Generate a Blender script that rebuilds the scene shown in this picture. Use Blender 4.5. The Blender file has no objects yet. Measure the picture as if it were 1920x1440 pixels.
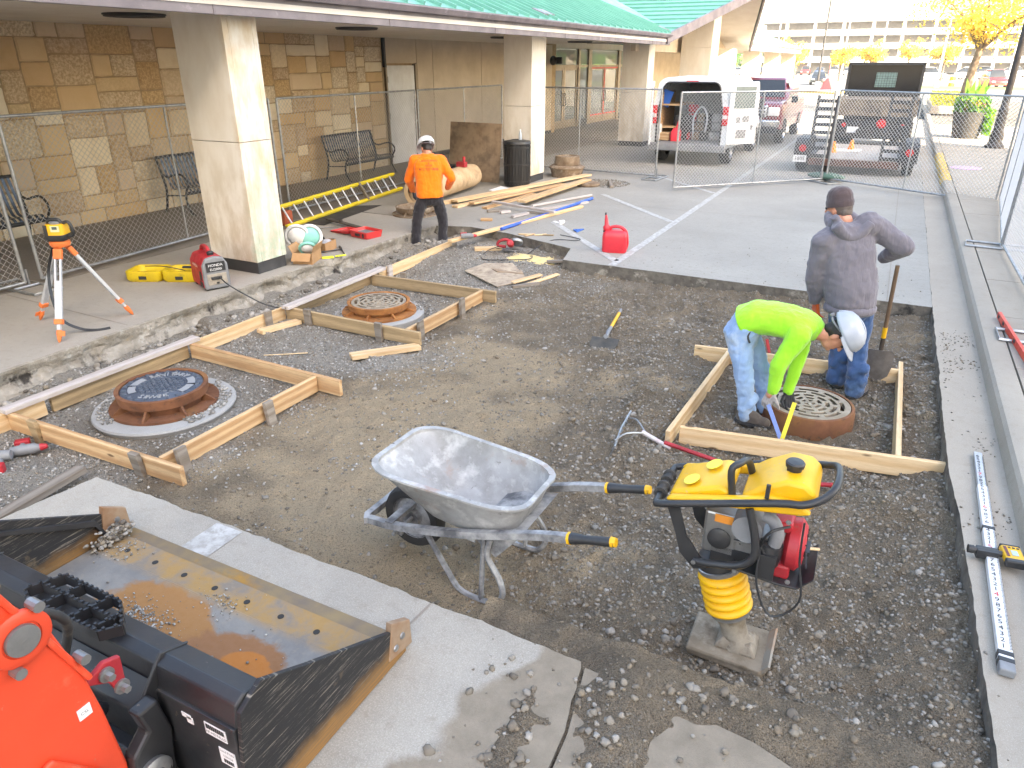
import bpy, bmesh, math, random
import numpy as np
from math import pi, sin, cos, radians as R
from mathutils import Vector, Matrix, Euler, noise as mnoise
random.seed(7); RNG = np.random.default_rng(11)
S = bpy.context.scene
COL = S.collection
# ---------------------------------------------------------------- camera
cam = bpy.data.cameras.new('camera'); cam.lens = 24.956; cam.sensor_width = 36; cam.clip_start = .05; cam.clip_end = 900
camo = bpy.data.objects.new('camera', cam); COL.objects.link(camo)
camo.location = (0, 0, 2.45); camo.rotation_euler = (R(90 - 24.4), 0, R(27.2)); S.camera = camo
# ---------------------------------------------------------------- sky and sun
SUN_AZ, SUN_EL = 120, 28          # clockwise from +Y, degrees
W = bpy.data.worlds.new('World'); S.world = W; W.use_nodes = True
wt = W.node_tree; bgn = wt.nodes['Background']
sky = wt.nodes.new('ShaderNodeTexSky'); sky.sky_type = 'NISHITA'; sky.sun_disc = False
sky.sun_elevation = R(SUN_EL); sky.sun_rotation = R(SUN_AZ); sky.air_density = 1.0; sky.dust_density = 3.0; sky.ozone_density = .6
wt.links.new(sky.outputs[0], bgn.inputs[0]); bgn.inputs[1].default_value = .15
sun = bpy.data.lights.new('sun', 'SUN'); sun.energy = 4.0; sun.angle = R(.53); sun.color = (1, .93, .82)
suno = bpy.data.objects.new('sun', sun); COL.objects.link(suno); suno.location = (30, 10, 40)
sd = Vector((sin(R(SUN_AZ)) * cos(R(SUN_EL)), cos(R(SUN_AZ)) * cos(R(SUN_EL)), sin(R(SUN_EL))))
suno.rotation_euler = sd.to_track_quat('Z', 'Y').to_euler()
vs = S.view_settings; vs.view_transform = 'Standard'; vs.look = 'None'; vs.gamma = 1; vs.exposure = 2.88; vs.use_curve_mapping = False
vs.use_white_balance = True; vs.white_balance_temperature = 7400; vs.white_balance_tint = 10
S.cycles.max_bounces = 7; S.cycles.diffuse_bounces = 4; S.cycles.glossy_bounces = 3; S.cycles.transmission_bounces = 6; S.cycles.transparent_max_bounces = 8
S.cycles.caustics_reflective = False; S.cycles.caustics_refractive = False

# ---------------------------------------------------------------- mesh helpers
I4 = Matrix.Identity(4)
def T(x, y, z): return Matrix.Translation((x, y, z))
def RX(a): return Matrix.Rotation(a, 4, 'X')
def RY(a): return Matrix.Rotation(a, 4, 'Y')
def RZ(a): return Matrix.Rotation(a, 4, 'Z')
def frame(p0, p1, up=(0, 0, 1)):
    """matrix whose X axis runs p0->p1, origin p0"""
    p0, p1 = Vector(p0), Vector(p1); x = (p1 - p0).normalized(); u = Vector(up)
    if abs(x.dot(u)) > .98: u = Vector((0, 1, 0))
    y = u.cross(x).normalized(); z = x.cross(y)
    m = Matrix((x, y, z)).transposed().to_4x4(); m.translation = p0
    return m
class MB:
    def __init__(s): s.v = []; s.f = []; s.m = []; s.cur = 0
    def add(s, vs, fs, M=None):
        o = len(s.v)
        if M is not None: vs = [M @ Vector(v) for v in vs]
        s.v.extend([tuple(v) for v in vs]); s.f.extend([tuple(i + o for i in f) for f in fs]); s.m.extend([s.cur] * len(fs)); return s
    def mat(s, i): s.cur = i; return s
    def box(s, c, d, M=None, taper=1.0):
        x, y, z = d[0] / 2, d[1] / 2, d[2] / 2; t = taper
        vs = [(-x, -y, -z), (x, -y, -z), (x, y, -z), (-x, y, -z), (-x * t, -y * t, z), (x * t, -y * t, z), (x * t, y * t, z), (-x * t, y * t, z)]
        vs = [(a + c[0], b + c[1], e + c[2]) for a, b, e in vs]
        return s.add(vs, [(0, 3, 2, 1), (4, 5, 6, 7), (0, 1, 5, 4), (1, 2, 6, 5), (2, 3, 7, 6), (3, 0, 4, 7)], M)
    def beam(s, p0, p1, w, h, up=(0, 0, 1)):
        L = (Vector(p1) - Vector(p0)).length
        return s.box((L / 2, 0, 0), (L, w, h), frame(p0, p1, up))
    def tube(s, pts, r, n=8, closed=False, cap=True, M=None, flat=1.0):
        pts = [Vector(p) for p in pts]; k = len(pts); rs = r if isinstance(r, (list, tuple)) else [r] * k
        if M is not None: pts = [M @ p for p in pts]
        tang = []
        for i in range(k):
            a = pts[(i - 1) % k] if (closed or i > 0) else pts[i]; b = pts[(i + 1) % k] if (closed or i < k - 1) else pts[i]
            d = b - a; tang.append(d.normalized() if d.length > 1e-9 else Vector((0, 0, 1)))
        t0 = tang[0]; u = Vector((0, 0, 1)) if abs(t0.z) < .9 else Vector((1, 0, 0))
        u = (u - t0 * u.dot(t0)).normalized(); vs = []
        for i in range(k):
            t = tang[i]; u = u - t * u.dot(t)
            u = u.normalized() if u.length > 1e-6 else t.orthogonal().normalized()
            w = t.cross(u)
            for j in range(n):
                a = 2 * pi * j / n + pi / n
                vs.append(pts[i] + (u * cos(a) * flat + w * sin(a)) * rs[i])
        fs = []
        for i in range(k if closed else k - 1):
            for j in range(n):
                a = i * n + j; b = i * n + (j + 1) % n; c = ((i + 1) % k) * n
                fs.append((a, b, c + (j + 1) % n, c + j))
        if cap and not closed: fs += [tuple(range(n - 1, -1, -1)), tuple((k - 1) * n + j for j in range(n))]
        return s.add(vs, fs)
    def lathe(s, prof, n=24, M=None, a0=0, a1=2 * pi, cap=False):
        full = abs(a1 - a0 - 2 * pi) < 1e-6; m = n if full else n + 1; k = len(prof); vs = []
        for (r, z) in prof:
            for j in range(m):
                a = a0 + (a1 - a0) * j / n; vs.append((r * cos(a), r * sin(a), z))
        fs = []
        for i in range(k - 1):
            for j in range(n):
                j2 = (j + 1) % m; fs.append((i * m + j, i * m + j2, (i + 1) * m + j2, (i + 1) * m + j))
        if cap: fs += [tuple(range(m - 1, -1, -1)), tuple((k - 1) * m + j for j in range(m))]
        return s.add(vs, fs, M)
    def prism(s, poly, z0, z1, M=None):
        n = len(poly); vs = [(p[0], p[1], z0) for p in poly] + [(p[0], p[1], z1) for p in poly]
        fs = [tuple(range(n - 1, -1, -1)), tuple(range(n, 2 * n))] + [(i, (i + 1) % n, n + (i + 1) % n, n + i) for i in range(n)]
        return s.add(vs, fs, M)
    def loft(s, rings, cap=True, M=None, closed=True):
        n = len(rings[0]); vs = [v for r in rings for v in r]; fs = []
        for i in range(len(rings) - 1):
            for j in range(n if closed else n - 1):
                j2 = (j + 1) % n; fs.append((i * n + j, i * n + j2, (i + 1) * n + j2, (i + 1) * n + j))
        if cap: fs += [tuple(range(n - 1, -1, -1)), tuple((len(rings) - 1) * n + j for j in range(n))]
        return s.add(vs, fs, M)
    def ball(s, c, r, n=12, m=8, M=None):
        r = r if isinstance(r, (list, tuple)) else (r, r, r); rings = []
        for i in range(m + 1):
            a = -pi / 2 + pi * i / m; q = max(cos(a), 1e-3)
            rings.append([(c[0] + r[0] * q * cos(2 * pi * j / n), c[1] + r[1] * q * sin(2 * pi * j / n), c[2] + r[2] * sin(a)) for j in range(n)])
        return s.loft(rings, True, M)
    def quad(s, a, b, c, d): return s.add([a, b, c, d], [(0, 1, 2, 3)])
    def mesh(s, name, mats=(), smooth=None):
        me = bpy.data.meshes.new(name); me.from_pydata(s.v, [], s.f)
        for m in (mats if isinstance(mats, (list, tuple)) else [mats]): me.materials.append(m)
        if max(s.m, default=0) > 0: me.polygons.foreach_set('material_index', s.m)
        me.update()
        bm = bmesh.new(); bm.from_mesh(me); bmesh.ops.recalc_face_normals(bm, faces=bm.faces); bm.to_mesh(me); bm.free()
        if smooth is not None:
            me.polygons.foreach_set('use_smooth', [True] * len(me.polygons))
            if smooth < 179: me.set_sharp_from_angle(angle=R(smooth))
        return me
    def build(s, name, mats, parent=None, M=None, smooth=None, bevel=0, seg=2, **kw):
        o = bpy.data.objects.new(name, s.mesh(name, mats, smooth)); COL.objects.link(o)
        if parent is not None: o.parent = parent
        if M is not None: o.matrix_local = M
        if bevel:
            b = o.modifiers.new('bevel', 'BEVEL'); b.width = bevel; b.segments = seg; b.limit_method = 'ANGLE'; b.angle_limit = R(35); b.harden_normals = False
        tag(o, **kw); return o
def tag(o, label=None, cat=None, group=None, kind=None):
    if label: o['label'] = label
    if cat: o['category'] = cat
    if group: o['group'] = group
    if kind: o['kind'] = kind
    return o
def thing(name, label, cat, loc=(0, 0, 0), rz=0, group=None, M=None):
    o = bpy.data.objects.new(name, None); COL.objects.link(o); o.empty_display_size = .1
    if M is not None: o.matrix_world = M
    else: o.location = loc; o.rotation_euler = (0, 0, rz)
    return tag(o, label, cat, group)
def copy_tree(o, parent=None):
    c = o.copy(); COL.objects.link(c); c.parent = parent
    for ch in o.children: copy_tree(ch, c)
    return c
def text(name, s, size, mat, parent, M, wrap=None, extrude=0, align='CENTER', sx=1):
    cu = bpy.data.curves.new(name, 'FONT'); cu.body = s; cu.size = size; cu.align_x = align; cu.align_y = 'CENTER'; cu.extrude = extrude; cu.resolution_u = 2
    t = bpy.data.objects.new(name, cu); COL.objects.link(t); bpy.context.view_layer.update()
    me = bpy.data.meshes.new_from_object(t.evaluated_get(bpy.context.evaluated_depsgraph_get())); bpy.data.objects.remove(t); bpy.data.curves.remove(cu)
    me.materials.clear(); me.materials.append(mat)
    if sx != 1:
        for v in me.vertices: v.co.x *= sx
    o = bpy.data.objects.new(name, me); COL.objects.link(o); o.parent = parent; o.matrix_local = M
    return o
def curve_pts(P, n=6, closed=False):
    """Catmull-Rom through P"""
    P = [Vector(p) for p in P]; k = len(P); out = []
    for i in range(k if closed else k - 1):
        g = (lambda q: P[q % k]) if closed else (lambda q: P[min(max(q, 0), k - 1)])
        a, b, c, d = g(i - 1), g(i), g(i + 1), g(i + 2)
        for j in range(n):
            t = j / n; out.append(.5 * ((2 * b) + (c - a) * t + (2 * a - 5 * b + 4 * c - d) * t * t + (3 * b - a - 3 * c + d) * t ** 3))
    if not closed: out.append(P[-1])
    return out
def rrect(w, h, r, n=4):
    out = []
    for cx, cy, a in ((w / 2 - r, h / 2 - r, 0), (-w / 2 + r, h / 2 - r, pi / 2), (-w / 2 + r, -h / 2 + r, pi), (w / 2 - r, -h / 2 + r, 1.5 * pi)):
        for i in range(n + 1): out.append((cx + r * cos(a + pi / 2 * i / n), cy + r * sin(a + pi / 2 * i / n)))
    return out

# ---------------------------------------------------------------- material helpers
def srgb(h):
    h = h.lstrip('#'); c = [int(h[i:i + 2], 16) / 255 for i in (0, 2, 4)]
    return tuple(x / 12.92 if x < .04045 else ((x + .055) / 1.055) ** 2.4 for x in c)
def c4(c): return (*(srgb(c) if isinstance(c, str) else c), 1)
class NT:
    def __init__(s, name):
        s.m = bpy.data.materials.new(name); s.m.use_nodes = True; s.t = s.m.node_tree; s.b = s.t.nodes['Principled BSDF']
        s.co = s.t.nodes.new('ShaderNodeTexCoord'); s.oi = None
    def n(s, ty, **k):
        x = s.t.nodes.new(ty)
        for a, b in k.items(): setattr(x, a, b)
        return x
    def l(s, a, b): s.t.links.new(a, b)
    def vec(s, scale=(1, 1, 1), rnd=True, which='Object'):
        mp = s.n('ShaderNodeMapping'); mp.inputs['Scale'].default_value = scale; s.l(s.co.outputs[which], mp.inputs['Vector'])
        if rnd:
            if s.oi is None: s.oi = s.n('ShaderNodeObjectInfo')
            ml = s.n('ShaderNodeMath', operation='MULTIPLY'); ml.inputs[1].default_value = 37; s.l(s.oi.outputs['Random'], ml.inputs[0]); s.l(ml.outputs[0], mp.inputs['Location'])
        return mp.outputs[0]
    def noise(s, vec, scale, detail=5, rough=.6, dist=0):
        x = s.n('ShaderNodeTexNoise'); x.inputs['Scale'].default_value = scale; x.inputs['Detail'].default_value = detail; x.inputs['Roughness'].default_value = rough; x.inputs['Distortion'].default_value = dist
        s.l(vec, x.inputs['Vector']); return x.outputs['Fac']
    def ramp(s, f, lo, hi, a=0, b=1):
        x = s.n('ShaderNodeMapRange'); x.inputs['From Min'].default_value = lo; x.inputs['From Max'].default_value = hi; x.inputs['To Min'].default_value = a; x.inputs['To Max'].default_value = b
        s.l(f, x.inputs['Value']); return x.outputs[0]
    def mix(s, f, a, b, mode='MIX'):
        x = s.n('ShaderNodeMix', data_type='RGBA', blend_type=mode)
        if isinstance(f, (int, float)): x.inputs[0].default_value = f
        else: s.l(f, x.inputs[0])
        for v, i in ((a, 6), (b, 7)):
            if hasattr(v, 'type'): s.l(v, x.inputs[i])
            else: x.inputs[i].default_value = c4(v)
        return x.outputs[2]
    def math(s, op, a, b=0):
        x = s.n('ShaderNodeMath', operation=op)
        for v, i in ((a, 0), (b, 1)):
            if hasattr(v, 'type'): s.l(v, x.inputs[i])
            else: x.inputs[i].default_value = v
        return x.outputs[0]
    def bump(s, h, strength=.3, dist=.01, prev=None):
        x = s.n('ShaderNodeBump'); x.inputs['Strength'].default_value = strength; x.inputs['Distance'].default_value = dist; s.l(h, x.inputs['Height'])
        if prev: s.l(prev, x.inputs['Normal'])
        return x.outputs[0]
    def out(s, col, rough=.7, metal=0, normal=None, spec=None):
        for v, k in ((col, 'Base Color'), (rough, 'Roughness'), (metal, 'Metallic')):
            if hasattr(v, 'type'): s.l(v, s.b.inputs[k])
            else: s.b.inputs[k].default_value = c4(v) if k == 'Base Color' else v
        if normal: s.l(normal, s.b.inputs['Normal'])
        if spec is not None: s.b.inputs['Specular IOR Level'].default_value = spec
        return s.m
def mk(name, c1, c2=None, scale=6, rough=.7, metal=0, bump=0, bscale=60, layers=(), rnd=True, val=0, rvar=.12, spec=None, bdist=.004, stretch=(1, 1, 1)):
    """c1/c2 mottled base + (colour, scale, lo, hi) patches on top + fine bump; val = per-object brightness jitter"""
    t = NT(name); v = t.vec(stretch, rnd)
    n1 = t.noise(v, scale); col = t.mix(t.ramp(n1, .35, .65), c1, c2 if c2 else c1)
    for (c, sc, lo, hi) in layers: col = t.mix(t.ramp(t.noise(v, sc, 6, .65), lo, hi), col, c)
    if val:
        if t.oi is None: t.oi = t.n('ShaderNodeObjectInfo')
        h = t.n('ShaderNodeHueSaturation'); t.l(col, h.inputs['Color']); t.l(t.ramp(t.oi.outputs['Random'], 0, 1, 1 - val, 1 + val), h.inputs['Value']); col = h.outputs[0]
    nb = t.noise(v, bscale, 4)
    r = t.ramp(n1, .3, .7, max(rough - rvar, .03), min(rough + rvar, 1))
    return t.out(col, r, metal, t.bump(nb, bump, bdist) if bump else None, spec)
def wood(name, c1, c2, dark, val=.12, rough=.75):
    t = NT(name); v = t.vec((1.2, 11, 11)); d = t.noise(t.vec((.8, 3, 3)), 1.6, 3)
    w = t.n('ShaderNodeTexWave', wave_type='RINGS', rings_direction='X'); w.inputs['Scale'].default_value = .55; w.inputs['Distortion'].default_value = 7; w.inputs['Detail'].default_value = 3; w.inputs['Detail Scale'].default_value = 1.2
    t.l(t.vec((.5, 9, 9)), w.inputs['Vector'])
    n = t.noise(v, 6, 6, .7)
    col = t.mix(t.ramp(w.outputs['Fac'], .1, .9, 0, .8), c1, c2); col = t.mix(t.ramp(n, .45, .8, 0, .55), col, dark)
    col = t.mix(t.ramp(d, .58, .75, 0, .5), col, dark)
    k = t.n('ShaderNodeTexVoronoi'); k.inputs['Scale'].default_value = 1; t.l(t.vec((2.2, 7, 7)), k.inputs['Vector'])
    col = t.mix(t.ramp(k.outputs['Distance'], .05, .10, .8, 0), col, srgb('4a2f1c'))
    h = t.n('ShaderNodeHueSaturation'); t.l(col, h.inputs['Color']); t.l(t.ramp(t.oi.outputs['Random'], 0, 1, 1 - val, 1 + val), h.inputs['Value'])
    return t.out(h.outputs[0], rough, 0, t.bump(n, .25, .003))
def plain(name, c, rough=.5, metal=0, spec=None, coat=0):
    t = NT(name); m = t.out(c, rough, metal, None, spec)
    if coat: t.b.inputs['Coat Weight'].default_value = coat; t.b.inputs['Coat Roughness'].default_value = .08
    return m
def emit(name, c, e):
    t = NT(name); t.out(c, .4); t.b.inputs['Emission Color'].default_value = c4(c); t.b.inputs['Emission Strength'].default_value = e; return t.m
def glassm(name, tint=(.5, .55, .55), rough=.03, alpha=.45):
    t = NT(name); t.out(tint, rough, 0, None, .8); t.b.inputs['Transmission Weight'].default_value = alpha; t.b.inputs['IOR'].default_value = 1.25; return t.m

MT = {}
MT['galv'] = mk('galvanised_steel', (.42, .43, .44), (.30, .31, .32), 14, .42, .75, rvar=.1)
MT['wire'] = plain('chain_wire', (.52, .52, .51), .4, .5)
MT['black'] = mk('black_paint', (.018, .019, .021), (.03, .03, .032), 9, .45, bump=.05)
MT['rubber'] = mk('black_rubber', (.022, .022, .023), (.05, .047, .043), 7, .85, bump=.15, layers=[((.16, .14, .11), 6, .56, .75)])
MT['white'] = mk('white_paint', (.72, .73, .74), (.62, .62, .62), 4, .4)
MT['grey'] = mk('grey_plastic', (.22, .23, .24), (.17, .17, .18), 8, .55)
MT['pine'] = wood('fresh_pine', srgb('d8bd97'), srgb('c9a67a'), srgb('a1805a'))
MT['pine_b'] = wood('yellow_pine', srgb('c9a981'), srgb('ab8259'), srgb('745b43'))
MT['pine_w'] = wood('used_form_board', srgb('ab9370'), srgb('8c7759'), srgb('5e4f3d'))
MT['wgrey'] = wood('weathered_wood', srgb('8d857c'), srgb('75695c'), srgb('4c4238'))
MT['wpale'] = wood('pale_painted_wood', srgb('b9b2b0'), srgb('a39a94'), srgb('806d60'), .08)
MT['red'] = mk('red_plastic', srgb('c1202a'), srgb('a51b25'), 6, .45)
MT['ply'] = mk('plywood', srgb('a08a72'), srgb('86725e'), 5, .8, bump=.1, layers=[(srgb('6d5f52'), 2.5, .5, .75)])
MT['skin'] = mk('skin', srgb('c98f74'), srgb('b97c62'), 12, .55, bump=.05, bscale=90)
MT['text_k'] = plain('black_print', (.02, .02, .02), .6)
MT['text_w'] = plain('white_print', (.75, .75, .75), .6)
MT['paper'] = plain('white_label', (.75, .75, .76), .5)
MT['yel'] = mk('yellow_plastic', srgb('e3ae18'), srgb('d6a118'), 4, .5, layers=[(srgb('bf9a45'), 7, .55, .75), (srgb('a8977a'), 30, .64, .74)])
# ---------------------------------------------------------------- ground
TAB = RNG.random((257, 257)); TAB[256] = TAB[0]; TAB[:, 256] = TAB[:, 0]
def vno(x, y, s, o=0.):
    x = np.asarray(x) * s + o * 17.3 + 64; y = np.asarray(y) * s + o * 9.7 + 64
    ix = np.floor(x).astype(int); iy = np.floor(y).astype(int); fx = x - ix; fy = y - iy
    fx = fx * fx * (3 - 2 * fx); fy = fy * fy * (3 - 2 * fy); ix %= 256; iy %= 256
    return (TAB[ix, iy] * (1 - fx) + TAB[ix + 1, iy] * fx) * (1 - fy) + (TAB[ix, iy + 1] * (1 - fx) + TAB[ix + 1, iy + 1] * fx) * fy
def gauss(x, y, cx, cy, sx, sy, a=0):
    dx = x - cx; dy = y - cy; u = dx * cos(a) + dy * sin(a); v = -dx * sin(a) + dy * cos(a)
    return np.exp(-(u / sx) ** 2 - (v / sy) ** 2)
def sstep(x, a, b): t = np.clip((x - a) / (b - a), 0, 1); return t * t * (3 - 2 * t)
def dirt_h(x, y):
    h = -.205 + .045 * (vno(x, y, .8) - .5) + .035 * (vno(x, y, 2.1, 1) - .5) + .022 * (vno(x, y, 5, 2) - .5)
    lump = .45 + .55 * sstep(x + .35 * (y - 4.5), -3.2, -1.0)           # churned, coarse to the right
    h = h + lump * (.045 * (vno(x, y, 6, 3) - .5) + .036 * (vno(x, y, 14, 4) - .5) + .022 * (vno(x, y, 30, 5) - .5) + .03 * np.maximum(vno(x, y, 10, 31) - .62, 0) * 4 * (vno(x, y, 1.4, 32) > .45))
    h += .11 * gauss(x, y, -1.42, 5.3, .22, .9, .12) + .10 * gauss(x, y, -.75, 4.42, .75, .16, -.05) + .08 * gauss(x, y, .35, 4.55, .4, .2) + .05 * gauss(x, y, .62, 5.9, .13, .8)
    h += .05 * gauss(x, y, -2.1, 6.2, .5, .25, .3) + .05 * gauss(x, y, -1.6, 7.2, 1.4, .3) - .04 * gauss(x, y, -2.4, 3.0, .8, .25)
    h += .07 * sstep(y, 7.9, 8.9) + .09 * sstep(x, .3, .75) * (.6 + .5 * vno(x, y, 2, 24))
    h += .10 * gauss(x, y, .1, 2.45, .7, .3, .4) + .09 * gauss(x, y, .3, 2.1, .5, .4) + .03 * gauss(x, y, -.7, 2.5, .2, .15)
    h -= .07 * sstep(-x, 5.95, 6.35) * (1 - .8 * vno(x, y, 3, 6))
    h += .05 * sstep(-x, 6.35, 6.6) * (vno(x, y, 6, 7))
    for cx, cy in ((-5.05, 3.45), (-4.83, 6.1)): h = np.where((x - cx) ** 2 + (y - cy) ** 2 < .6 ** 2, h * .4 - .21 * .6, h)
    h = np.where((x + .23) ** 2 + (y - 5.7) ** 2 < .5 ** 2, np.minimum(h, -.19), h)
    # boot prints and wheel marks in the sandy part
    for cx, cy, a in ((-3.35, 3.15, .5), (-3.0, 2.95, .9), (-2.75, 4.1, .3), (-3.5, 3.6, 1.2), (-2.3, 5.2, .6), (-1.9, 3.6, 1.4), (-3.1, 4.9, .2), (-2.6, 2.62, .1)):
        h = h - .018 * gauss(x, y, cx, cy, .15, .055, a) + .008 * gauss(x, y, cx + .05, cy + .09, .13, .03, a)
    return h
def sand_m(x, y):
    s = gauss(x, y, -2.9, 4.2, 1.3, 1.7, .2) * 1.1 + .5 * gauss(x, y, -3.4, 6.6, .8, 1.1) + .6 * gauss(x, y, -1.9, 2.9, .9, .5)
    return np.clip(s * 1.1 + 1.0 * (vno(x, y, 1.3, 8) - .5) + .7 * (vno(x, y, 4, 9) - .5), 0, 1)
def grav_m(x, y):
    s = sstep(-x, 3.6, 4.6) * .8 + .6 * gauss(x, y, -4.2, 8.2, 1.2, .8) + .5 * gauss(x, y, -3.9, 5.3, .6, .7)
    return np.clip(s + .8 * (vno(x, y, 2, 10) - .5), 0, 1)
def grid_mesh(name, x0, x1, y0, y1, st, hf, mat):
    nx = int((x1 - x0) / st) + 1; ny = int((y1 - y0) / st) + 1
    X, Y = np.meshgrid(np.linspace(x0, x1, nx), np.linspace(y0, y1, ny)); Z = hf(X, Y)
    me = bpy.data.meshes.new(name); me.vertices.add(nx * ny); me.vertices.foreach_set('co', np.stack([X, Y, Z], -1).ravel())
    i = (np.arange(ny - 1)[:, None] * nx + np.arange(nx - 1)[None]).ravel(); q = np.stack([i, i + 1, i + nx + 1, i + nx], -1).ravel()
    n = len(i); me.loops.add(4 * n); me.polygons.add(n); me.loops.foreach_set('vertex_index', q); me.polygons.foreach_set('loop_start', np.arange(n) * 4); me.polygons.foreach_set('loop_total', np.full(n, 4))
    me.polygons.foreach_set('use_smooth', np.ones(n, bool)); me.materials.append(mat); me.update(calc_edges=True)
    for an, fn in (('sand', sand_m), ('grav', grav_m)):
        a = me.attributes.new(an, 'FLOAT', 'POINT'); a.data.foreach_set('value', fn(X, Y).ravel().astype(np.float32))
    o = bpy.data.objects.new(name, me); COL.objects.link(o); return o
def dirt_mat():
    t = NT('dirt'); v = t.vec((1, 1, 1), False)
    a = t.n('ShaderNodeAttribute', attribute_name='sand'); b = t.n('ShaderNodeAttribute', attribute_name='grav')
    n1 = t.noise(v, 3.5, 8, .7); n2 = t.noise(v, 45, 4, .7); n3 = t.noise(v, 150, 2, .6)
    base = t.mix(t.ramp(n1, .35, .7), (.155, .126, .093), (.255, .204, .145))
    base = t.mix(t.ramp(t.math('ADD', a.outputs['Fac'], t.ramp(n2, 0, 1, -.25, .25)), .3, .8), base, (.40, .315, .21))
    base = t.mix(t.ramp(t.math('ADD', b.outputs['Fac'], t.ramp(n2, 0, 1, -.35, .35)), .35, .8, 0, .8), base, (.33, .315, .285))
    base = t.mix(t.ramp(n3, .34, .5, .5, 0), base, (.07, .057, .043)); base = t.mix(t.ramp(n3, .58, .72, 0, .5), base, (.34, .30, .245))
    n4 = t.noise(v, 75, 3, .65); base = t.mix(t.ramp(n4, .36, .46, .4, 0), base, (.075, .06, .046)); base = t.mix(t.ramp(n4, .6, .7, 0, .3), base, (.27, .24, .195))  # n3 and n4 lows paint dark crevice shade into the dirt colour
    nb = t.bump(n2, .7, .025); nb = t.bump(n4, .8, .012, nb); nb = t.bump(n3, .8, .008, nb)
    return t.out(base, .95, 0, nb, .2)
MT['dirt'] = dirt_mat()
def rock_mat(name, cols, rough=.85):
    t = NT(name); g = t.n('ShaderNodeNewGeometry'); cr = t.n('ShaderNodeValToRGB'); e = cr.color_ramp; e.interpolation = 'CONSTANT'
    while len(e.elements) < len(cols): e.elements.new(.5)
    for i, c in enumerate(cols): e.elements[i].position = i / len(cols); e.elements[i].color = c4(c)
    t.l(g.outputs['Random Per Island'], cr.inputs[0]); n = t.noise(t.vec((1, 1, 1), False), 60, 3)
    col = t.mix(t.ramp(n, .3, .7, 0, .4), cr.outputs[0], (.13, .11, .086))
    return t.out(col, rough, 0, t.bump(n, .3, .004), .3)
MT['stone_mix'] = rock_mat('gravel', [(.13, .112, .092), (.18, .158, .13), (.22, .195, .16), (.25, .22, .18), (.19, .15, .108), (.28, .255, .22), (.155, .133, .108), (.24, .195, .14), (.22, .205, .18), (.17, .145, .115), (.27, .25, .22), (.21, .18, .14), (.34, .32, .29)])
MT['stone_lime'] = rock_mat('limestone_gravel', [(.26, .255, .24), (.34, .335, .315), (.18, .175, .16), (.40, .395, .375), (.29, .27, .24), (.48, .47, .45)])
MT['stone_rubble'] = rock_mat('broken_concrete', [(.33, .31, .28), (.24, .215, .18), (.40, .38, .35), (.12, .105, .09), (.3, .26, .2)])
def ico(sub=1):
    bm = bmesh.new(); bmesh.ops.create_icosphere(bm, subdivisions=sub, radius=1); bm.verts.ensure_lookup_table()
    v = np.array([x.co[:] for x in bm.verts]); f = np.array([[q.index for q in p.verts] for p in bm.faces]); bm.free(); return v, f
def scatter(name, pos, rad, mat, sub=1, flat=.7, jit=.28, parent=None, label=None, cat=None):
    v0, f0 = ico(sub); n = len(pos); nv = len(v0)
    vv = v0[None] * (1 + jit * (RNG.random((n, nv, 1)) * 2 - 1)) * (np.array([1, 1, flat])[None, None] * (.75 + .5 * RNG.random((n, 1, 3))))
    a = RNG.random(n) * 2 * pi; b = (RNG.random(n) - .5) * 1.4; ca, sa, cb, sb = np.cos(a), np.sin(a), np.cos(b), np.sin(b)
    x, y, z = vv[..., 0], vv[..., 1], vv[..., 2]
    y, z = y * cb[:, None] - z * sb[:, None], y * sb[:, None] + z * cb[:, None]
    x, y = x * ca[:, None] - y * sa[:, None], x * sa[:, None] + y * ca[:, None]
    V = np.stack([x, y, z], -1) * rad[:, None, None] + pos[:, None]
    F = (f0[None] + (np.arange(n) * nv)[:, None, None]).reshape(-1, 3); m = len(F)
    me = bpy.data.meshes.new(name); me.vertices.add(n * nv); me.vertices.foreach_set('co', V.ravel()); me.loops.add(3 * m); me.polygons.add(m)
    me.loops.foreach_set('vertex_index', F.ravel()); me.polygons.foreach_set('loop_start', np.arange(m) * 3); me.polygons.foreach_set('loop_total', np.full(m, 3)); me.materials.append(mat); me.update(calc_edges=True)
    o = bpy.data.objects.new(name, me); COL.objects.link(o); o.parent = parent; tag(o, label, cat, None, 'stuff'); return o
exc = grid_mesh('excavated_ground', -6.75, .86, .2, 10.15, .02, dirt_h, MT['dirt']); tag(exc, 'excavated bed of brown dirt and gravel between the pavement slabs', 'ground', None, 'structure')
def cand(n, x0, x1, y0, y1): return x0 + (x1 - x0) * RNG.random(n), y0 + (y1 - y0) * RNG.random(n)
def keep(x, y, p): k = RNG.random(len(x)) < p; return x[k], y[k]
def off_rings(x, y):
    k = np.ones(len(x), bool)
    for cx, cy, r in ((-5.05, 3.45, .57), (-4.83, 6.1, .52), (-.23, 5.7, .4)): k &= (x - cx) ** 2 + (y - cy) ** 2 > r * r
    return x[k], y[k]
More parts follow.
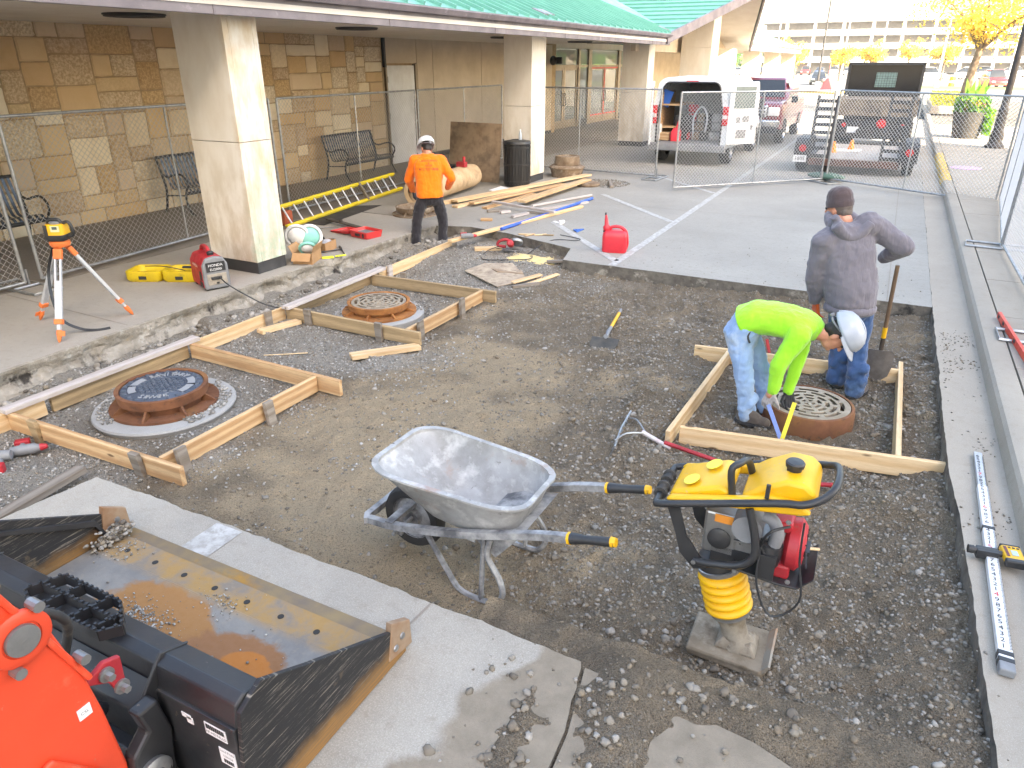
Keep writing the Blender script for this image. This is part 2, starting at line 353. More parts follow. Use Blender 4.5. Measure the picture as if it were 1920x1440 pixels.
# mixed dark gravel, densest to the right and near the camera
x, y = cand(105000, -6.5, .84, 1.5, 9.6)
dens = .22 + .70 * sstep(x + .45 * (y - 4), -3.0, -.6) * (.4 + .9 * vno(x, y, 2.3, 12)) + .12 * vno(x, y, 3, 13)
dens = dens * (1 - .75 * sand_m(x, y) * sstep(-x, 1.2, 2.0)); x, y = off_rings(*keep(x, y, dens))
r = .005 + .010 * RNG.random(len(x)) ** 2.4; scatter('gravel', np.stack([x, y, dirt_h(x, y) + r * .1], -1), r, MT['stone_mix'], label='dark mixed gravel strewn over the excavated dirt', cat='gravel')
x, y = cand(18000, -4, .82, 1.5, 7.5); dens = .04 + .85 * sstep(x + .5 * (y - 4), -2.4, -.3) * vno(x, y, 1.7, 14) ** 1.5; x, y = off_rings(*keep(x, y, dens))
r = .010 + .016 * RNG.random(len(x)) ** 4; scatter('coarse_gravel', np.stack([x, y, dirt_h(x, y) + r * .1], -1), r, MT['stone_mix'], 2, label='coarse rounded stones lying on the churned dirt at the right', cat='gravel')
x, y = cand(50000, -6.5, -2.9, 1.2, 9.6); dens = .9 * grav_m(x, y) * (.35 + .9 * vno(x, y, 3, 15)); x, y = off_rings(*keep(x, y, dens))
r = .005 + .009 * RNG.random(len(x)) ** 2.4; scatter('limestone_gravel', np.stack([x, y, dirt_h(x, y) + r * .3], -1), r, MT['stone_lime'], label='pale crushed limestone spread around the form boards', cat='gravel')
x, y = cand(700, -6.5, -5.98, 1, 9.7); r = .008 + .035 * RNG.random(len(x)) ** 5; scatter('broken_concrete', np.stack([x, y, dirt_h(x, y) + r * .4], -1), r, MT['stone_rubble'], 2, label='broken concrete rubble lying along the walkway edge', cat='rubble')

# concrete materials
def concrete(name, c1, c2, dirt=(.3, .25, .18), amt=.5, grain=.35, sc=1.2, fine=260, agg=0):
    t = NT(name); v = t.vec((1, 1, 1), False); n1 = t.noise(v, sc, 8, .65); n2 = t.noise(v, 14, 5, .7); n3 = t.noise(v, fine, 2, .6)
    col = t.mix(t.ramp(n1, .3, .7), c1, c2); col = t.mix(t.ramp(n2, .52, .75, 0, amt), col, dirt); col = t.mix(t.ramp(n3, .35, .65, .28, 0), col, (.14, .13, .12)); col = t.mix(t.ramp(n3, .6, .72, 0, .3), col, (.62, .61, .58))
    if agg:
        vo = t.n('ShaderNodeTexVoronoi'); vo.inputs['Scale'].default_value = 95; t.l(v, vo.inputs['Vector']); col = t.mix(t.ramp(vo.outputs['Distance'], .1, .5, agg, 0), col, (.5, .47, .42))
    nb = t.bump(n3, grain, .004); nb = t.bump(n2, .15, .006, nb)
    return t.out(col, .88, 0, nb, .3)
MT['conc'] = concrete('road_concrete', (.355, .34, .305), (.27, .255, .225), (.215, .185, .145), .6, .35, .5)
MT['conc_near'] = concrete('rough_concrete', (.41, .38, .33), (.31, .285, .245), (.24, .20, .15), .5, .7, 1.4, 170, .3)
def soil_layer(m):      # soil smeared over the right end of the near slab
    t = NT('tmp'); bpy.data.materials.remove(t.m); t.m = m; t.t = m.node_tree; t.b = t.t.nodes['Principled BSDF']; t.co = t.t.nodes.new('ShaderNodeTexCoord'); t.oi = None
    old = t.b.inputs['Base Color'].links[0].from_socket; sx = t.n('ShaderNodeSeparateXYZ'); t.l(t.co.outputs['Object'], sx.inputs[0]); v = t.vec((1, 1, 1), False)
    e = t.math('ADD', sx.outputs['X'], t.math('MULTIPLY', t.math('SUBTRACT', 2.0, sx.outputs['Y']), .28)); e = t.math('ADD', e, t.math('MULTIPLY', t.math('SUBTRACT', t.noise(v, 3.5, 2, .4), .5), .42)); e = t.math('ADD', e, t.math('MULTIPLY', t.math('SUBTRACT', t.noise(v, 40, 4, .7), .5), .07))
    soil = t.mix(t.ramp(t.noise(v, 9, 6, .7), .35, .65), (.19, .158, .118), (.25, .21, .16)); f = t.ramp(e, -1.12, -1.07, 0, .92)
    t.l(t.mix(f, old, soil), t.b.inputs['Base Color']); return m
soil_layer(MT['conc_near'])
MT['conc_walk'] = concrete('walkway_concrete', (.40, .37, .325), (.33, .305, .265), (.22, .2, .17), .4, .2, .7)
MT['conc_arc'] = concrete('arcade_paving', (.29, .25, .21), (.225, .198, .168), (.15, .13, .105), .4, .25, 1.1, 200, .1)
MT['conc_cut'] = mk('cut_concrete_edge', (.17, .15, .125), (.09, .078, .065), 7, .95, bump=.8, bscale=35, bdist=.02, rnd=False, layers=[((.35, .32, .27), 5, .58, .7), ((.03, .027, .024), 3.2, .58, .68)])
MT['conc_side'] = concrete('sidewalk_concrete', (.39, .345, .285), (.32, .28, .23), (.24, .195, .14), .4, .2, .8)
MT['asphalt'] = mk('asphalt', (.12, .12, .12), (.16, .155, .15), 3, .9, bump=.2, bscale=120, rnd=False)
MT['paint'] = mk('worn_white_paint', (.5, .5, .49), (.38, .375, .36), 6, .85, rnd=False, layers=[((.31, .3, .28), 18, .42, .6)])
def slab(name, poly, z0, z1, mt, ms, label, cat, M=None):
    m = MB(); n = len(poly)
    m.mat(0).add([(p[0], p[1], z1) for p in poly], [tuple(range(n))])
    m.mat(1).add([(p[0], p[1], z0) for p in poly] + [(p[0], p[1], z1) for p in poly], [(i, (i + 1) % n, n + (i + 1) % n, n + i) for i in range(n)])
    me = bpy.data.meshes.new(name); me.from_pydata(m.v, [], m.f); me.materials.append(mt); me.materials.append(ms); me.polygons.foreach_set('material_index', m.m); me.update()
    o = bpy.data.objects.new(name, me); COL.objects.link(o); return tag(o, label, cat, None, 'structure')
def jag(P, step, amp, seed=0):
    out = []; rr = random.Random(seed); o = 0
    for a, b in zip(P[:-1], P[1:]):
        L = math.dist(a, b); n = max(1, int(L / step)); nx, ny = -(b[1] - a[1]) / L, (b[0] - a[0]) / L
        for i in range(n):
            t = i / n; o = .7 * o + rr.uniform(-1, 1) * amp
            out.append((a[0] + (b[0] - a[0]) * t + nx * o, a[1] + (b[1] - a[1]) * t + ny * o))
    out.append(P[-1]); return out
slab('road', jag([(-8.85, 10.25), (-6.56, 10.2), (-6.52, 9.82), (-5.9, 10.02), (-5.17, 9.88), (-3.88, 9.4), (-3.73, 8.76), (.70, 8.72)], .06, .004, 1) + [(.70, 78), (-8.85, 78)], -.21, 0, MT['conc'], MT['conc_cut'], 'pale concrete roadway beyond the excavation', 'road')
slab('walkway', [(-8.85, -4)] + [(-6.62, -4), (-6.62, 3), (-6.63, 4.4), (-6.70, 6.2), (-6.65, 7.5), (-6.57, 9.82), (-6.58, 10.2)] + [(-8.85, 10.2)], -.27, 0, MT['conc_walk'], MT['conc_cut'], 'grey concrete walkway with a broken edge beside the arcade', 'walkway')
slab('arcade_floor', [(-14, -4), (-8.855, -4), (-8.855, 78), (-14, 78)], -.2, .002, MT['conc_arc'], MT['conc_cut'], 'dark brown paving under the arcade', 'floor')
near = jag([(-.74, 1.9), (-.815, 2.265), (-1.34, 2.28), (-2.73, 2.29), (-4.20, 2.28), (-4.28, 1.6), (-4.4, -4)], .035, .006, 3)
slab('near_slab', [(-.40, -4)] + near, -.22, 0, MT['conc_near'], MT['conc_cut'], 'rough pale concrete slab under the loader bucket', 'slab')
slab('dusty_slab', [(-.385, -4), (.70, -4), (.70, 1.95), (.2, 2.12), (-.05, 2.2), (-.45, 2.24), (-.79, 2.25), (-.725, 1.9)], -.22, -.012, MT['conc_near'], MT['conc_cut'], 'dirt strewn concrete slab at the bottom edge', 'slab')
slab('gutter', jag([(.70, 40), (.70, 8.7), (.72, 4.9), (.765, 4.1), (.79, 2.9), (.82, 2.0), (.82, -4)], .05, .004, 4) + [(1.07, -4), (1.07, 40)], -.22, .003, MT['conc_side'], MT['conc_cut'], 'grey concrete gutter strip along the kerb', 'gutter')
m = MB(); ys = [-4 + i * 2.0 for i in range(33)]
m.loft([[(1.04, yy, -.1), (1.045, yy, .02), (1.06, yy, .095), (1.08, yy, .121), (1.115, yy, .130), (1.235, yy, .131), (1.235, yy, -.1)] for yy in ys], True)
tag(m.build('kerb', MT['conc_side'], smooth=25), 'rounded concrete kerb beside the gutter', 'kerb', None, 'structure')
t = NT('yellow_kerb_paint'); MT['ykerb'] = mk('yellow_kerb_paint', srgb('d3ac4a'), srgb('b9964a'), 6, .8, layers=[((.38, .36, .32), 14, .55, .66)])
m = MB(); m.loft([[(1.037, yy, .005), (1.04, yy, .022), (1.055, yy, .098), (1.078, yy, .126), (1.115, yy, .134), (1.23, yy, .136), (1.23, yy, .13)] for yy in (18.3, 20, 22, 24)], True)
tag(m.build('kerb_paint', MT['ykerb'], smooth=60), 'yellow painted stretch of the kerb by the trailer', 'paint', None, 'structure')
sw = tag(MB().box((4.65, 28, .02), (6.8, 64, .1)).build('sidewalk', MT['conc_cut']), 'tan concrete sidewalk beyond the kerb', 'sidewalk', None, 'structure')
me_s = MB().box((0, 0, 0), (1.585, 1.49, .06)).mesh('paving_slab', MT['conc_side'])
for i in range(26):
    for j in range(3):
        o = bpy.data.objects.new('paving_slab', me_s); COL.objects.link(o); o.parent = sw; o.location = (1.245 + .8 + j * 1.6, -3 + i * 1.5, .098 + .002 * random.random())
slab('ground', [(-400, -60), (400, -60), (400, 600), (-400, 600)], -.6, -.5, MT['asphalt'], MT['asphalt'], 'broad ground sheet under the site', 'ground')
slab('parking_lot', [(-400, 78), (-14, 78), (.7, 78), (1.2, 60), (400, 60), (400, 600), (-400, 600)], -.4, -.004, MT['asphalt'], MT['asphalt'], 'sunlit grey asphalt parking lot in the distance', 'parking lot')
slab('right_lot', [(8.0, -60), (400, -60), (400, 60), (8.0, 60)], -.4, -.003, MT['asphalt'], MT['asphalt'], 'grey asphalt beyond the right sidewalk', 'parking lot')
slab('back_lot', [(-14, -60), (8, -60), (8, -4), (-14, -4)], -.4, -.003, MT['asphalt'], MT['asphalt'], 'grey asphalt behind the work site', 'parking lot')
# painted lines
def line(p, q, w, label, z=.004):
    d = Vector((q[0] - p[0], q[1] - p[1])).normalized(); n = Vector((-d.y, d.x)) * w / 2; m = MB()
    m.add([(p[0] + n.x, p[1] + n.y, z), (p[0] - n.x, p[1] - n.y, z), (q[0] - n.x, q[1] - n.y, z), (q[0] + n.x, q[1] + n.y, z)], [(0, 1, 2, 3)])
    return tag(m.build('road_marking', MT['paint']), label, 'road marking', None, 'structure')
line((-3.03, 8.78), (-3.08, 60), .11, 'long worn white line running away along the road')
line((-4.86, 10.98), (-3.06, 9.02), .11, 'white diagonal line beside the red fuel can'); line((-5.1, 13.95), (-3.1, 11.9), .11, 'white diagonal line behind the red fuel can'); line((-5.1, 17.2), (-3.1, 15.1), .11, 'white diagonal line at the foot of the front fence')
line((-3.0, 2.27), (-3.0, 1.7), .2, 'white line crossing the near slab behind the bucket')
for k in range(9): line((-3.0, 27 + 3 * k), (-1.2, 27 + 3 * k), .1, 'short white cross line on the road beyond the pickup').__setitem__('group', 'short white cross lines')
# spilled dirt on the near slabs
def spill_h(x, y):
    h = -.05 + .075 * gauss(x, y, -.9, 1.75, .12, .5, .15) * (x < -.8) + .085 * gauss(x, y, -.57, 2.05, .16, .4, .1) + .06 * gauss(x, y, -.1, 2.3, .6, .13, .15) + .06 * gauss(x, y, .55, 1.6, .3, .5)
    return h + .03 * (vno(x, y, 9, 20) - .5) + .022 * (vno(x, y, 26, 21) - .5) + .015 * (vno(x, y, 4, 23) - .5)
sp = grid_mesh('spilled_dirt', -1.4, .82, 1.2, 2.5, .018, spill_h, MT['dirt']); tag(sp, 'loose dirt spilled over the slab edge at the bottom', 'dirt', None, 'stuff')
x, y = cand(5200, -1.25, .8, 1.3, 2.5); hh = spill_h(x, y); k = RNG.random(len(x)) < np.where(hh > -.005, .55, .05) * (.3 + vno(x, y, 5, 22)); x, y, hh = x[k], y[k], hh[k]
r = .005 + .016 * RNG.random(len(x)) ** 3; scatter('spilled_gravel', np.stack([x, y, np.maximum(hh, -.002) + r * .3], -1), r, MT['stone_mix'], 2, label='loose stones spilled onto the near slab', cat='gravel')
x, y = cand(1300, .74, 1.03, 2.2, 8); k = RNG.random(len(x)) < .06 + .7 * (vno(x, y, 3, 30) > .66); x, y = x[k], y[k]; r = .004 + .007 * RNG.random(len(x)) ** 2
scatter('kerbside_gravel', np.stack([x, y, .003 + r * .3], -1), r, MT['stone_mix'], label='crumbs of dark gravel scattered on the gutter strip', cat='gravel')
# damp soil film on the slab
def film(name, P, mat, label, z=.004):
    Q = curve_pts([(p[0], p[1], z) for p in P], 7, True); m = MB(); m.add(Q, [tuple(range(len(Q)))]); return tag(m.build(name, mat), label, 'stain', None, 'structure')
MT['soil'] = concrete('soil_film', (.215, .18, .135), (.17, .142, .108), (.28, .24, .19), .4, .8, 3, 170)
0 and film('soil_film', [(-.80, 2.24), (-.97, 2.25), (-1.0, 2.1), (-1.12, 2.02), (-1.13, 1.9), (-1.28, 1.78), (-1.22, 1.64), (-1.3, 1.45), (-1.2, 1.1), (-.7, 1.1), (-.69, 1.6), (-.745, 1.9)], MT['soil'], 'brown soil film smeared across the near slab')

# broken concrete face under the walkway edge
def broken_edge():
    ys = np.arange(-1.0, 10.2, .03); path = lambda q: np.interp(q, [-1, 3, 4.4, 6.2, 7.5, 9.82, 10.2], [-6.52, -6.52, -6.53, -6.60, -6.55, -6.47, -6.5]); rows = 11; V_ = []
    for yy in ys:
        x0 = float(path(yy)) + .02 * mnoise.noise((0, yy * 2.1, 3)) + .012 * mnoise.noise((0, yy * 9, 5)); V_.append((-6.8, yy, .0025)); V_.append((x0 - .03, yy, .0028))
        for k in range(rows):
            f = k / (rows - 1); z = -.004 - f * .27; a = mnoise.noise((1.3, yy * 2.6, z * 5)) * .03 + mnoise.noise((4.1, yy * 9, z * 18)) * .014 + mnoise.noise((7, yy * 27, z * 40)) * .007
            V_.append((x0 + a * min(1, f * 4) - .07 * max(0, sin(min(1, f * 1.1) * pi) ** 2) * (.5 + mnoise.noise((2, yy * 1.7, 0))) + .05 * max(0, f - .6), yy + .008 * mnoise.noise((9, yy * 30, z * 30)), z))
    n = rows + 2; F = [(i * n + j, i * n + j + 1, (i + 1) * n + j + 1, (i + 1) * n + j) for i in range(len(ys) - 1) for j in range(n - 1)]; me = bpy.data.meshes.new('broken_edge'); me.from_pydata(V_, [], F); me.materials.append(MT['conc_walk']); me.materials.append(MT['conc_brk']); me.polygons.foreach_set('material_index', [0 if (q % (n - 1)) < 1 else 1 for q in range(len(F))]); me.update()
    o = bpy.data.objects.new('broken_edge', me); COL.objects.link(o); tag(o, 'rough broken concrete face along the walkway edge', 'edge', None, 'structure')
MT['conc_brk'] = mk('broken_concrete_face', (.36, .33, .285), (.22, .195, .16), 5, .95, bump=.9, bscale=30, bdist=.02, rnd=False, layers=[((.42, .40, .36), 9, .55, .68), ((.035, .03, .026), 2.6, .58, .66), ((.3, .24, .16), 12, .6, .7)])
broken_edge()
x, y = cand(900, -6, .6, 8.8, 12.5); k = RNG.random(len(x)) < np.exp(-(y - 8.8) * .9); x, y = x[k], y[k]; k = (y > 9.95) | (x > -3.6); x, y = x[k], y[k]; r = .003 + .006 * RNG.random(len(x)) ** 2; scatter('road_crumbs', np.stack([x, y, r * .4], -1), r, MT['stone_mix'], label='crumbs of gravel scattered on the road by the excavation', cat='gravel')
def joint(p, q, label): o = line(p, q, .012, label, .003); o.name = 'saw_cut_joint'; o.data.materials.clear(); o.data.materials.append(MT['conc_arc']); o['category'] = 'joint'
joint((.25, 8.75), (.25, 40), 'saw cut joint along the road near the gutter'); joint((-6.4, 13.0), (.7, 13.0), 'saw cut joint across the road behind the fuel can'); joint((-8.8, 18.2), (.7, 18.2), 'saw cut joint across the road by the front fence'); joint((-8.8, 4.35), (-6.62, 4.3), 'joint across the walkway beside the tripod'); joint((-8.8, 7.9), (-6.66, 7.9), 'joint across the walkway behind the near column')
joint((-1.62, 2.27), (-1.75, .5), 'narrow crack joint in the near slab beside the bucket')
# ---------------------------------------------------------------- station building
def stone_mat():
    t = NT('ashlar_stone'); v = t.vec((1, 1, 1)); n1 = t.noise(v, 3, 6, .65); n2 = t.noise(v, 26, 5, .75); r = t.oi.outputs['Random']
    cr = t.n('ShaderNodeValToRGB'); e = cr.color_ramp; cols = ['d9c4a6', 'e4d3b6', 'd2b48c', 'e8d9bd', 'd8bf98', 'd2bda2', 'e9ddc6', 'd4b78d']; e.interpolation = 'CONSTANT'
    while len(e.elements) < len(cols): e.elements.new(.5)
    for i, c in enumerate(cols): e.elements[i].position = i / len(cols); e.elements[i].color = c4(c)
    t.l(r, cr.inputs[0]); col = t.mix(t.ramp(n1, .5, .75, 0, .35), cr.outputs[0], srgb('bf9d6d')); f2 = t.math('FRACT', t.math('MULTIPLY', r, 7.3))
    col = t.mix(t.math('MULTIPLY', t.ramp(n2, .42, .6, .55, 0), t.ramp(f2, .35, .65)), col, srgb('8f6f49')); col = t.mix(t.ramp(n2, .6, .75, 0, .25), col, srgb('e4cfa8'))
    return t.out(col, .9, 0, t.bump(n2, .55, .02), .2)
MT['ashlar'] = stone_mat()
MT['mortar'] = mk('mortar', srgb('b39b7a'), srgb('9f896a'), 8, .95, bump=.3, bscale=70)
MT['panel'] = mk('stucco_panel', srgb('c6b8a4'), srgb('baac98'), 2, .85, bump=.15, bscale=140, val=.04)
def col_mat(name, stain):
    t = NT(name); v = t.vec((1, 1, 1), False, 'Object'); sx = t.n('ShaderNodeSeparateXYZ'); t.l(t.co.outputs['Object'], sx.inputs[0])
    n1 = t.noise(t.vec((2.2, 2.2, .8), False), 2.2, 7, .65); n2 = t.noise(v, 9, 5, .7)
    col = t.mix(t.ramp(n1, .35, .7), srgb('dcd6cc'), srgb('d0c7b9'))
    low = t.ramp(sx.outputs['Z'], .1, 1.7, 1, 0)
    col = t.mix(t.math('MULTIPLY', t.ramp(n1, .45, .62, 0, .75), low), col, srgb('b5a58d'))
    if stain:
        col = t.mix(t.math('MULTIPLY', t.ramp(n2, .4, .6, 0, .65), t.math('MULTIPLY', t.ramp(sx.outputs['Z'], .15, 1.15, 1, 0), t.ramp(sx.outputs['X'], .3, .39))), col, srgb('8fb5a0'))
        col = t.mix(t.math('MULTIPLY', t.ramp(n1, .42, .62, 0, .45), t.math('MULTIPLY', t.ramp(sx.outputs['Z'], .6, 1.3, .2, 1), t.ramp(sx.outputs['X'], .3, .39))), col, srgb('bd9a62'))
    return t.out(col, .75, 0, t.bump(n2, .12, .006))
MT['colm'] = col_mat('column_cladding', False); MT['colm_s'] = col_mat('stained_column_cladding', True)
MT['soffit'] = mk('soffit', srgb('d8d2ca'), srgb('cfc8be'), 2, .85)
MT['fascia'] = mk('fascia_metal', srgb('7d757a'), srgb('6d666c'), 3, .5, layers=[(srgb('9a9298'), 5, .62, .75)])
MT['roof'] = mk('green_roof', srgb('6ba796'), srgb('609b8b'), 2, .45)
MT['alum'] = mk('bronze_aluminium', srgb('9a8a74'), srgb('8d7e6a'), 6, .4, .5)
MT['glass'] = glassm('shop_glass', (.35, .38, .38), .02, .5)
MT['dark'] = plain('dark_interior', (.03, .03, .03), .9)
MT['base_k'] = mk('black_base', (.035, .037, .04), (.055, .055, .058), 9, .5)
bld = thing('station_building', 'tan stone building with arcade columns and green metal roof', 'building', (-11.6, 15, 0))
def bp(name, mb, mat, parent=None, **k):       # building part given in world coordinates
    o = mb.build(name, mat, parent or bld, **k); o.matrix_parent_inverse = (parent or bld).matrix_world.inverted() if parent is None else I4; return o
bpy.context.view_layer.update()
WX = -11.6
wall = bp('stone_wall', MB().box((WX - .2, 6.85, 1.5), (.36, 17.6, 3.0)), MT['mortar'])
# irregular ashlar: rectangles packed on an 11 cm lattice
def ashlar(ny, nz, seed):
    rr = random.Random(seed); occ = [[0] * nz for _ in range(ny)]; out = []
    for k in range(nz):
        for i in range(ny):
            if occ[i][k]: continue
            w = 0
            while i + w < ny and not occ[i + w][k] and w < 10: w += 1
            ww = min(w, rr.choice([3, 4, 4, 5, 5, 6, 7, 8])); hh = min(nz - k, rr.choice([2, 2, 3, 3, 4, 4, 5]))
            if w - ww in (1, 2): ww = w if w <= 9 else w - 3
            if nz - k - hh == 1: hh += 1
            for a in range(ww):
                for b in range(hh): occ[i + a][k + b] = 1
            out.append((i, k, ww, hh))
    return out
U = .112
for (i, k, w, h) in ashlar(110, 27, 5):
    y0 = 15.58 - (i + w) * U; z0 = k * U * .995; sw_, sh_ = w * U - .018, h * U - .018
    if y0 + sw_ < 3.2: continue
    rings = []; jt = lambda q: random.uniform(-q, q); d = random.uniform(.016, .035)
    gx = [-.5, -.44, -.15, .15, .44, .5]; vs = []
    for a in gx:
        for b in gx:
            e = 0 if abs(a) == .5 or abs(b) == .5 else (d * .75 if abs(a) == .44 or abs(b) == .44 else d + jt(.008))
            vs.append((e, a * sw_ + (jt(.006) if abs(a) > .4 else 0), b * sh_ + (jt(.006) if abs(b) > .4 else 0)))
    fs = [(a * 6 + b, (a + 1) * 6 + b, (a + 1) * 6 + b + 1, a * 6 + b + 1) for a in range(5) for b in range(5)]
    m = MB(); m.add(vs, fs); me = bpy.data.meshes.new('stone'); me.from_pydata(vs, [], fs); me.materials.append(MT['ashlar']); me.update()
    if sw_ * sh_ > .12: pass
    o = bpy.data.objects.new('stone', me); COL.objects.link(o); o.parent = wall; o.location = (WX - .021, y0 + sw_ / 2 + .009, z0 + sh_ / 2 + .009)
# smooth panels, door
pw = bp('panel_wall', MB().box((WX - .25, 21.0, 1.52), (.3, 10.6, 3.04)), MT['mortar'])
for (a, b, z0, z1) in ((15.68, 17.10, 2.42, 3.0), (17.12, 17.88, .12, 3.0), (17.895, 20.57, .12, 3.0), (20.585, 23.2, .12, 3.0), (23.215, 25.8, .12, 3.0)):
    MB().box((0, 0, 0), (.08, b - a, z1 - z0)).build('panel', MT['panel'], pw, T(WX - .06, (a + b) / 2, (z0 + z1) / 2), bevel=.004, seg=1)
MB().box((0, 0, 0), (.05, 8.6, .12)).build('base_strip', MT['base_k'], pw, T(WX - .04, 21.5, .062))
door = bp('door', MB().box((WX - .03, 16.33, 1.19), (.07, 1.22, 2.36)), MT['white'], bevel=.004)
for z in (.35, 1.2, 2.05): MB().box((0, 0, 0), (.03, .03, .14)).build('hinge', MT['grey'], door, T(WX + .015, 15.735, z))
MB().ball((0, 0, 0), .035, 8, 6).build('knob', MT['galv'], door, T(WX + .05, 16.86, 1.02))
m = MB(); m.box((WX - .02, 17.02, 1.2), (.1, .1, 2.4)); m.box((WX - .02, 15.7, 1.2), (.1, .05, 2.4)); bp('door_frame', m, MT['alum'])
bp('downpipe', MB().box((WX + .03, 15.63, 2.66), (.07, .07, .66)), MT['black'])
# storefront
SX = -12.0
sf = bp('storefront', MB().box((SX - .3, 32.0, 3.05), (.5, 12.6, .24)), MT['soffit'])
m = MB(); m.box((SX - 4, 32, 1.5), (.1, 12.6, 3)); m.build('inner_wall', MT['dark'], sf)
for (a, b) in ((26.0, 26.35), (29.1, 29.3), (30.2, 30.55), (33.9, 34.2), (36.0, 36.2), (38.0, 38.3)): MB().box((0, 0, 0), (.14, b - a, 2.93)).build('mullion', MT['alum'], sf, T(SX, (a + b) / 2, 1.466), bevel=.005)
for (a, b) in ((26.35, 29.1), (29.3, 30.2), (30.55, 33.9), (34.2, 36.0), (36.2, 38.0)):
    MB().box((0, 0, 0), (.1, b - a, .09)).build('transom', MT['alum'], sf, T(SX, (a + b) / 2, 2.3)); MB().box((0, 0, 0), (.02, b - a - .02, .55)).build('pane', MT['glass'], sf, T(SX, (a + b) / 2, 2.63))
for (a, b) in ((29.3, 30.2), (34.2, 36.0), (36.2, 38.0)):
    MB().box((0, 0, 0), (.02, b - a - .01, 1.98)).build('pane', MT['glass'], sf, T(SX, (a + b) / 2, 1.26)); MB().box((0, 0, 0), (.14, b - a, .26)).build('sill_panel', MT['base_k'], sf, T(SX, (a + b) / 2, .132))
MT['tape'] = plain('red_tape', srgb('c93b3b'), .5)
for (a, b, red) in ((26.37, 27.72, 0), (27.74, 29.08, 0), (30.57, 32.2, 1), (32.22, 33.88, 1)):
    w = b - a; m = MB()
    for y_ in (-w / 2 + .07, w / 2 - .07): m.box((0, y_, 1.12), (.06, .14, 2.24))
    for z_ in (.16, 2.19): m.box((0, 0, z_), (.055, w - .28, .3 if z_ < 1 else .12))
    d = m.build('glass_door', MT['alum'], sf, T(SX, (a + b) / 2, .02)); MB().box((0, 0, 1.2), (.02, w - .28, 1.84)).build('pane', MT['glass'], d)
    s = 1 if a in (26.37, 30.57) else -1; m = MB(); m.tube(curve_pts([(.03, s * (w / 2 - .07), .85), (.09, s * (w / 2 - .07), .9), (.09, s * (w / 2 - .07), 1.25), (.03, s * (w / 2 - .07), 1.3)], 3), .014, 6); m.build('handle', MT['black'], d, smooth=60)
    if red:
        m = MB(); m.box((.034, 0, .33), (.004, w, .05)); m.box((.034, 0, 2.2), (.004, w, .05)); m.box((.034, s * (w / 2 - .03), 1.25), (.0035, .05, 1.8)); m.build('border_tape', MT['tape'], d)
bp('end_wall', MB().box((WX - .3, 47, 1.5), (.4, 17, 3.0)), MT['panel'])
m = MB(); m.ball((0, 0, 0), (.12, .16, .16), 10, 8); m.box((.18, .1, 0), (.25, .06, .22)); m.build('wall_lamp', MT['black'], bld, T(.18, 10.45, 2.5))
# soffit, fascia, roof
def quadslab(P, th):
    n = (Vector(P[1]) - Vector(P[0])).cross(Vector(P[2]) - Vector(P[0])).normalized() * th; m = MB(); k = len(P)
    m.add(list(P) + [tuple(Vector(p) + n) for p in P], [tuple(range(k)), tuple(range(2 * k - 1, k - 1, -1))] + [(i, (i + 1) % k, k + (i + 1) % k, k + i) for i in range(k)]); return m
sof = bp('soffit', MB().box((-9.1, 9.2, 3.02), (5.2, 27.5, .06)), MT['soffit'])
MT['vent'] = plain('dark_vent', (.06, .055, .05), .7)
for (vx, vy) in ((-8.6, 6.6), (-8.6, 10.9), (-8.6, 16.4), (-8.6, 21.0)):
    m = MB()
    for r in (.10, .17, .24, .31): m.lathe([(r, 0), (r + .035, -.03), (r + .04, -.02), (r + .01, .0)], 20)
    m.lathe([(.33, -.005), (.36, -.012), (.36, .004)], 20); m.lathe([(.001, -.02), (.08, -.03), (.08, 0)], 16)
    m.build('air_diffuser', MT['vent'], sof, T(vx, vy, 2.984), smooth=40)
fas = bp('fascia', MB().box((-6.55, 9.2, 3.02), (.07, 27.5, .24)), MT['fascia'], bevel=.006)
for k in range(9): MB().box((0, 0, 0), (.01, .03, .245)).build('fascia_joint', MT['fascia'], fas, T(-6.512, -3.2 + k * 3.05, 3.02))
m = MB(); m.loft([[(-6.50, yy, 3.10), (-6.42, yy, 3.10), (-6.38, yy, 3.17), (-6.385, yy, 3.19), (-6.50, yy, 3.19)] for yy in (-4.5, 22.9)], True); m.build('gutter', MT['fascia'], fas)
E0 = Vector((-6.42, 0, 3.20)); sl = R(21)
roof = bp('roof', quadslab([(-6.42, -4.5, 3.2), (-6.42, 23.6, 3.2), (-15, 31.5, 3.2 + 8.58 * math.tan(sl)), (-15, -4.5, 3.2 + 8.58 * math.tan(sl))], -.03), MT['roof'])
seam = MB().box((4.55, 0, 0), (9.1, .03, .055)).mesh('seam', MT['roof'])
for k in range(50):
    yy = 2.0 + k * .43
    o = bpy.data.objects.new('seam', seam); COL.objects.link(o); o.parent = roof; o.matrix_local = T(-6.42, yy, 3.225) @ RZ(pi) @ RY(-sl)
for k in range(10):
    o = MB().box((0, 0, 0), (.3, .5, .03)).build('snow_guard', MT['fascia'], roof, T(-6.75, 4 + k * 2.1, 3.36) @ RY(sl)) if k % 4 == 1 else None
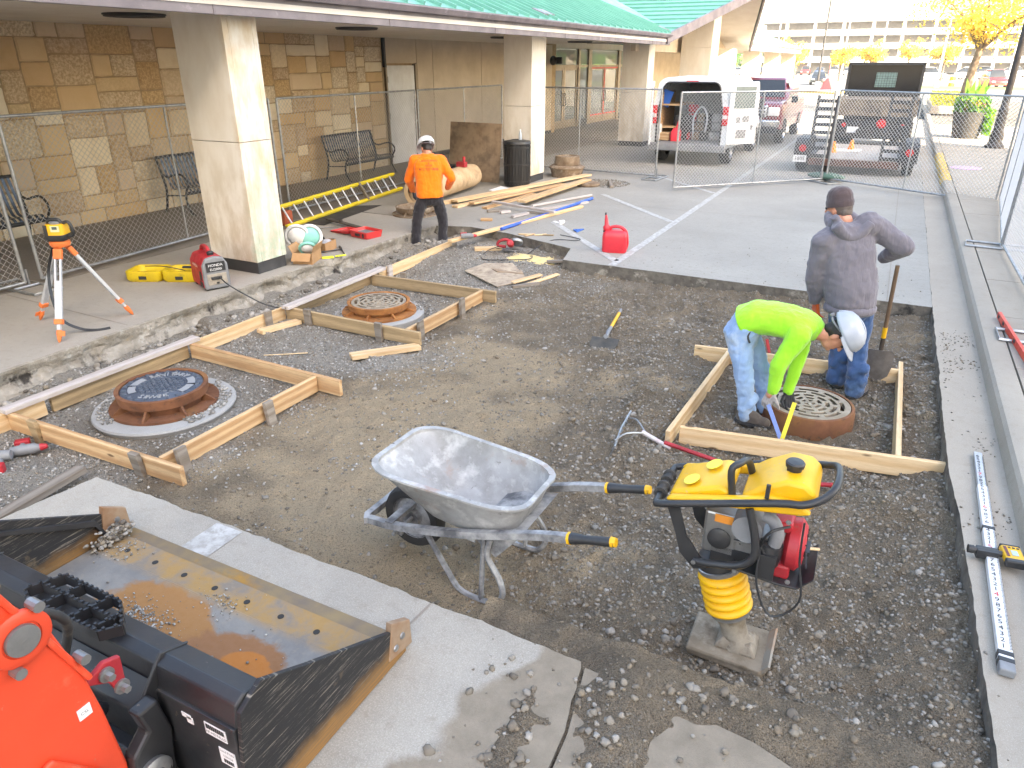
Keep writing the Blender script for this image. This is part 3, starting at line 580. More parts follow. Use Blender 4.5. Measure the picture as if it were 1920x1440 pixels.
# prow gable over the entrance
A_, P_, B_ = (-6.5, 22.5, 3.12), (-4.95, 29, 4.86), (-6.5, 35.6, 3.05)
g1 = bp('gable_roof', quadslab([A_, P_, (-16, 29, 4.95), (-16, 22.5, 3.12)], .03), MT['roof']); g2 = bp('gable_roof', quadslab([P_, B_, (-16, 35.6, 3.05), (-16, 29, 4.95)], .03), MT['roof'])
for k in range(12):
    t_ = (k + .5) / 12; a = Vector(A_).lerp(Vector(P_), t_); b = Vector((-16, 22.5, 3.12)).lerp(Vector((-16, 29, 4.95)), t_); m = MB(); m.beam(a + Vector((-.05, 0, .045)), b + Vector((0, 0, .045)), .03, .05, (0, -.27, 1)); m.build('seam', MT['roof'], g1)
m = MB(); m.beam(Vector(A_) + Vector((0, 0, -.06)), Vector(P_) + Vector((0, 0, -.06)), .08, .26); m.beam(Vector(P_) + Vector((0, 0, -.06)), Vector(B_) + Vector((0, 0, -.06)), .08, .26); bp('rake_fascia', m, MT['fascia'])
bp('prow_soffit', quadslab([(-6.56, 22.55, 2.98), (-5.05, 29, 4.68), (-9, 29, 4.7), (-9, 22.55, 2.98)], -.03), MT['soffit']); bp('prow_soffit', quadslab([(-5.05, 29, 4.68), (-6.56, 35.5, 2.92), (-9, 35.5, 2.92), (-9, 29, 4.7)], -.03), MT['soffit'])
bp('gable_wall', MB().prism([(22.6, 2.75), (35.4, 2.75), (35.4, 2.95), (29, 4.69), (22.6, 2.98)], -7.6, -7.45, Matrix(((0, 0, 1, 0), (1, 0, 0, 0), (0, 1, 0, 0), (0, 0, 0, 1)))), MT['panel'])
bp('far_soffit', MB().box((-9.1, 44.6, 3.0), (5.2, 17.6, .06)), MT['soffit']); bp('far_fascia', MB().box((-6.55, 44.6, 3.04), (.07, 17.6, .26)), MT['fascia'])
r2 = bp('far_roof', quadslab([(-6.42, 34.5, 3.22), (-6.42, 53.4, 3.22), (-12, 49, 5.3), (-15, 34.5, 6.1)], -.03), MT['roof'])
# columns
def column(x0, x1, y0, y1, h, mat, nm='column', joint=1.585):
    cx = (x0 + x1) / 2; w = x1 - x0; d = y1 - y0; M = T(cx + 11.6, (y0 + y1) / 2 - 15, 0)
    c = MB().box((0, 0, .6), (w - .06, d - .06, 1.0)).build(nm, MT['base_k'], bld, M)
    MB().box((0, 0, .075), (w - .03, d - .03, .146)).build('base', MT['base_k'], c)
    for (z0, z1) in ((.15, joint - .004), (joint + .004, h)):
        p = MB().box((0, 0, 0), (w - .09 if w > .5 else w, d, z1 - z0)); dz = (z0 + z1) / 2
        p = MB(); p.prism(rr_(w, d), z0, z1); p.build('cladding_panel', mat, c, None, bevel=.004, seg=1)
    return c
def rr_(w, d):      # plan of the column: corner strips set off by shallow grooves on the street side
    a, b = w / 2, d / 2; g = .006
    return [(-a, -b), (a, -b), (a, -b + .07), (a - g, -b + .075), (a - g, -b + .082), (a, -b + .087), (a, b - .087), (a - g, b - .082), (a - g, b - .075), (a, b - .07), (a, b), (-a, b)]
column(-7.64, -6.84, 6.32, 6.83, 2.99, MT['colm_s']); column(-7.70, -7.04, 14.6, 15.3, 2.99, MT['colm']); column(-7.95, -7.12, 22.9, 23.5, 2.99, MT['colm'])
column(-7.30, -6.25, 27.2, 28.3, 4.4, MT['colm'], joint=2.9)
for yy in (33.6, 40.0, 46.3, 52.6): column(-7.6, -6.8, yy, yy + .8, 2.97, MT['colm'])
column(-7.9, -7.2, -1.7, -1.0, 2.99, MT['colm'])
# block added out of frame on the right, placed and sized to shade the site
tb = thing('shade_block', 'tall plain unseen block added at the right to shade the site', 'building', (40, -31, 0)); MT['shade_blk'] = mk('shade_block_face', (.45, .43, .4), (.4, .38, .35), 1, .85)
MB().box((0, 0, 20), (10, 66, 40)).build('wall', MT['shade_blk'], tb)
for k in range(12):
    for j in range(6): MB().box((0, 0, 0), (.1, 3.2, 2.0)).build('window', MT['glass'], tb, T(-5.0, -30 + k * 5.4, 3 + j * 4.0))
# ---------------------------------------------------------------- form boards, stakes, offcuts
def board(label, p0, p1, w, h, mat, name='form_board', group=None, cat='board', up=(0, 0, 1), bevel=.003):
    """p0,p1 = centre line ends; w sideways, h upright"""
    p0, p1 = Vector(p0), Vector(p1); L = (p1 - p0).length
    m = MB(); k = max(2, int(L / .25)); rings = []
    for i in range(k + 1):
        x = L * i / k; j = lambda: random.uniform(-.0007, .0007)
        rings.append([(x, -w / 2 + j(), -h / 2 + j()), (x, w / 2 + j(), -h / 2 + j()), (x, w / 2 + j(), h / 2 + j()), (x, -w / 2 + j(), h / 2 + j())])
    m.loft(rings); o = m.build(name, mat, None, frame(p0, p1, up), bevel=bevel, seg=1)
    return tag(o, label, cat, group)
def stake(label, x, y, ztop, zbot, ang, mat, w=.085, t=.038, lean=0, group='short wooden stakes bracing the forms'):
    m = MB(); L = ztop - zbot
    m.loft([[(-w / 2 * s, -t / 2, z), (w / 2 * s, -t / 2, z), (w / 2 * s, t / 2, z), (-w / 2 * s, t / 2, z)] for z, s in ((0, 1), (-L * .6, .95), (-L, .6))])
    o = m.build('stake', mat, None, T(x, y, ztop) @ RZ(ang) @ RX(lean), bevel=.003, seg=1); return tag(o, label, 'stake', group)
zt = -.05; hb = .145; zc = zt - hb / 2
P, PB, PW, WG, WP = MT['pine'], MT['pine_b'], MT['pine_w'], MT['wgrey'], MT['wpale']
# run of boards beside the walkway
board('form board along the walkway at the lower left corner, under the pale plank', (-5.80, 1.75, zc), (-5.80, 2.9, zc), .038, hb, P)
board('clean form board along the walkway between the two manhole forms', (-5.78, 4.34, zc), (-5.76, 5.60, zc), .038, hb, P)
board('clean form board along the walkway beside the orange shirt worker', (-5.74, 7.30, zc), (-5.79, 9.25, zc), .038, hb, P)
board('form board edge hidden under the pale plank beside the solid manhole cover', (-5.80, 2.95, zc), (-5.785, 4.30, zc), .038, hb, PW)
board('form board edge hidden under the pale plank beside the grated manhole', (-5.76, 5.64, zc), (-5.745, 7.26, zc), .038, hb, PW)
board('pale weathered plank lying flat along the form of the solid manhole cover', (-5.79, 2.58, zt + .022), (-5.77, 4.42, zt + .022), .10, .038, WP)
board('pale weathered plank lying flat along the form of the grated manhole', (-5.66, 5.52, zt + .022), (-5.71, 7.38, zt + .022), .10, .038, WP)
# form around the solid manhole cover
board('near cross board of the form around the solid manhole cover', (-5.78, 2.62, zc), (-3.89, 2.665, zc), .04, hb, PB)
board('far cross board of the form around the solid manhole cover', (-5.75, 4.325, zc), (-3.87, 4.29, zc), .04, hb, PB)
board('knotty orange grained side board of the form around the solid manhole cover', (-4.13, 2.69, zc), (-4.13, 4.265, zc), .04, hb, PB)
# form around the grated manhole
board('near cross board of the form around the grated manhole', (-5.72, 5.61, zc), (-3.93, 5.605, zc), .04, hb, PW)
board('far cross board of the form around the grated manhole', (-5.70, 7.13, zc), (-3.92, 7.205, zc), .04, hb, PW)
board('side board of the form around the grated manhole', (-4.11, 5.63, zc), (-4.10, 7.17, zc), .04, hb, PB)
# form around the right grate
board('near board of the form in front of the green shirt worker', (-1.04, 4.80, zc), (.755, 5.10, zc), .038, hb, P)
board('far board of the form behind the green shirt worker', (-1.36, 6.53, zc), (.415, 6.76, zc), .038, hb, P)
board('left side board of the form around the right grate', (-1.10, 4.68, zc), (-1.035, 6.54, zc), .038, hb, P)
board('right side board of the form around the right grate', (.425, 6.98, zc), (.43, 5.07, zc), .038, hb, P)
for lab, x_, y_, zz, a, mt, ln in (
    ('grey stake nailed outside the near cross board, nearer the corner', -4.28, 2.60, -.02, .03, WG, .12), ('pale stake nailed outside the near cross board, nearer the walkway', -5.42, 2.585, -.03, .03, PW, .1),
    ('stake at the side board beside the corner of the solid cover form', -4.06, 2.80, -.02, pi / 2, WG, -.12), ('stake in the middle of the orange grained side board', -4.075, 3.65, -.03, pi / 2, WG, -.1),
    ('dark stake under the far cross board of the solid cover form', -5.35, 4.38, -.09, 0, WG, 0), ('stake holding the clean board between the two manhole forms', -5.72, 5.32, -.02, pi / 2, WG, 0),
    ('stake at the walkway end of the near cross board of the grated manhole form', -5.38, 5.555, -.02, 0, WG, .05), ('stake near the corner of the near cross board of the grated manhole form', -4.42, 5.555, -.02, 0, WG, .05),
    ('stake on the side board near the close corner of the grated manhole form', -4.045, 5.78, -.01, pi / 2, WG, -.05), ('stake on the side board near the far corner of the grated manhole form', -4.045, 6.62, 0, pi / 2, WG, -.03),
    ('light stake holding the clean board past the grated manhole', -5.69, 7.50, -.03, pi / 2, WP, 0), ('dark stake behind the far cross board of the grated manhole form', -5.33, 7.30, -.03, 0, WG, 0), ('split stake at the far end of the walkway form board', -5.70, 9.17, .03, pi / 2, WG, 0)):
    stake(lab, x_, y_, zz + .01, dirt_h(np.array(x_), np.array(y_)) - .12 if True else 0, a, mt, lean=ln)
gz = lambda x, y: float(dirt_h(np.array(float(x)), np.array(float(y))))
def lie(label, a, b, w, h, mat, lift=.0, name='offcut', cat='board', up=(0, 0, 1)):
    za, zb = gz(*a) + h / 2 + .006 + lift, gz(*b) + h / 2 + .006 + lift; return board(label, (*a, za), (*b, zb), w, h, mat, name, None, cat, up)
lie('pale offcut lying on the dirt at the corner of the grated manhole form', (-4.36, 5.02), (-3.93, 5.58), .13, .04, P)
lie('pale offcut tucked between the two manhole forms', (-5.62, 5.08), (-5.52, 5.56), .11, .04, P)
lie('thin wood sliver between the two manhole forms', (-5.15, 4.66), (-4.82, 4.92), .02, .006, P, name='wood_sliver', cat='sliver')
lie('long grey plank lying at the lower left beside the near slab', (-4.42, 1.45), (-4.62, 2.42), .09, .045, WG, .05)
board('long pale screed board lying on the road edge under the drill', (-5.60, 8.88, .03), (-4.93, 12.4, .022), .09, .04, P, 'screed_board')
lie('dark offcut end sticking out by the plywood scraps', (-4.02, 7.82), (-3.78, 8.12), .06, .035, WG)
lie('pale triangular offcut beside the plywood scraps', (-3.92, 8.02), (-3.70, 8.55), .07, .02, P)
lie('flat pale offcut on the plywood scraps', (-4.10, 7.98), (-3.86, 8.36), .09, .02, P, .02)
lie('short wide offcut beneath the circular saw', (-5.28, 9.05), (-4.95, 9.28), .14, .04, P)
lie('small grey offcut beside the sawdust', (-4.08, 9.02), (-3.80, 9.18), .07, .03, WG)
# plywood scraps
def sheet(name, label, P_, th, mat, cat='plywood'):
    m = MB(); n = len(P_); m.add([tuple(p) for p in P_] + [(p[0], p[1], p[2] + th) for p in P_], [tuple(range(n - 1, -1, -1)), tuple(range(n, 2 * n))] + [(i, (i + 1) % n, n + (i + 1) % n, n + i) for i in range(n)])
    o = m.build(name, mat); c = sum((Vector(p) for p in P_), Vector()) / n; o.data.transform(T(*-c)); o.location = c; return tag(o, label, cat)
sheet('plywood_scrap', 'broad grey plywood scrap lying on the limestone', [(-4.93, 8.17, gz(-4.93, 8.17) + .015), (-4.20, 7.76, gz(-4.2, 7.76) + .012), (-3.98, 8.2, gz(-3.98, 8.2) + .02), (-4.42, 8.62, gz(-4.42, 8.62) + .02), (-4.8, 8.5, gz(-4.8, 8.5) + .02)], .012, mk('worn_plywood', srgb('b3a48e'), srgb('97897a'), 7, .85, bump=.2, layers=[(srgb('857565'), 12, .5, .65)]))
sheet('plywood_scrap', 'brown plywood scrap tilted on the broad grey one', [(-4.86, 8.52, -.155), (-4.45, 8.22, -.13), (-4.1, 8.32, -.145), (-4.3, 8.6, -.155), (-4.7, 8.72, -.155)], .012, MT['ply'])
MT['sawdust'] = mk('sawdust', srgb('d9c48e'), srgb('c9b27c'), 8, .95, bump=.4, bscale=150)
def saw_h(x, y): return dirt_h(x, y) - .012 + .035 * gauss(x, y, -4.35, 9.05, .38, .22, .5) * (.6 + .8 * vno(x, y, 9, 41)) + .006 * (vno(x, y, 40, 42) - .5)
tag(grid_mesh('sawdust', -4.95, -3.8, 8.5, 9.45, .03, saw_h, MT['sawdust']), 'pale yellow sawdust heap beside the circular saw', 'sawdust', None, 'stuff')
# lumber pile by the bin
Lz = .02
for lab, a, b, z, w, mt in (
    ('longest pale plank at the back of the lumber pile', (-7.42, 11.5), (-6.35, 16.1), .02, .19, P), ('long pale plank lying on top at the back of the lumber pile', (-7.2, 11.62), (-6.2, 15.95), .06, .19, P), ('long plank at the bottom left of the lumber pile', (-7.0, 11.32), (-6.6, 13.6), .02, .14, P),
    ('yellowish plank in the middle of the lumber pile', (-6.78, 11.55), (-6.15, 14.4), .062, .14, PB), ('broad pale plank at the front of the lumber pile, propped on offcuts', (-5.95, 11.95), (-5.85, 15.0), .10, .19, P), ('plank under the front of the lumber pile', (-6.45, 11.45), (-6.3, 13.2), .02, .12, PB)):
    board(lab, (*a, z), (*b, z + .005), w, .038, mt, 'plank')
for lab, a, b, z, w, mt in (('long grey pole crossing the front of the lumber pile', (-6.45, 11.75), (-5.0, 11.35), .09, .06, WP), ('grey offcut under the crossing pole, left', (-6.25, 11.2), (-6.05, 11.42), .022, .08, WG), ('short pale block under the crossing pole', (-5.98, 11.18), (-5.88, 11.36), .03, .07, WP), ('pale block sticking out in front of the lumber pile', (-5.62, 10.95), (-5.52, 11.35), .03, .08, WP),
    ('dark strip lying behind the pale block', (-5.6, 11.5), (-5.2, 11.52), .012, .06, WG), ('thin reddish stick angled under the front plank', (-5.75, 12.0), (-5.2, 13.6), .03, .04, WP), ('second thin stick angled under the front plank', (-5.5, 11.8), (-5.0, 12.9), .018, .04, WP)):
    board(lab, (*a, z), (*b, z), w, .04, mt, 'offcut')
board('tiny wood block alone on the concrete in front of the lumber pile', (-6.0, 10.52, .022), (-5.82, 10.6, .022), .09, .04, PB, 'wood_block')
for i, (x_, y_, a) in enumerate(((-4.95, 9.85, .3), (-4.8, 9.78, 1.2), (-4.7, 9.9, .7), (-4.62, 9.98, .2))): board(('longest', 'leftmost', 'palest', 'rightmost')[i] + ' of the small wood chips in front of the screed board', (x_, y_, .012), (x_ + .2 * cos(a), y_ + .2 * sin(a), .016), .04, .014, (P, PB, P, PW)[i], 'wood_chip', 'small wood chips by the screed board', 'wood chip')
m = MB(); m.tube(curve_pts([(-5.32, 9.98, .03), (-5.2, 11.2, .03), (-5.05, 13.25, .03)], 3), .026, 10); tag(m.build('blue_pipe', mk('blue_plastic', srgb('2f5fc4'), srgb('2a55b3'), 5, .45), smooth=60), 'bright blue plastic pipe lying behind the screed board', 'pipe')
m = MB(); m.prism([(0, 0), (.2, 0), (0, .18)], 0, .012); m.prism([(.04, .03), (.12, .03), (.04, .11)], .012, .02); tag(m.build('rafter_square', plain('blue_square', srgb('2b62b5'), .5), None, T(-4.32, 10.55, .004) @ RZ(-.9)), 'small blue triangular square on the concrete', 'square')
m = MB(); m.box((.12, 0, .008), (.24, .05, .012)); m.tube([(.2, -.02, .03), (.2, .07, .03)], .03, 8); o = tag(m.build('putty_knife', MT['paper'], None, T(-4.85, 10.98, .005) @ RZ(-.6), smooth=40), 'white scraper left at the end of the diagonal line', 'scraper')

# ---------------------------------------------------------------- manholes
MT['iron_r'] = mk('rusty_iron', srgb('7d5238'), srgb('5f3d2b'), 7, .85, .15, .2, 60, layers=[(srgb('94673f'), 3.5, .5, .7), (srgb('4b3a32'), 14, .58, .7)])
MT['iron_o'] = mk('orange_rusty_iron', srgb('ab7440'), srgb('85552f'), 6, .85, .1, .2, 60, layers=[(srgb('6f4c35'), 9, .55, .7)])
MT['iron_k'] = mk('cast_iron_lid', srgb('5e6877'), srgb('4c5563'), 8, .5, .35, .15, 80, layers=[(srgb('9a9fa6'), 15, .6, .72)])
MT['iron_g'] = mk('worn_grate', srgb('a89c8b'), srgb('8e8272'), 8, .65, .3, .15, 80)
MT['ringc'] = concrete('ring_concrete', (.40, .40, .39), (.33, .33, .32), (.3, .27, .22), .3)
MT['letter'] = plain('worn_raised_iron', srgb('a6aab0'), .5, .4)
def casting(name, label, loc, rot, mat, r=.36, h=.17, ribs=8, tilt=0):
    t = thing(name, label, 'manhole frame', M=T(*loc) @ RX(tilt) @ RZ(rot))
    m = MB(); m.lathe([(r - .055, .0), (r - .03, h * .5), (r + .0, h * .52), (r + .01, h), (r - .01, h + .004), (r - .025, h), (r - .027, h - .045), (r - .06, h - .046), (r - .09, .0)], 48); m.build('ring', mat, t, smooth=40)
    m = MB(); m.lathe([(r - .08, .0), (r + .075, .0), (r + .075, .022), (r - .05, .024)], 48); m.build('flange', mat, t, smooth=40)
    for k in range(ribs):
        a = 2 * pi * k / ribs + .2; MB().prism([(r - .06, .02), (r + .07, .02), (r + .065, .035), (r - .02, h * .55), (r - .06, h * .55)], -.009, .009, RZ(a) @ RX(pi / 2)).build('rib', mat, t)
    return t
def crumbs(name, label, cx, cy, r0, r1, z, n, mat, sel=None):
    a = RNG.random(n) * 2 * pi; rr = r0 + (r1 - r0) * RNG.random(n)
    if sel: k = sel(a); a, rr = a[k], rr[k]
    r = .006 + .009 * RNG.random(len(a)); scatter(name, np.stack([cx + rr * np.cos(a), cy + rr * np.sin(a), z + r * .5], -1), r, mat, 1, label=label, cat='gravel')
# solid lid
c1 = (-5.05, 3.45); zb = -.17
m = MB(); m.lathe([(.0, -.12), (.52, -.12), (.545, -.04), (.56, -.01), (.55, .005), (.51, .008), (.0, .008)], 56); tag(m.build('concrete_ring', MT['ringc'], None, T(*c1, zb), smooth=40), 'low grey concrete ring under the solid manhole cover', 'concrete ring')
casting('manhole_casting', 'rusty brown ribbed manhole frame holding the solid cover', (*c1, zb + .009), .3, MT['iron_r'], .35, .165, tilt=.0)
lid = thing('manhole_cover', 'dark round manhole cover with raised squares and SANITARY SEWER lettering', 'manhole cover', (*c1, zb + .009 + .122), R(34))
MB().lathe([(.0, -.02), (.31, -.02), (.318, .0), (.318, .032), (.312, .036), (0, .036)], 56).build('plate', MT['iron_k'], lid, smooth=40)
mq = MB().box((0, 0, 0), (.034, .028, .012), None, .85).mesh('raised_square', MT['iron_k'])
sq = []
for i in range(-4, 5):
    for j in range(-4, 5):
        x_, y_ = i * .044 + (j % 2) * .022, j * .04
        if math.hypot(x_, y_) < .165: sq.append((x_, y_, 0))
for k in range(22): a = 2 * pi * k / 22; sq.append((.286 * cos(a), .286 * sin(a), a))
for (x_, y_, a) in sq: o = bpy.data.objects.new('raised_square', mq); COL.objects.link(o); o.parent = lid; o.matrix_local = T(x_, y_, .041) @ RZ(a)
MB().lathe([(.180, .036), (.182, .042), (.189, .042), (.191, .036)], 48).build('rim_line', MT['iron_k'], lid)
for w_, mid, up in (('SANITARY', pi / 2, 1), ('SEWER', -pi / 2, -1)):
    n = len(w_)
    for k, ch in enumerate(w_):
        a = mid - up * (k - (n - 1) / 2) * (.185 if n > 5 else .21); text('letter', ch, .075, MT['letter'], lid, T(.232 * cos(a), .232 * sin(a), .040) @ RZ(a - up * pi / 2 if up > 0 else a + pi / 2), extrude=.004)
for a in (0.35, -.35, pi - .35, pi + .35):
    MB().lathe([(.2, .037), (.2, .043), (.258, .043), (.258, .037)], 8, RZ(a - .3), 0, .6).build('raised_arc', MT['letter'], lid)
for a in (0, pi): MB().box((0, 0, 0), (.06, .018, .004)).build('pick_hole', MT['dark'], lid, T(.27 * cos(a), .27 * sin(a), .038) @ RZ(a))
crumbs('ring_gravel', 'pale gravel lying on the concrete ring of the solid manhole cover', *c1, .36, .52, zb + .012, 900, MT['stone_lime'], lambda a: (np.sin(a * 2 + .5) > -.3))
def grate(label, c, z, rot, mat, r=.318):
    t = thing('grate_cover', label, 'grate', (*c, z), rot)
    rings = [(.0, .02), (.05, .072), (.103, .128), (.16, .187), (.217, .24), (.272, r)]
    for (a, b) in rings: MB().lathe([(a, -.012), (b, -.012), (b, .02), (b - .003, .022), (a + .003 if a else 0, .022), (a, .02)] if a else [(b, -.012), (b, .02), (0, .022)], 48).build('ring_bar', mat, t, smooth=30)
    for i, ((_, a), (b, _)) in enumerate(zip(rings[:-1], rings[1:])):
        n = (4, 6, 8, 8, 8)[i]
        for k in range(n): an = 2 * pi * (k + (i % 2) * .5) / n; MB().box(((a + b) / 2, 0, .005), (b - a + .01, .024 + .005 * i, .0335)).build('spoke', mat, t, RZ(an))
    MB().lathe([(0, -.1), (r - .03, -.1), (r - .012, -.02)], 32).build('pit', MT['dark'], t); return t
c2 = (-4.83, 6.12); zb2 = -.12
m = MB(); m.lathe([(0, -.2), (.49, -.2), (.50, -.01), (.49, .0), (0, .0)], 56); tag(m.build('concrete_ring', MT['ringc'], None, T(*c2, zb2), smooth=40), 'blue grey concrete ring standing under the grated manhole', 'concrete ring')
casting('manhole_casting', 'orange rusty ribbed manhole frame holding the pale grate', (*c2, zb2 + .001), .1, MT['iron_o'], .34, .13)
grate('pale round grate cover on the orange rusty frame', c2, zb2 + .105, .2, MT['iron_g'], .305)
crumbs('ring_gravel', 'pale gravel lying on the concrete ring of the grated manhole', *c2, .35, .48, zb2 + .004, 800, MT['stone_lime'], lambda a: (np.sin(a + 2.2) < .4))
c3 = (-.23, 5.72)
t = thing('manhole_casting', 'low rusty manhole frame set in the dirt beside the green shirt worker', 'manhole frame', (*c3, -.2)); m = MB(); m.lathe([(.36, -.03), (.355, .1), (.345, .135), (.325, .138), (.322, .09), (.29, .088), (.29, 0)], 48); m.build('ring', MT['iron_r'], t, smooth=40)
grate('pale grate cover flush in the frame beside the green shirt worker', c3, -.2 + .112, .5, MT['iron_g'], .318)

# ---------------------------------------------------------------- chain link fences
def fence(label, a, b, z0=0.0, h=1.9, stand=(1, 1), posts=(.5,), lean=0, wr=.0029, group='chain link fence panels'):
    a, b = Vector((*a, z0)), Vector((*b, z0)); L = (b - a).length; t = thing('fence_panel', label, 'fence', group=group, M=frame(a, b) @ RX(lean)); lo = .07
    m = MB(); m.tube([(0, 0, lo), (0, 0, h)], .021, 8); m.build('post', MT['galv'], t, smooth=50); m = MB(); m.tube([(L, 0, lo), (L, 0, h)], .021, 8); m.build('post', MT['galv'], t, smooth=50)
    for f in posts: m = MB(); m.tube([(L * f, 0, lo), (L * f, 0, h)], .014, 6); m.build('brace_post', MT['galv'], t, smooth=50)
    for z in (lo, h): m = MB(); m.tube([(0, 0, z), (L, 0, z)], .019, 8); m.build('rail', MT['galv'], t, smooth=50)
    m = MB(); p = .078; H = h - lo; n = int((L + H) / p)
    for k in range(-int(H / p) - 1, int(L / p) + 1):
        for s in (1, -1):
            x0 = k * p; x1 = x0 + H
            za, zb_ = (0, H) if s > 0 else (H, 0); A = (x0, za); B = (x1, zb_)
            def clip(A, B):
                (xa, ya), (xb, yb) = A, B
                if xb <= 0 or xa >= L: return None
                if xa < 0: f = -xa / (xb - xa); xa, ya = 0, ya + (yb - ya) * f
                if xb > L: f = (L - xa) / (xb - xa); xb, yb = L, ya + (yb - ya) * f
                return (xa, ya), (xb, yb)
            c = clip(A, B)
            if c: m.tube([(c[0][0], .002 * s, lo + c[0][1]), (c[1][0], .002 * s, lo + c[1][1])], wr, 3, cap=False)
    m.build('chain_mesh', MT['wire'], t, kind='stuff')
    for side, on in zip((0, L), stand):
        if not on: continue
        x = side; m = MB(); s = 1 if side == 0 else -1
        q = [(x - .16, -.42, .02), (x + .16, -.42, .02), (x + .16, .42, .02), (x - .16, .42, .02)]; m.tube(q, .017, 6, closed=True); m.tube([(x - .16, 0, .02), (x + .16, 0, .02)], .017, 6); m.tube([(x - .04 * s, 0, .02), (x - .04 * s, 0, .22)], .014, 6); m.build('stand', MT['galv'], t, smooth=50)
    return t
fence('fence panel at the far left in front of the cut off bench', (-8.78, .45), (-8.86, 4.62), posts=(.5,), stand=(0, 1))
fence('fence panel directly behind the tripod and the near column', (-8.86, 4.82), (-9.2, 9.22), posts=(.52,), stand=(0, 0))
fence('fence panel behind the ladder, in front of the bench by the white door', (-9.24, 9.45), (-9.34, 13.62), stand=(0, 0))
fence('fence panel in front of the beige panel wall behind the orange shirt worker', (-9.34, 13.72), (-9.45, 17.8), stand=(0, 0))
fence('front fence panel between the second column and the van', (-8.75, 16.85), (-4.78, 16.52), posts=(.5,), stand=(0, 1), wr=.0036)
fence('front fence panel in front of the open van', (-3.94, 15.02), (-1.34, 17.72), posts=(.52,), stand=(0, 1), wr=.0042)
fence('front fence panel in front of the trailer and dump truck', (-1.24, 17.84), (1.86, 16.02), posts=(.5,), stand=(0, 0), wr=.0042)
fence('right fence panel on the sidewalk, ending at the front corner', (1.90, 15.9), (1.56, 11.65), .125, posts=(.5,), stand=(0, 1), wr=.0036)
fence('right fence panel closest to the camera on the sidewalk', (1.56, 11.5), (1.60, 7.6), .125, posts=(.5,), stand=(0, 1))
m = MB(); rr_s = random.Random(3); rings = []
for i in range(9):
    u = i / 8; s = sin(pi * min(max(u, .04), .96)) ** .5; rings.append([(u * .8 - .4, .2 * s * cos(2 * pi * j / 12) * (1 + rr_s.uniform(-.12, .12)), .075 + .075 * s * sin(2 * pi * j / 12) * (1 + rr_s.uniform(-.1, .2))) for j in range(12)])
m.loft(rings); tag(m.build('sandbag', mk('green_sandbag', srgb('5f7a6b'), srgb('4f6a5e'), 9, .9, bump=.4, bscale=40), None, T(-1.25, 17.95, .03) @ RZ(-.3), smooth=180), 'green sandbag weighing down the stand of the front fence', 'sandbag')
# ---------------------------------------------------------------- benches
MT['bslat'] = mk('bench_slat_sky_tint', srgb('55606e'), srgb('485260'), 8, .22, .35)  # gloss black slats; sky reflection is put into the blue grey colour
MT['bframe'] = mk('bench_frame_paint', (.014, .014, .015), (.022, .022, .023), 8, .4)
def bench(label, y0):
    t = thing('bench', label, 'bench', (-11.02, y0, 0), group='black strap metal benches along the stone wall'); W_ = 1.72
    # local: y along, x out from wall
    prof = curve_pts([(-.36, .93), (-.30, .72), (-.22, .48), (-.17, .41), (-.08, .40), (.1, .43), (.22, .44), (.27, .41), (.28, .36)], 3)
    sm = MB(); w = .042
    sm.loft([[(p[0], -w / 2, p[1]), (p[0], w / 2, p[1]), (p[0] + .004, w / 2, p[1] + .006), (p[0] + .004, -w / 2, p[1] + .006)] for p in prof]); me = sm.mesh('slat', MT['bslat'], 50)
    for k in range(21): o = bpy.data.objects.new('slat', me); COL.objects.link(o); o.parent = t; o.location = (0, .07 + k * .079, 0)
    m = MB(); m.tube([(-.37, 0, .935), (-.37, W_, .935)], .026, 8); m.build('top_rail', MT['bframe'], t, smooth=50); m = MB(); m.tube([(.275, 0, .37), (.275, W_, .37)], .03, 8); m.build('front_rail', MT['bframe'], t, smooth=50)
    for y_ in (-.01, W_ + .01):
        f = MB(); f.tube(curve_pts([(-.38, y_, .94), (-.28, y_, .6), (-.25, y_, .4), (-.30, y_, .15), (-.36, y_, .0)], 4), .022, 6); f.build('rear_leg', MT['bframe'], t, smooth=50)
        f = MB(); f.tube(curve_pts([(.26, y_, .42), (.22, y_, .28), (.24, y_, .14), (.33, y_, .0)], 4), .02, 6); f.tube([(.30, y_, .012), (.38, y_, .012)], .02, 6, flat=.5); f.build('front_leg', MT['bframe'], t, smooth=50)
        f = MB(); f.tube(curve_pts([(-.29, y_, .66), (-.15, y_, .62), (.05, y_, .67), (.2, y_, .68), (.31, y_, .6), (.32, y_, .5), (.26, y_, .42)], 4), .018, 6); f.build('armrest', MT['bframe'], t, smooth=50)
        f = MB(); f.tube([(-.26, y_, .30), (.23, y_, .33)], .012, 6); f.build('side_bar', MT['bframe'], t, smooth=50)
    return t
bench('black strap bench cut off by the left edge of the picture', 4.45); bench('black strap bench partly hidden behind the near column', 8.62); bench('black strap bench beside the white door', 12.9)
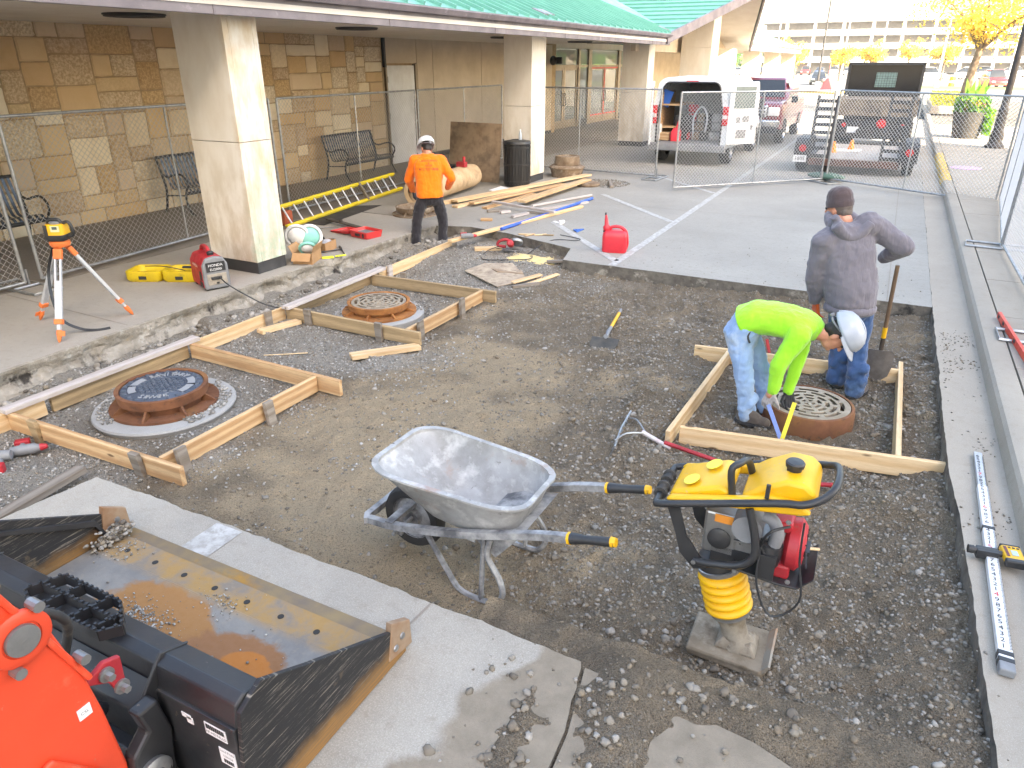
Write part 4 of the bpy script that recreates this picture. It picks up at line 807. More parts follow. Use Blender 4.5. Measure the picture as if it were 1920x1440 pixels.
# ---------------------------------------------------------------- wheelbarrow
MT['tray'] = mk('cement_caked_steel', srgb('a8a8a8'), srgb('8e8d8b'), 5, .7, .15, .25, 45, layers=[(srgb('c2c1bf'), 9, .5, .7), (srgb('9a7f70'), 3, .58, .72), (srgb('5a544f'), 17, .64, .72)])
MT['frame_c'] = mk('cement_splashed_frame', srgb('adadad'), srgb('5f6063'), 9, .65, .2, .2, 50)
wb = thing('wheelbarrow', 'cement caked grey wheelbarrow with black grips and yellow handle ends', 'wheelbarrow', (-1.6, 2.86, -.2), R(-1))
def ring2(x0, x1, w0, w1, z0, z1, r, n=5):
    out = []
    for (px, py) in rrect(1, 1, r, n): u = px + .5; out.append((x0 + (x1 - x0) * u, py * 2 * (w0 + (w1 - w0) * u), z0 + (z1 - z0) * u))
    return out
def trayrings(o):
    return [ring2(-.27 + o, .18 - o, .15 - o, .18 - o, .36 + o, .325 + o, .22), ring2(-.34 + o, .205 - o, .19 - o, .20 - o, .40, .36, .22), ring2(-.62 + o, .295 - o, .305 - o, .255 - o, .64, .60, .24)]
m = MB(); a, b = trayrings(0), trayrings(.012)
rim = [ring2(-.64, .315, .322, .272, .647, .607, .24), ring2(-.64, .315, .322, .272, .659, .619, .24), ring2(-.608, .285, .292, .242, .659, .619, .24)]
m.loft([a[0], a[1], a[2], *rim, b[2], b[1], b[0]], True); m.build('tray', MT['tray'], wb, smooth=45)
for s in (-1, 1):
    h = MB(); h.tube(curve_pts([(-.70, s * .20, .235), (-.45, s * .24, .29), (.0, s * .245, .40), (.40, s * .25, .535), (.60, s * .25, .585)], 3), .027, 4); h.build('handle_rail', MT['frame_c'], wb)
    h = MB(); h.tube([(.585, s * .25, .581), (.61, s * .25, .588), (.66, s * .25, .60), (.80, s * .25, .634)], [.030, .028, .022, .024], 8); gr = h.build('grip', MT['black'], wb, smooth=50)
    h = MB(); h.tube([(.785, s * .25, .631), (.81, s * .25, .637)], [.026, .022], 8); h.build('end_cap', MT['yel'], gr); h = MB(); h.tube([(.57, s * .25, .577), (.583, s * .25, .58)], .031, 8); h.build('grip_ring', MT['yel'], gr)
    l = MB(); l.tube(curve_pts([(-.28, s * .24, .33), (-.12, s * .255, .10), (-.06, s * .26, .03), (.02, s * .26, .008), (.10, s * .26, .008), (.17, s * .26, .02), (.215, s * .26, .10), (.19, s * .26, .2), (.12, s * .25, .3), (.14, s * .245, .42)], 3), .017, 6); l.build('leg', MT['frame_c'], wb, smooth=50)
    l = MB(); l.tube([(.08, s * .26, .01), (.1, s * .25, .43)], .014, 6); l.build('leg_brace', MT['frame_c'], wb, smooth=50)
m = MB(); m.prism([(.0, .40), (.16, .30), (.30, .47), (.1, .44)], -.235, .235, RX(pi / 2)); m.build('gusset', MT['frame_c'], wb)
m = MB(); m.tube([(-.70, -.22, .235), (-.73, -.18, .235), (-.73, .18, .235), (-.70, .22, .235)], .027, 4); m.build('nose_guard', MT['frame_c'], wb)
for x_, z_ in ((-.52, .29), (.02, .38)): m = MB(); m.box((x_, 0, z_), (.05, .5, .03)); m.build('cross_brace', MT['frame_c'], wb)
wh = MB(); wh.lathe([(.13, -.035), (.155, -.05), (.185, -.045), (.197, -.02), (.20, 0), (.197, .02), (.185, .045), (.155, .05), (.13, .035)], 32, T(-.52, 0, .2) @ RX(pi / 2)); w_ = wh.build('wheel', MT['rubber'], wb, smooth=50)
wh = MB(); wh.lathe([(.0, -.03), (.05, -.045), (.06, -.02), (.12, -.015), (.135, -.04), (.135, .04), (.12, .015), (.06, .02), (.05, .045), (0, .03)], 24, T(-.52, 0, .2) @ RX(pi / 2)); wh.build('rim', MT['frame_c'], w_, smooth=40)
wh = MB(); wh.tube([(-.52, -.22, .2), (-.52, .22, .2)], .012, 6); wh.build('axle', MT['frame_c'], wb)
for s in (-1, 1): wh = MB(); wh.box((-.52, s * .17, .235), (.06, .02, .12)); wh.build('axle_bracket', MT['frame_c'], wb)
# ---------------------------------------------------------------- rammer
MT['steel'] = mk('brushed_steel', srgb('9c9c9c'), srgb('868686'), 9, .38, .7)
MT['dusty'] = mk('dusty_iron', srgb('857a6a'), srgb('6c6152'), 6, .9, .05, .4, 40, layers=[(srgb('9a9182'), 4, .5, .68), (srgb('5d5040'), 9, .55, .7)])
MT['redmet'] = mk('red_engine_paint', srgb('b32a33'), srgb('95222b'), 6, .5, layers=[(srgb('7d5a52'), 10, .6, .75)])
rm = thing('tamping_rammer', 'yellow and black upright tamping rammer with red engine standing on the gravel', 'rammer', (-.26, 2.87, -.2), R(1))
def tr(name, mb, mat, smooth=50, bevel=0, parent=None): return mb.build(name, MT[mat] if isinstance(mat, str) else mat, parent or rm, smooth=smooth, bevel=bevel)
m = MB(); m.loft([[(x, y, z) for (x, y) in [(-.19 * s, -.13 * s), (.155 * s, -.15), (.185 * s, -.12), (.185 * s, .13), (.155 * s, .15), (-.19 * s, .14 * s)]] for z, s in ((.0, .97), (.035, 1.02), (.05, .98))]); tr('shoe_plate', m, 'dusty', None, .006)
m = MB(); m.add([(.165, -.14, .02), (.20, -.14, .085), (.20, .14, .085), (.165, .14, .02), (.155, -.14, .04), (.19, -.14, .088), (.19, .14, .088), (.155, .14, .04)], [(0, 1, 2, 3), (4, 5, 6, 7), (0, 1, 5, 4), (2, 3, 7, 6), (1, 2, 6, 5)]); tr('shoe_toe', m, mk('worn_shoe', srgb('8f887c'), srgb('9c7350'), 5, .8, .1, .2, 40), None)
lx = lambda z: -.06 * (z - .05) / .4 + .03
m = MB(); m.lathe([(.085, 0), (.085, .03), (.065, .05), (.062, .12), (.078, .17), (.085, .2)], 24, T(.03, 0, .045) @ RY(-.3)); tr('leg_tube', m, 'dusty')
m = MB(); m.box((.03, 0, .075), (.2, .17, .05), None, .7); tr('leg_foot', m, 'dusty', None, .01)
m = MB(); prof = [(.092, 0)]
for k in range(5): z = .012 + k * .043; prof += [(.096, z), (.112, z + .012), (.114, z + .022), (.108, z + .033), (.095, z + .040)]
prof += [(.1, .235), (.102, .25)]; m.lathe(prof, 32, T(-.028, 0, .235) @ RY(-.3)); tr('bellows', m, 'yel')
m = MB(); m.lathe([(.105, 0), (.106, .022), (.1, .024)], 28, T(-.099, 0, .465) @ RY(-.3)); tr('clamp_band', m, 'steel', 40); m = MB(); m.lathe([(.097, 0), (.098, .02)], 28, T(-.025, 0, .226) @ RY(-.3)); tr('clamp_band', m, 'steel', 40)
m = MB(); m.lathe([(.095, 0), (.09, .06), (.07, .075), (0, .08)], 24, T(-.105, 0, .478) @ RY(-.3)); m.box((-.06, 0, .585), (.17, .16, .1)); tr('cylinder_head', m, 'black', 40)
m = MB(); m.box((-.115, 0, .70), (.15, .16, .22), RY(0)); hs = tr('gearbox', m, 'steel', None, .012); m = MB(); m.lathe([(.0, 0), (.05, 0), (.052, .012), (.035, .02), (0, .022)], 24, T(-.115, -.08, .68) @ RX(pi / 2)); tr('gear_cover', m, 'black', 40)
m = MB(); m.box((0, 0, 0), (.09, .003, .04)); m.build('warning_label', plain('orange_label', srgb('d98a35'), .5), hs, T(-.1, -.083, .785))
def bracket(y0, y1, w=.055): m = MB(); m.prism([(-.36, .86), (-.30, .86), (-.25, .70), (-.14, .55), (-.20, .53), (-.27, .60), (-.30, .70)], y0, y1, Matrix(((1, 0, 0, 0), (0, 0, 1, 0), (0, 1, 0, 0), (0, 0, 0, 1)))); return m
tr('front_bracket', bracket(-.155, -.145), 'black', None); tr('front_bracket', bracket(.145, .155), 'black', None)
# handle loop: near and far bars, rear bow high on the right
def hz(x): return .84 + (x + .40) * .30
hp = [(-.40, -.14, hz(-.40)), (-.38, -.175, hz(-.38)), (-.30, -.18, hz(-.3)), (.10, -.18, hz(.1)), (.20, -.18, hz(.17) + .0), (.27, -.15, hz(.27)), (.31, -.08, hz(.31) + .02), (.31, .08, hz(.31) + .02), (.27, .15, hz(.27)), (.20, .18, hz(.17)), (.1, .18, hz(.1)), (-.30, .18, hz(-.3)), (-.38, .175, hz(-.38)), (-.40, .14, hz(-.4))]
m = MB(); m.tube(curve_pts(hp, 4, True), .0165, 10, closed=True); tr('handle_bar', m, 'black')
for y_ in (-.09, .02): m = MB(); m.tube([(-.40, y_, .842), (-.40, y_ + .018, .842), (-.40, y_ + .02, .842), (-.40, y_ + .055, .842), (-.40, y_ + .06, .842), (-.40, y_ + .075, .842)], [.03, .032, .022, .022, .032, .03], 14); tr('bump_roller', m, 'rubber')
# fuel tank saddle
def tank(P, y0, y1, nm):
    m = MB(); m.prism(P, y0, y1, Matrix(((1, 0, 0, 0), (0, 0, 1, 0), (0, 1, 0, 0), (0, 0, 0, 1)))); return m.build(nm, MT['yel'], rm, bevel=.018, seg=3, smooth=60)
tk = tank([(-.05, .955), (.02, 1.015), (.12, 1.075), (.20, 1.075), (.245, 1.04), (.255, .985), (.22, .95), (.1, .91)], -.135, .15, 'fuel_tank')
tank([(-.36, .86), (-.33, .90), (-.14, .975), (-.10, .965), (-.08, .93), (-.12, .90)], -.125, .14, 'front_cover')
tank([(-.36, .862), (-.34, .888), (-.05, .962), (.08, 1.005), (.19, 1.0), (.24, .96), (.2, .945), (-.1, .90)], -.168, -.128, 'tank_skirt'); tank([(-.36, .862), (-.34, .888), (-.05, .962), (.08, 1.005), (.19, 1.0), (.24, .96), (.2, .945), (-.1, .90)], .138, .165, 'tank_skirt')
m = MB(); m.lathe([(.03, 0), (.03, .02), (.038, .022), (.04, .04), (.034, .047), (0, .049)], 18, T(.14, -.02, 1.07)); m.build('fuel_cap', MT['black'], tk, smooth=40)
m = MB(); m.tube(curve_pts([(-.08, -.12, .93), (-.10, -.12, 1.06), (-.075, -.09, 1.085), (-.05, .0, 1.06), (-.03, .06, .97)], 4), .016, 8); tr('lifting_loop', m, 'black')
m = MB(); m.box((.06, -.17, 1.03), (.018, .012, .07)); tr('throttle_lever', m, 'black', None, .004)
for (x_, y_) in ((-.27, -.06), (-.2, .07)): m = MB(); m.lathe([(0, 0), (.036, 0), (.036, .002), (0, .002)], 20, T(0, 0, 0)); o = m.build('round_sticker', plain('yellow_sticker', srgb('dcd83a'), .5), rm); o.matrix_local = T(x_, y_, .905 + (x_ + .30) * .38 + .022) @ RY(-.37) @ Matrix.Scale(1.3, 4, (0, 1, 0))
for (x_, c) in ((-.13, 'yel'), (-.05, 'paper'), (.03, 'yel')): m = MB(); m.box((0, 0, 0), (.05, .002, .014)); m.build('strip_label', MT['paper'] if c == 'paper' else plain('lime_label', srgb('e0de5a'), .5), rm, T(x_, -.1705, .93 + (x_ + .13) * .28) @ RY(-.26))
# engine
m = MB(); m.lathe([(.0, 0), (.065, .0), (.066, .11), (.05, .115), (0, .115)], 22, T(.0, -.13, .79) @ RX(-pi / 2)); tr('air_cleaner', m, 'grey', 40)
m = MB(); m.box((.02, 0, .65), (.17, .15, .10)); m.box((.02, -.02, .72), (.1, .14, .06)); tr('engine_block', m, 'steel', None, .01)
m = MB()
for k in range(5): m.box((.02, -.02, .70 + k * .014), (.14, .16, .005))
tr('cooling_fins', m, 'steel', None).__setitem__('kind', 'stuff')
m = MB(); m.lathe([(.0, 0), (.05, 0), (.053, .06), (.047, .1), (0, .105)], 20, T(.10, -.10, .64) @ RY(.1)); m.box((.105, -.15, .65), (.07, .03, .12)); tr('carburettor', m, 'black', 40)
m = MB(); m.tube(curve_pts([(.06, -.09, .86), (.1, -.1, .85), (.125, -.11, .80), (.12, -.11, .74)], 4), .028, 10); tr('intake_elbow', m, 'grey')
m = MB(); m.lathe([(.0, .0), (.09, .0), (.115, .02), (.12, .06), (.09, .085), (.05, .09)], 26, T(.155, .0, .70) @ RY(pi / 2)); rc = tr('recoil_cover', m, 'redmet', 40)
m = MB(); m.box((.15, 0, .60), (.10, .20, .07)); tr('engine_shroud', m, 'redmet', None, .012); m = MB(); m.box((.14, .02, .80), (.08, .16, .05)); tr('engine_top', m, 'redmet', None, .012)
for k in range(10): a = 2 * pi * k / 10; MB().box((0, .062, 0), (.008, .035, .007)).build('vent_slot', MT['dark'], rc, T(.243, 0, .70) @ RX(a))
m = MB(); m.box((.248, -.03, .71), (.03, .09, .02)); m.tube([(.248, -.07, .72), (.26, -.16, .70)], .004, 5); tr('pull_handle', m, 'black', 40)
m = MB(); m.tube([(.18, -.07, .72), (.3, .03, .68)], .007, 6); tr('pull_cord', m, MT['pine'], 40)
m = MB(); m.loft([[(x, y, z) for (y, z) in [(-.14, zz - .012), (.14, zz - .012), (.14, zz), (-.14, zz)]] for x, zz in ((-.04, .585), (.16, .565), (.24, .57), (.30, .64))]); tr('engine_guard', m, 'black', None, .004)
m = MB(); m.tube(curve_pts([(.0, -.17, .93), (.04, -.175, .80), (.05, -.175, .70), (.0, -.175, .635), (-.12, -.175, .60), (-.2, -.16, .58)], 5), .018, 8); tr('guard_tube', m, 'black')
m = MB(); m.tube(curve_pts([(.22, -.165, .92), (.23, -.19, .75), (.26, -.2, .55), (.16, -.21, .44), (.08, -.2, .58), (.07, -.16, .75)], 5), .005, 6); tr('throttle_cable', m, 'black')
m = MB(); m.tube(curve_pts([(.17, -.14, .87), (.1, -.17, .84), (.07, -.15, .75), (.11, -.15, .68)], 5), .006, 6); tr('fuel_line', m, 'black')
for (x_, z_) in ((-.2, .585), (.16, .915), (-.02, .60), (.2, .62)): m = MB(); m.lathe([(0, 0), (.011, 0), (.011, .008), (0, .009)], 6, T(x_, -.178, z_) @ RX(pi / 2)); tr('bolt', m, 'steel', 30)
# ---------------------------------------------------------------- hand tools
sh = thing('flat_shovel', 'shovel with a yellow handle lying on the dirt', 'shovel', M=frame((-2.42, 7.42, gz(-2.42, 7.42) + .03), (-2.24, 6.36, gz(-2.24, 6.36) + .05)))
m = MB(); m.tube([(0, 0, 0), (.12, 0, 0)], .019, 8); m.build('grip', MT['grey'], sh, smooth=50); m = MB(); m.tube([(.12, 0, 0), (.62, 0, .01)], .018, 8); m.build('handle', MT['yel'], sh, smooth=50); m = MB(); m.tube([(.62, 0, .01), (.78, 0, .02), (.86, 0, .0), (.93, 0, .02)], [.018, .022, .02, .024], 8); m.build('neck', MT['grey'], sh, smooth=50)
m = MB(); m.loft([[(x, y, z + .09 * y * y) for y, z in ((-w, 0), (-w * .5, 0), (0, 0), (w * .5, 0), (w, 0), (w, -.006), (0, -.006), (-w, -.006))] for x, w in ((.92, .14), (1.04, .14), (1.16, .11), (1.2, .04))]); m.build('blade', mk('dirty_blade', srgb('3a3733'), srgb('5b554c'), 8, .7, .3), sh, T(.92, 0, .02) @ RY(.2) @ T(-.92, 0, -.02), smooth=60)
rk = thing('garden_rake', 'long red handled rake lying on the dirt behind the rammer', 'rake')
gp = lambda x, y, d=.03: (x, y, gz(x, y) + d)
m = MB(); m.tube([gp(-1.28, 4.62, .05), gp(-1.05, 4.60, .045)], .017, 8); m.build('ferrule', mk('worn_white', srgb('c8c5c5'), srgb('b9a6a6'), 9, .6), rk, smooth=50)
m = MB(); m.tube([gp(-1.1, 4.605, .05), gp(-.7, 4.585, .035), gp(-.3, 4.555, .03), (.07, 4.53, gz(.07, 4.53) + .04)], .016, 8); m.build('handle', MT['redmet'], rk, smooth=50)
hx0, hx1 = (-1.40, 4.36), (-1.47, 4.93); m = MB(); m.tube([gp(*hx0, .05), gp(-1.45, 4.64, .06), gp(*hx1, .05)], .009, 6); m.build('head_bar', MT['galv'], rk, smooth=50)
for k in range(13): x_ = hx0[0] + (hx1[0] - hx0[0]) * k / 12; y_ = hx0[1] + (hx1[1] - hx0[1]) * k / 12; m = MB(); m.tube([gp(x_, y_, .05), gp(x_ - .03, y_, .0)], .005, 5); m.build('tine', MT['galv'], rk)
m = MB(); m.tube(curve_pts([gp(-1.42, 4.42, .06), gp(-1.36, 4.5, .07), gp(-1.25, 4.62, .06)], 4), .007, 6); m.build('brace', MT['galv'], rk, smooth=50); m = MB(); m.tube(curve_pts([gp(-1.45, 4.85, .06), gp(-1.36, 4.75, .07), gp(-1.25, 4.62, .06)], 4), .007, 6); m.build('brace', MT['galv'], rk, smooth=50)
# standing shovel behind the grey hoodie worker
s2 = thing('round_shovel', 'round point shovel with yellow socket standing behind the grey hoodie worker', 'shovel', M=frame((.24, 6.70, -.17), (.21, 6.62, .9)))
m = MB(); m.loft([[(x, y, z) for y, z in ((-w, .03 * k), (-w * .55, .008 * k), (0, 0), (w * .55, .008 * k), (w, .03 * k), (w, .03 * k - .006), (0, -.006), (-w, .03 * k - .006))] for x, w, k in ((0, .03, .3), (.05, .09, .8), (.16, .115, 1), (.27, .11, 1), (.30, .09, .6))]); m.build('blade', mk('worn_blade', srgb('8b8683'), srgb('6e6864'), 6, .5, .5), s2, smooth=60)
m = MB(); m.tube([(.12, 0, .012), (.3, 0, .02), (.42, 0, .01)], [.012, .02, .02], 8); m.build('socket', mk('dark_socket', srgb('4a4038'), srgb('3b332d'), 8, .6), s2, smooth=50); m = MB(); m.tube([(.42, 0, .01), (.52, 0, .005)], .021, 8); m.build('collar', MT['yel'], s2, smooth=50); m = MB(); m.tube([(.52, 0, .005), (1.08, 0, 0)], .018, 8); m.build('handle', mk('brown_handle', srgb('6b5540'), srgb('584534'), 8, .6), s2, smooth=50)
# grade rod + receiver + level on the kerb
rod = thing('grade_rod', 'white telescoping grade rod with printed numbers lying on the gutter', 'grade rod', M=frame((.868, 3.05, .028), (.895, 5.16, .028)))
m = MB()
m.box((.85, 0, 0), (1.6, .058, .036)); m.build('lower_section', mk('rod_white', srgb('d9dadb'), srgb('c9cacc'), 9, .4), rod, bevel=.004); m = MB(); m.box((1.88, 0, -.003), (.5, .048, .028)); m.build('upper_section', mk('rod_silver', srgb('b7b9bd'), srgb('a5a7ab'), 9, .4, .3), rod, bevel=.004)
for x_ in (.04, .085, 1.15): m = MB(); m.box((x_, 0, 0), (.03, .064, .042)); m.build('band', MT['black'], rod, bevel=.004)
m = MB(); m.box((.0, 0, 0), (.06, .062, .04)); m.build('foot', MT['grey'], rod, bevel=.006)
for k in range(46):
    x_ = .13 + k * .043; red = k % 10 == 9
    if abs(x_ - 1.15) < .03: continue
    text('numeral', str(k % 10 + 1 if k % 10 < 9 else (k // 10) + 4), .044 if not red else .05, MT['tape'] if red else MT['text_k'], rod, T(x_, .006, .0192 if x_ < 1.65 else .0125) @ RZ(pi / 2 + pi))
m = MB()
for k in range(200): m.box((.12 + k * .0098, -.0235, .0186 if .12 + k * .0098 < 1.65 else .0118), (.0035, .009 if k % 5 else .014, .0006))
m.build('tick_marks', MT['text_k'], rod, kind='stuff')
rec = thing('laser_receiver', 'yellow laser receiver clamped on the grade rod', 'laser receiver', (.88, 3.92, .03), R(8))
m = MB(); m.tube([(-.11, 0, .03), (.04, .0, .03)], .017, 8); m.box((-.03, 0, .02), (.1, .05, .05)); m.tube([(-.12, 0, .03), (-.095, 0, .03)], .023, 10); m.build('clamp', MT['black'], rec, smooth=40)
m = MB(); m.box((.085, -.01, .035), (.095, .16, .04)); bd = m.build('body', MT['yel'], rec, bevel=.012); m = MB(); m.box((.085, -.075, .035), (.1, .035, .045)); m.build('bumper', MT['black'], bd, bevel=.008); m = MB(); m.box((.085, .062, .035), (.098, .02, .044)); m.build('bumper', MT['black'], bd, bevel=.008)
m = MB(); m.box((.09, -.01, .0565), (.03, .045, .002)); m.build('screen', plain('lcd', srgb('9fb0b5'), .3), bd); m = MB(); m.box((.055, 0, .0565), (.014, .09, .002)); m.build('sensor_window', plain('dark_red_window', srgb('5b1d1d'), .2), bd)
for k in range(3): m = MB(); m.box((.075 + k * .02, .038, .0565), (.012, .01, .003)); m.build('button', MT['black'], bd)
lv = thing('spirit_level', 'long red spirit level lying across the sidewalk edge at the right', 'level', M=frame((1.235, 8.16, .17), (1.36, 6.55, .165)))
m = MB(); m.box((.8, 0, 0), (1.6, .03, .06)); b_ = m.build('beam', mk('red_aluminium', srgb('d8452f'), srgb('c53d2a'), 9, .45), lv, bevel=.003)
for x_ in (.08, .3, .8, 1.3): m = MB(); m.box((x_, 0, 0), (.07, .0316, .035)); v_ = m.build('vial_window', MT['dark'], lv); m = MB(); m.tube([(x_ - .025, 0, .0), (x_ + .025, 0, .0)], .0165, 8); m.build('vial', plain('yellow_vial', srgb('cddc5a'), .2), lv)
# ---------------------------------------------------------------- red fuel can
MT['redcan'] = mk('red_can_plastic', srgb('d8323f'), srgb('c62a38'), 5, .42)
gc = thing('fuel_can', 'red plastic fuel can with upright spout on the concrete', 'fuel can', (-3.26, 9.52, 0), R(14)); m = MB()
m.loft([[(x, y, z) for x, y in rrect(w, d, .05, 4)] for z, w, d in ((0, .32, .19), (.02, .345, .21), (.22, .345, .21), (.27, .33, .2), (.30, .26, .16))]); m.build('body', MT['redcan'], gc, smooth=50)
m = MB(); m.tube(curve_pts([(-.08, 0, .29), (-.05, 0, .345), (.06, 0, .35), (.14, 0, .30), (.165, 0, .22)], 4), .022, 8); m.build('carry_handle', MT['redcan'], gc, smooth=50)
m = MB(); m.tube(curve_pts([(.17, 0, .22), (.18, 0, .12), (.165, 0, .04)], 4), .016, 8); m.build('rear_handle', MT['redcan'], gc, smooth=50)
m = MB(); m.lathe([(.045, 0), (.05, .03), (.05, .06), (.03, .08), (.022, .16), (.012, .22), (0, .22)], 16, T(-.12, 0, .29) @ RY(-.1)); m.build('spout', MT['redcan'], gc, smooth=50); m = MB(); m.lathe([(.052, 0), (.052, .022)], 16, T(-.12, 0, .275) @ RY(-.1)); m.tube([(-.145, 0, .505), (-.148, 0, .54)], .011, 6); m.build('collar', MT['black'], gc, smooth=50)
# ---------------------------------------------------------------- circular saw, cord, drills
sw2 = thing('circular_saw', 'red and grey circular saw resting on offcuts beside the sawdust', 'saw', (-4.72, 9.2, gz(-4.72, 9.2) + .06), R(200)); m = MB()
m.lathe([(.0, -.02), (.1, -.02), (.105, 0), (.1, .02), (0, .022)], 24, T(-.05, .0, .1) @ RX(pi / 2 - .9)); m.build('blade_guard', MT['steel'], sw2, smooth=40); m = MB(); m.box((0, 0, .0), (.3, .16, .006)); m.build('shoe', MT['steel'], sw2)
m = MB(); m.lathe([(0, 0), (.05, 0), (.05, .12), (.03, .14), (0, .14)], 14, T(.02, .02, .07) @ RX(-1.2)); m.build('motor', MT['redmet'], sw2, smooth=40); m = MB(); m.tube(curve_pts([(.02, 0, .1), (.1, -.02, .13), (.2, -.02, .1), (.22, -.02, .04), (.1, 0, .03)], 4), .022, 8); m.build('handle', MT['redmet'], sw2, smooth=50)
m = MB(); m.tube(curve_pts([(-4.9, 9.12, gz(-4.9, 9.12) + .1), (-5.05, 9.0, gz(-5.05, 9) + .02), (-4.95, 8.72, gz(-4.95, 8.72) + .01), (-4.5, 8.78, gz(-4.5, 8.78) + .02), (-4.3, 8.9, gz(-4.3, 8.9) + .03), (-4.35, 9.1, gz(-4.35, 9.1) + .03), (-4.5, 9.2, -.14), (-4.45, 9.55, -.06), (-4.3, 9.75, .01), (-4.0, 9.85, .012), (-3.98, 9.98, .012), (-4.35, 10.1, .012)], 5), .006, 6); tag(m.build('power_cord', MT['black'], smooth=60), 'black power cord looping from the circular saw onto the road', 'cord')
def drill(label, M, sc=1):
    t = thing('cordless_drill', label, 'drill', M=M); m = MB(); m.lathe([(0, -.10), (.035, -.1), (.04, -.06), (.04, .05), (.03, .07), (.025, .1), (.015, .13), (0, .13)], 14, RY(pi / 2)); m.build('body', MT['grey'], t, smooth=40)
    m = MB(); m.lathe([(.026, .06), (.028, .1), (.016, .135), (0, .135)], 12, RY(pi / 2)); m.build('chuck', MT['redmet'], t, smooth=40); m = MB(); m.tube([(-.03, 0, -.02), (-.045, .12, -.02)], .024, 8); m.build('grip', MT['grey'], t, smooth=50); m = MB(); m.box((-.05, .155, -.02), (.1, .06, .07)); m.build('battery', MT['redmet'], t, bevel=.01); return t
drill('red and grey drill lying on the end of the screed board', T(-5.42, 9.1, .085) @ RZ(.6))
drill('red and black drill at the left edge of the picture on the dirt', T(-5.30, 2.44, gz(-5.3, 2.44) + .055) @ RZ(.9)); drill('grey cordless tool cut off by the left edge of the picture', T(-5.36, 2.26, gz(-5.36, 2.26) + .055) @ RZ(-2.4))
# ---------------------------------------------------------------- loader arm and bucket
MT['bk'] = mk('loader_black', (.02, .021, .024), (.032, .032, .034), 6, .42, .1, .1, 50, layers=[(srgb('8b7a64'), 7, .66, .72), (srgb('7e766c'), 26, .68, .74)])
def scratch_mat():
    t = NT('scratched_bucket_side'); v = t.vec((1, 1, 1), False); n0 = t.noise(v, 5, 6, .65)
    mp = t.n('ShaderNodeMapping'); mp.inputs['Rotation'].default_value = (R(42), 0, 0); mp.inputs['Scale'].default_value = (1, 2.5, 60); t.l(t.co.outputs['Object'], mp.inputs['Vector']); sc = t.noise(mp.outputs[0], 2.2, 5, .75)
    col = t.mix(t.ramp(sc, .56, .66), (.022, .022, .024), srgb('8d867c')); col = t.mix(t.ramp(n0, .6, .72, 0, .8), col, srgb('8a775c'))
    sx = t.n('ShaderNodeSeparateXYZ'); t.l(t.co.outputs['Object'], sx.inputs[0])
    f = t.math('ADD', sx.outputs['Z'], t.math('MULTIPLY', n0, .12)); col = t.mix(t.ramp(f, .12, .2, .95, 0), col, t.mix(t.ramp(sc, .4, .6), srgb('a0743f'), srgb('7f6444')))
    return t.out(col, .55, .25, t.bump(sc, .2, .003))
MT['bside'] = scratch_mat()
def rust_mat():
    t = NT('rusty_bucket_floor'); v = t.vec((1, 1, 1), False); n0 = t.noise(v, 5, 7, .65, .4); n1 = t.noise(v, 22, 6, .7); mask = None
    sx = t.n('ShaderNodeSeparateXYZ'); t.l(t.co.outputs['Object'], sx.inputs[0])
    def blob(cx, cy, rx, ry):
        dx = t.math('DIVIDE', t.math('SUBTRACT', sx.outputs['X'], cx), rx); dy = t.math('DIVIDE', t.math('SUBTRACT', sx.outputs['Y'], cy), ry)
        return t.math('SUBTRACT', 1.35, t.math('ADD', t.math('ADD', t.math('MULTIPLY', dx, dx), t.math('MULTIPLY', dy, dy)), t.math('MULTIPLY', t.math('SUBTRACT', n0, .5), 1.6)))
    col = t.mix(t.ramp(n0, .35, .65), srgb('72706e'), srgb('85827d')); col = t.mix(t.ramp(n1, .55, .7, 0, .6), col, srgb('948b7f'))
    col = t.mix(t.ramp(blob(-2.72, 1.50, .40, .26), .3, .6), col, srgb('966c40')); col = t.mix(t.ramp(blob(-2.15, 1.42, .34, .26), .3, .55), col, srgb('875f3e'))
    col = t.mix(t.ramp(blob(-2.2, 1.36, .2, .13), .3, .5), col, srgb('6d4e3c')); col = t.mix(t.ramp(blob(-2.08, 1.5, .16, .1), .4, .6), col, srgb('a8692c')); col = t.mix(t.ramp(blob(-2.0, 1.4, .1, .05), .4, .6), col, srgb('5a3f33'))
    col = t.mix(t.math('MULTIPLY', t.ramp(sx.outputs['Y'], 1.72, 1.78), t.ramp(n0, .35, .55, .2, .9)), col, srgb('9d7b45'))
    return t.out(col, t.ramp(n1, .3, .7, .6, .9), .08, t.bump(n1, .2, .004))
MT['brust'] = rust_mat()
bk = thing('loader_bucket', 'worn black loader bucket with rusty floor resting on the near slab', 'loader bucket', (0, 0, 0)); XL, XR = -3.48, -1.55
PM = Matrix(((0, 0, 1, 0), (1, 0, 0, 0), (0, 1, 0, 0), (0, 0, 0, 1)))     # (a,b,c) -> x=c, y=a, z=b
prof = [(1.95, .012), (1.78, .028), (1.76, .045), (1.32, .05), (1.20, .085), (1.13, .17), (1.115, .30), (1.12, .50)]
m = MB(); m.loft([[(x, p[0], p[1]) for p in prof] + [(x, p[0] - (.0 if i < 2 else .012), p[1] - .016) for i, p in reversed(list(enumerate(prof)))] for x in (XL + .02, XR - .02)]); m.build('shell', MT['brust'], bk)
sidep = [(1.95, .012), (1.93, .16), (1.37, .46), (1.17, .575), (1.07, .52), (1.045, .32), (1.06, .03), (1.14, .01)]
for x0, x1 in ((XL - .008, XL + .012), (XR - .012, XR + .008)): m = MB(); m.prism(sidep, x0, x1, PM); m.build('side_plate', MT['bside'], bk, bevel=.002, seg=1)
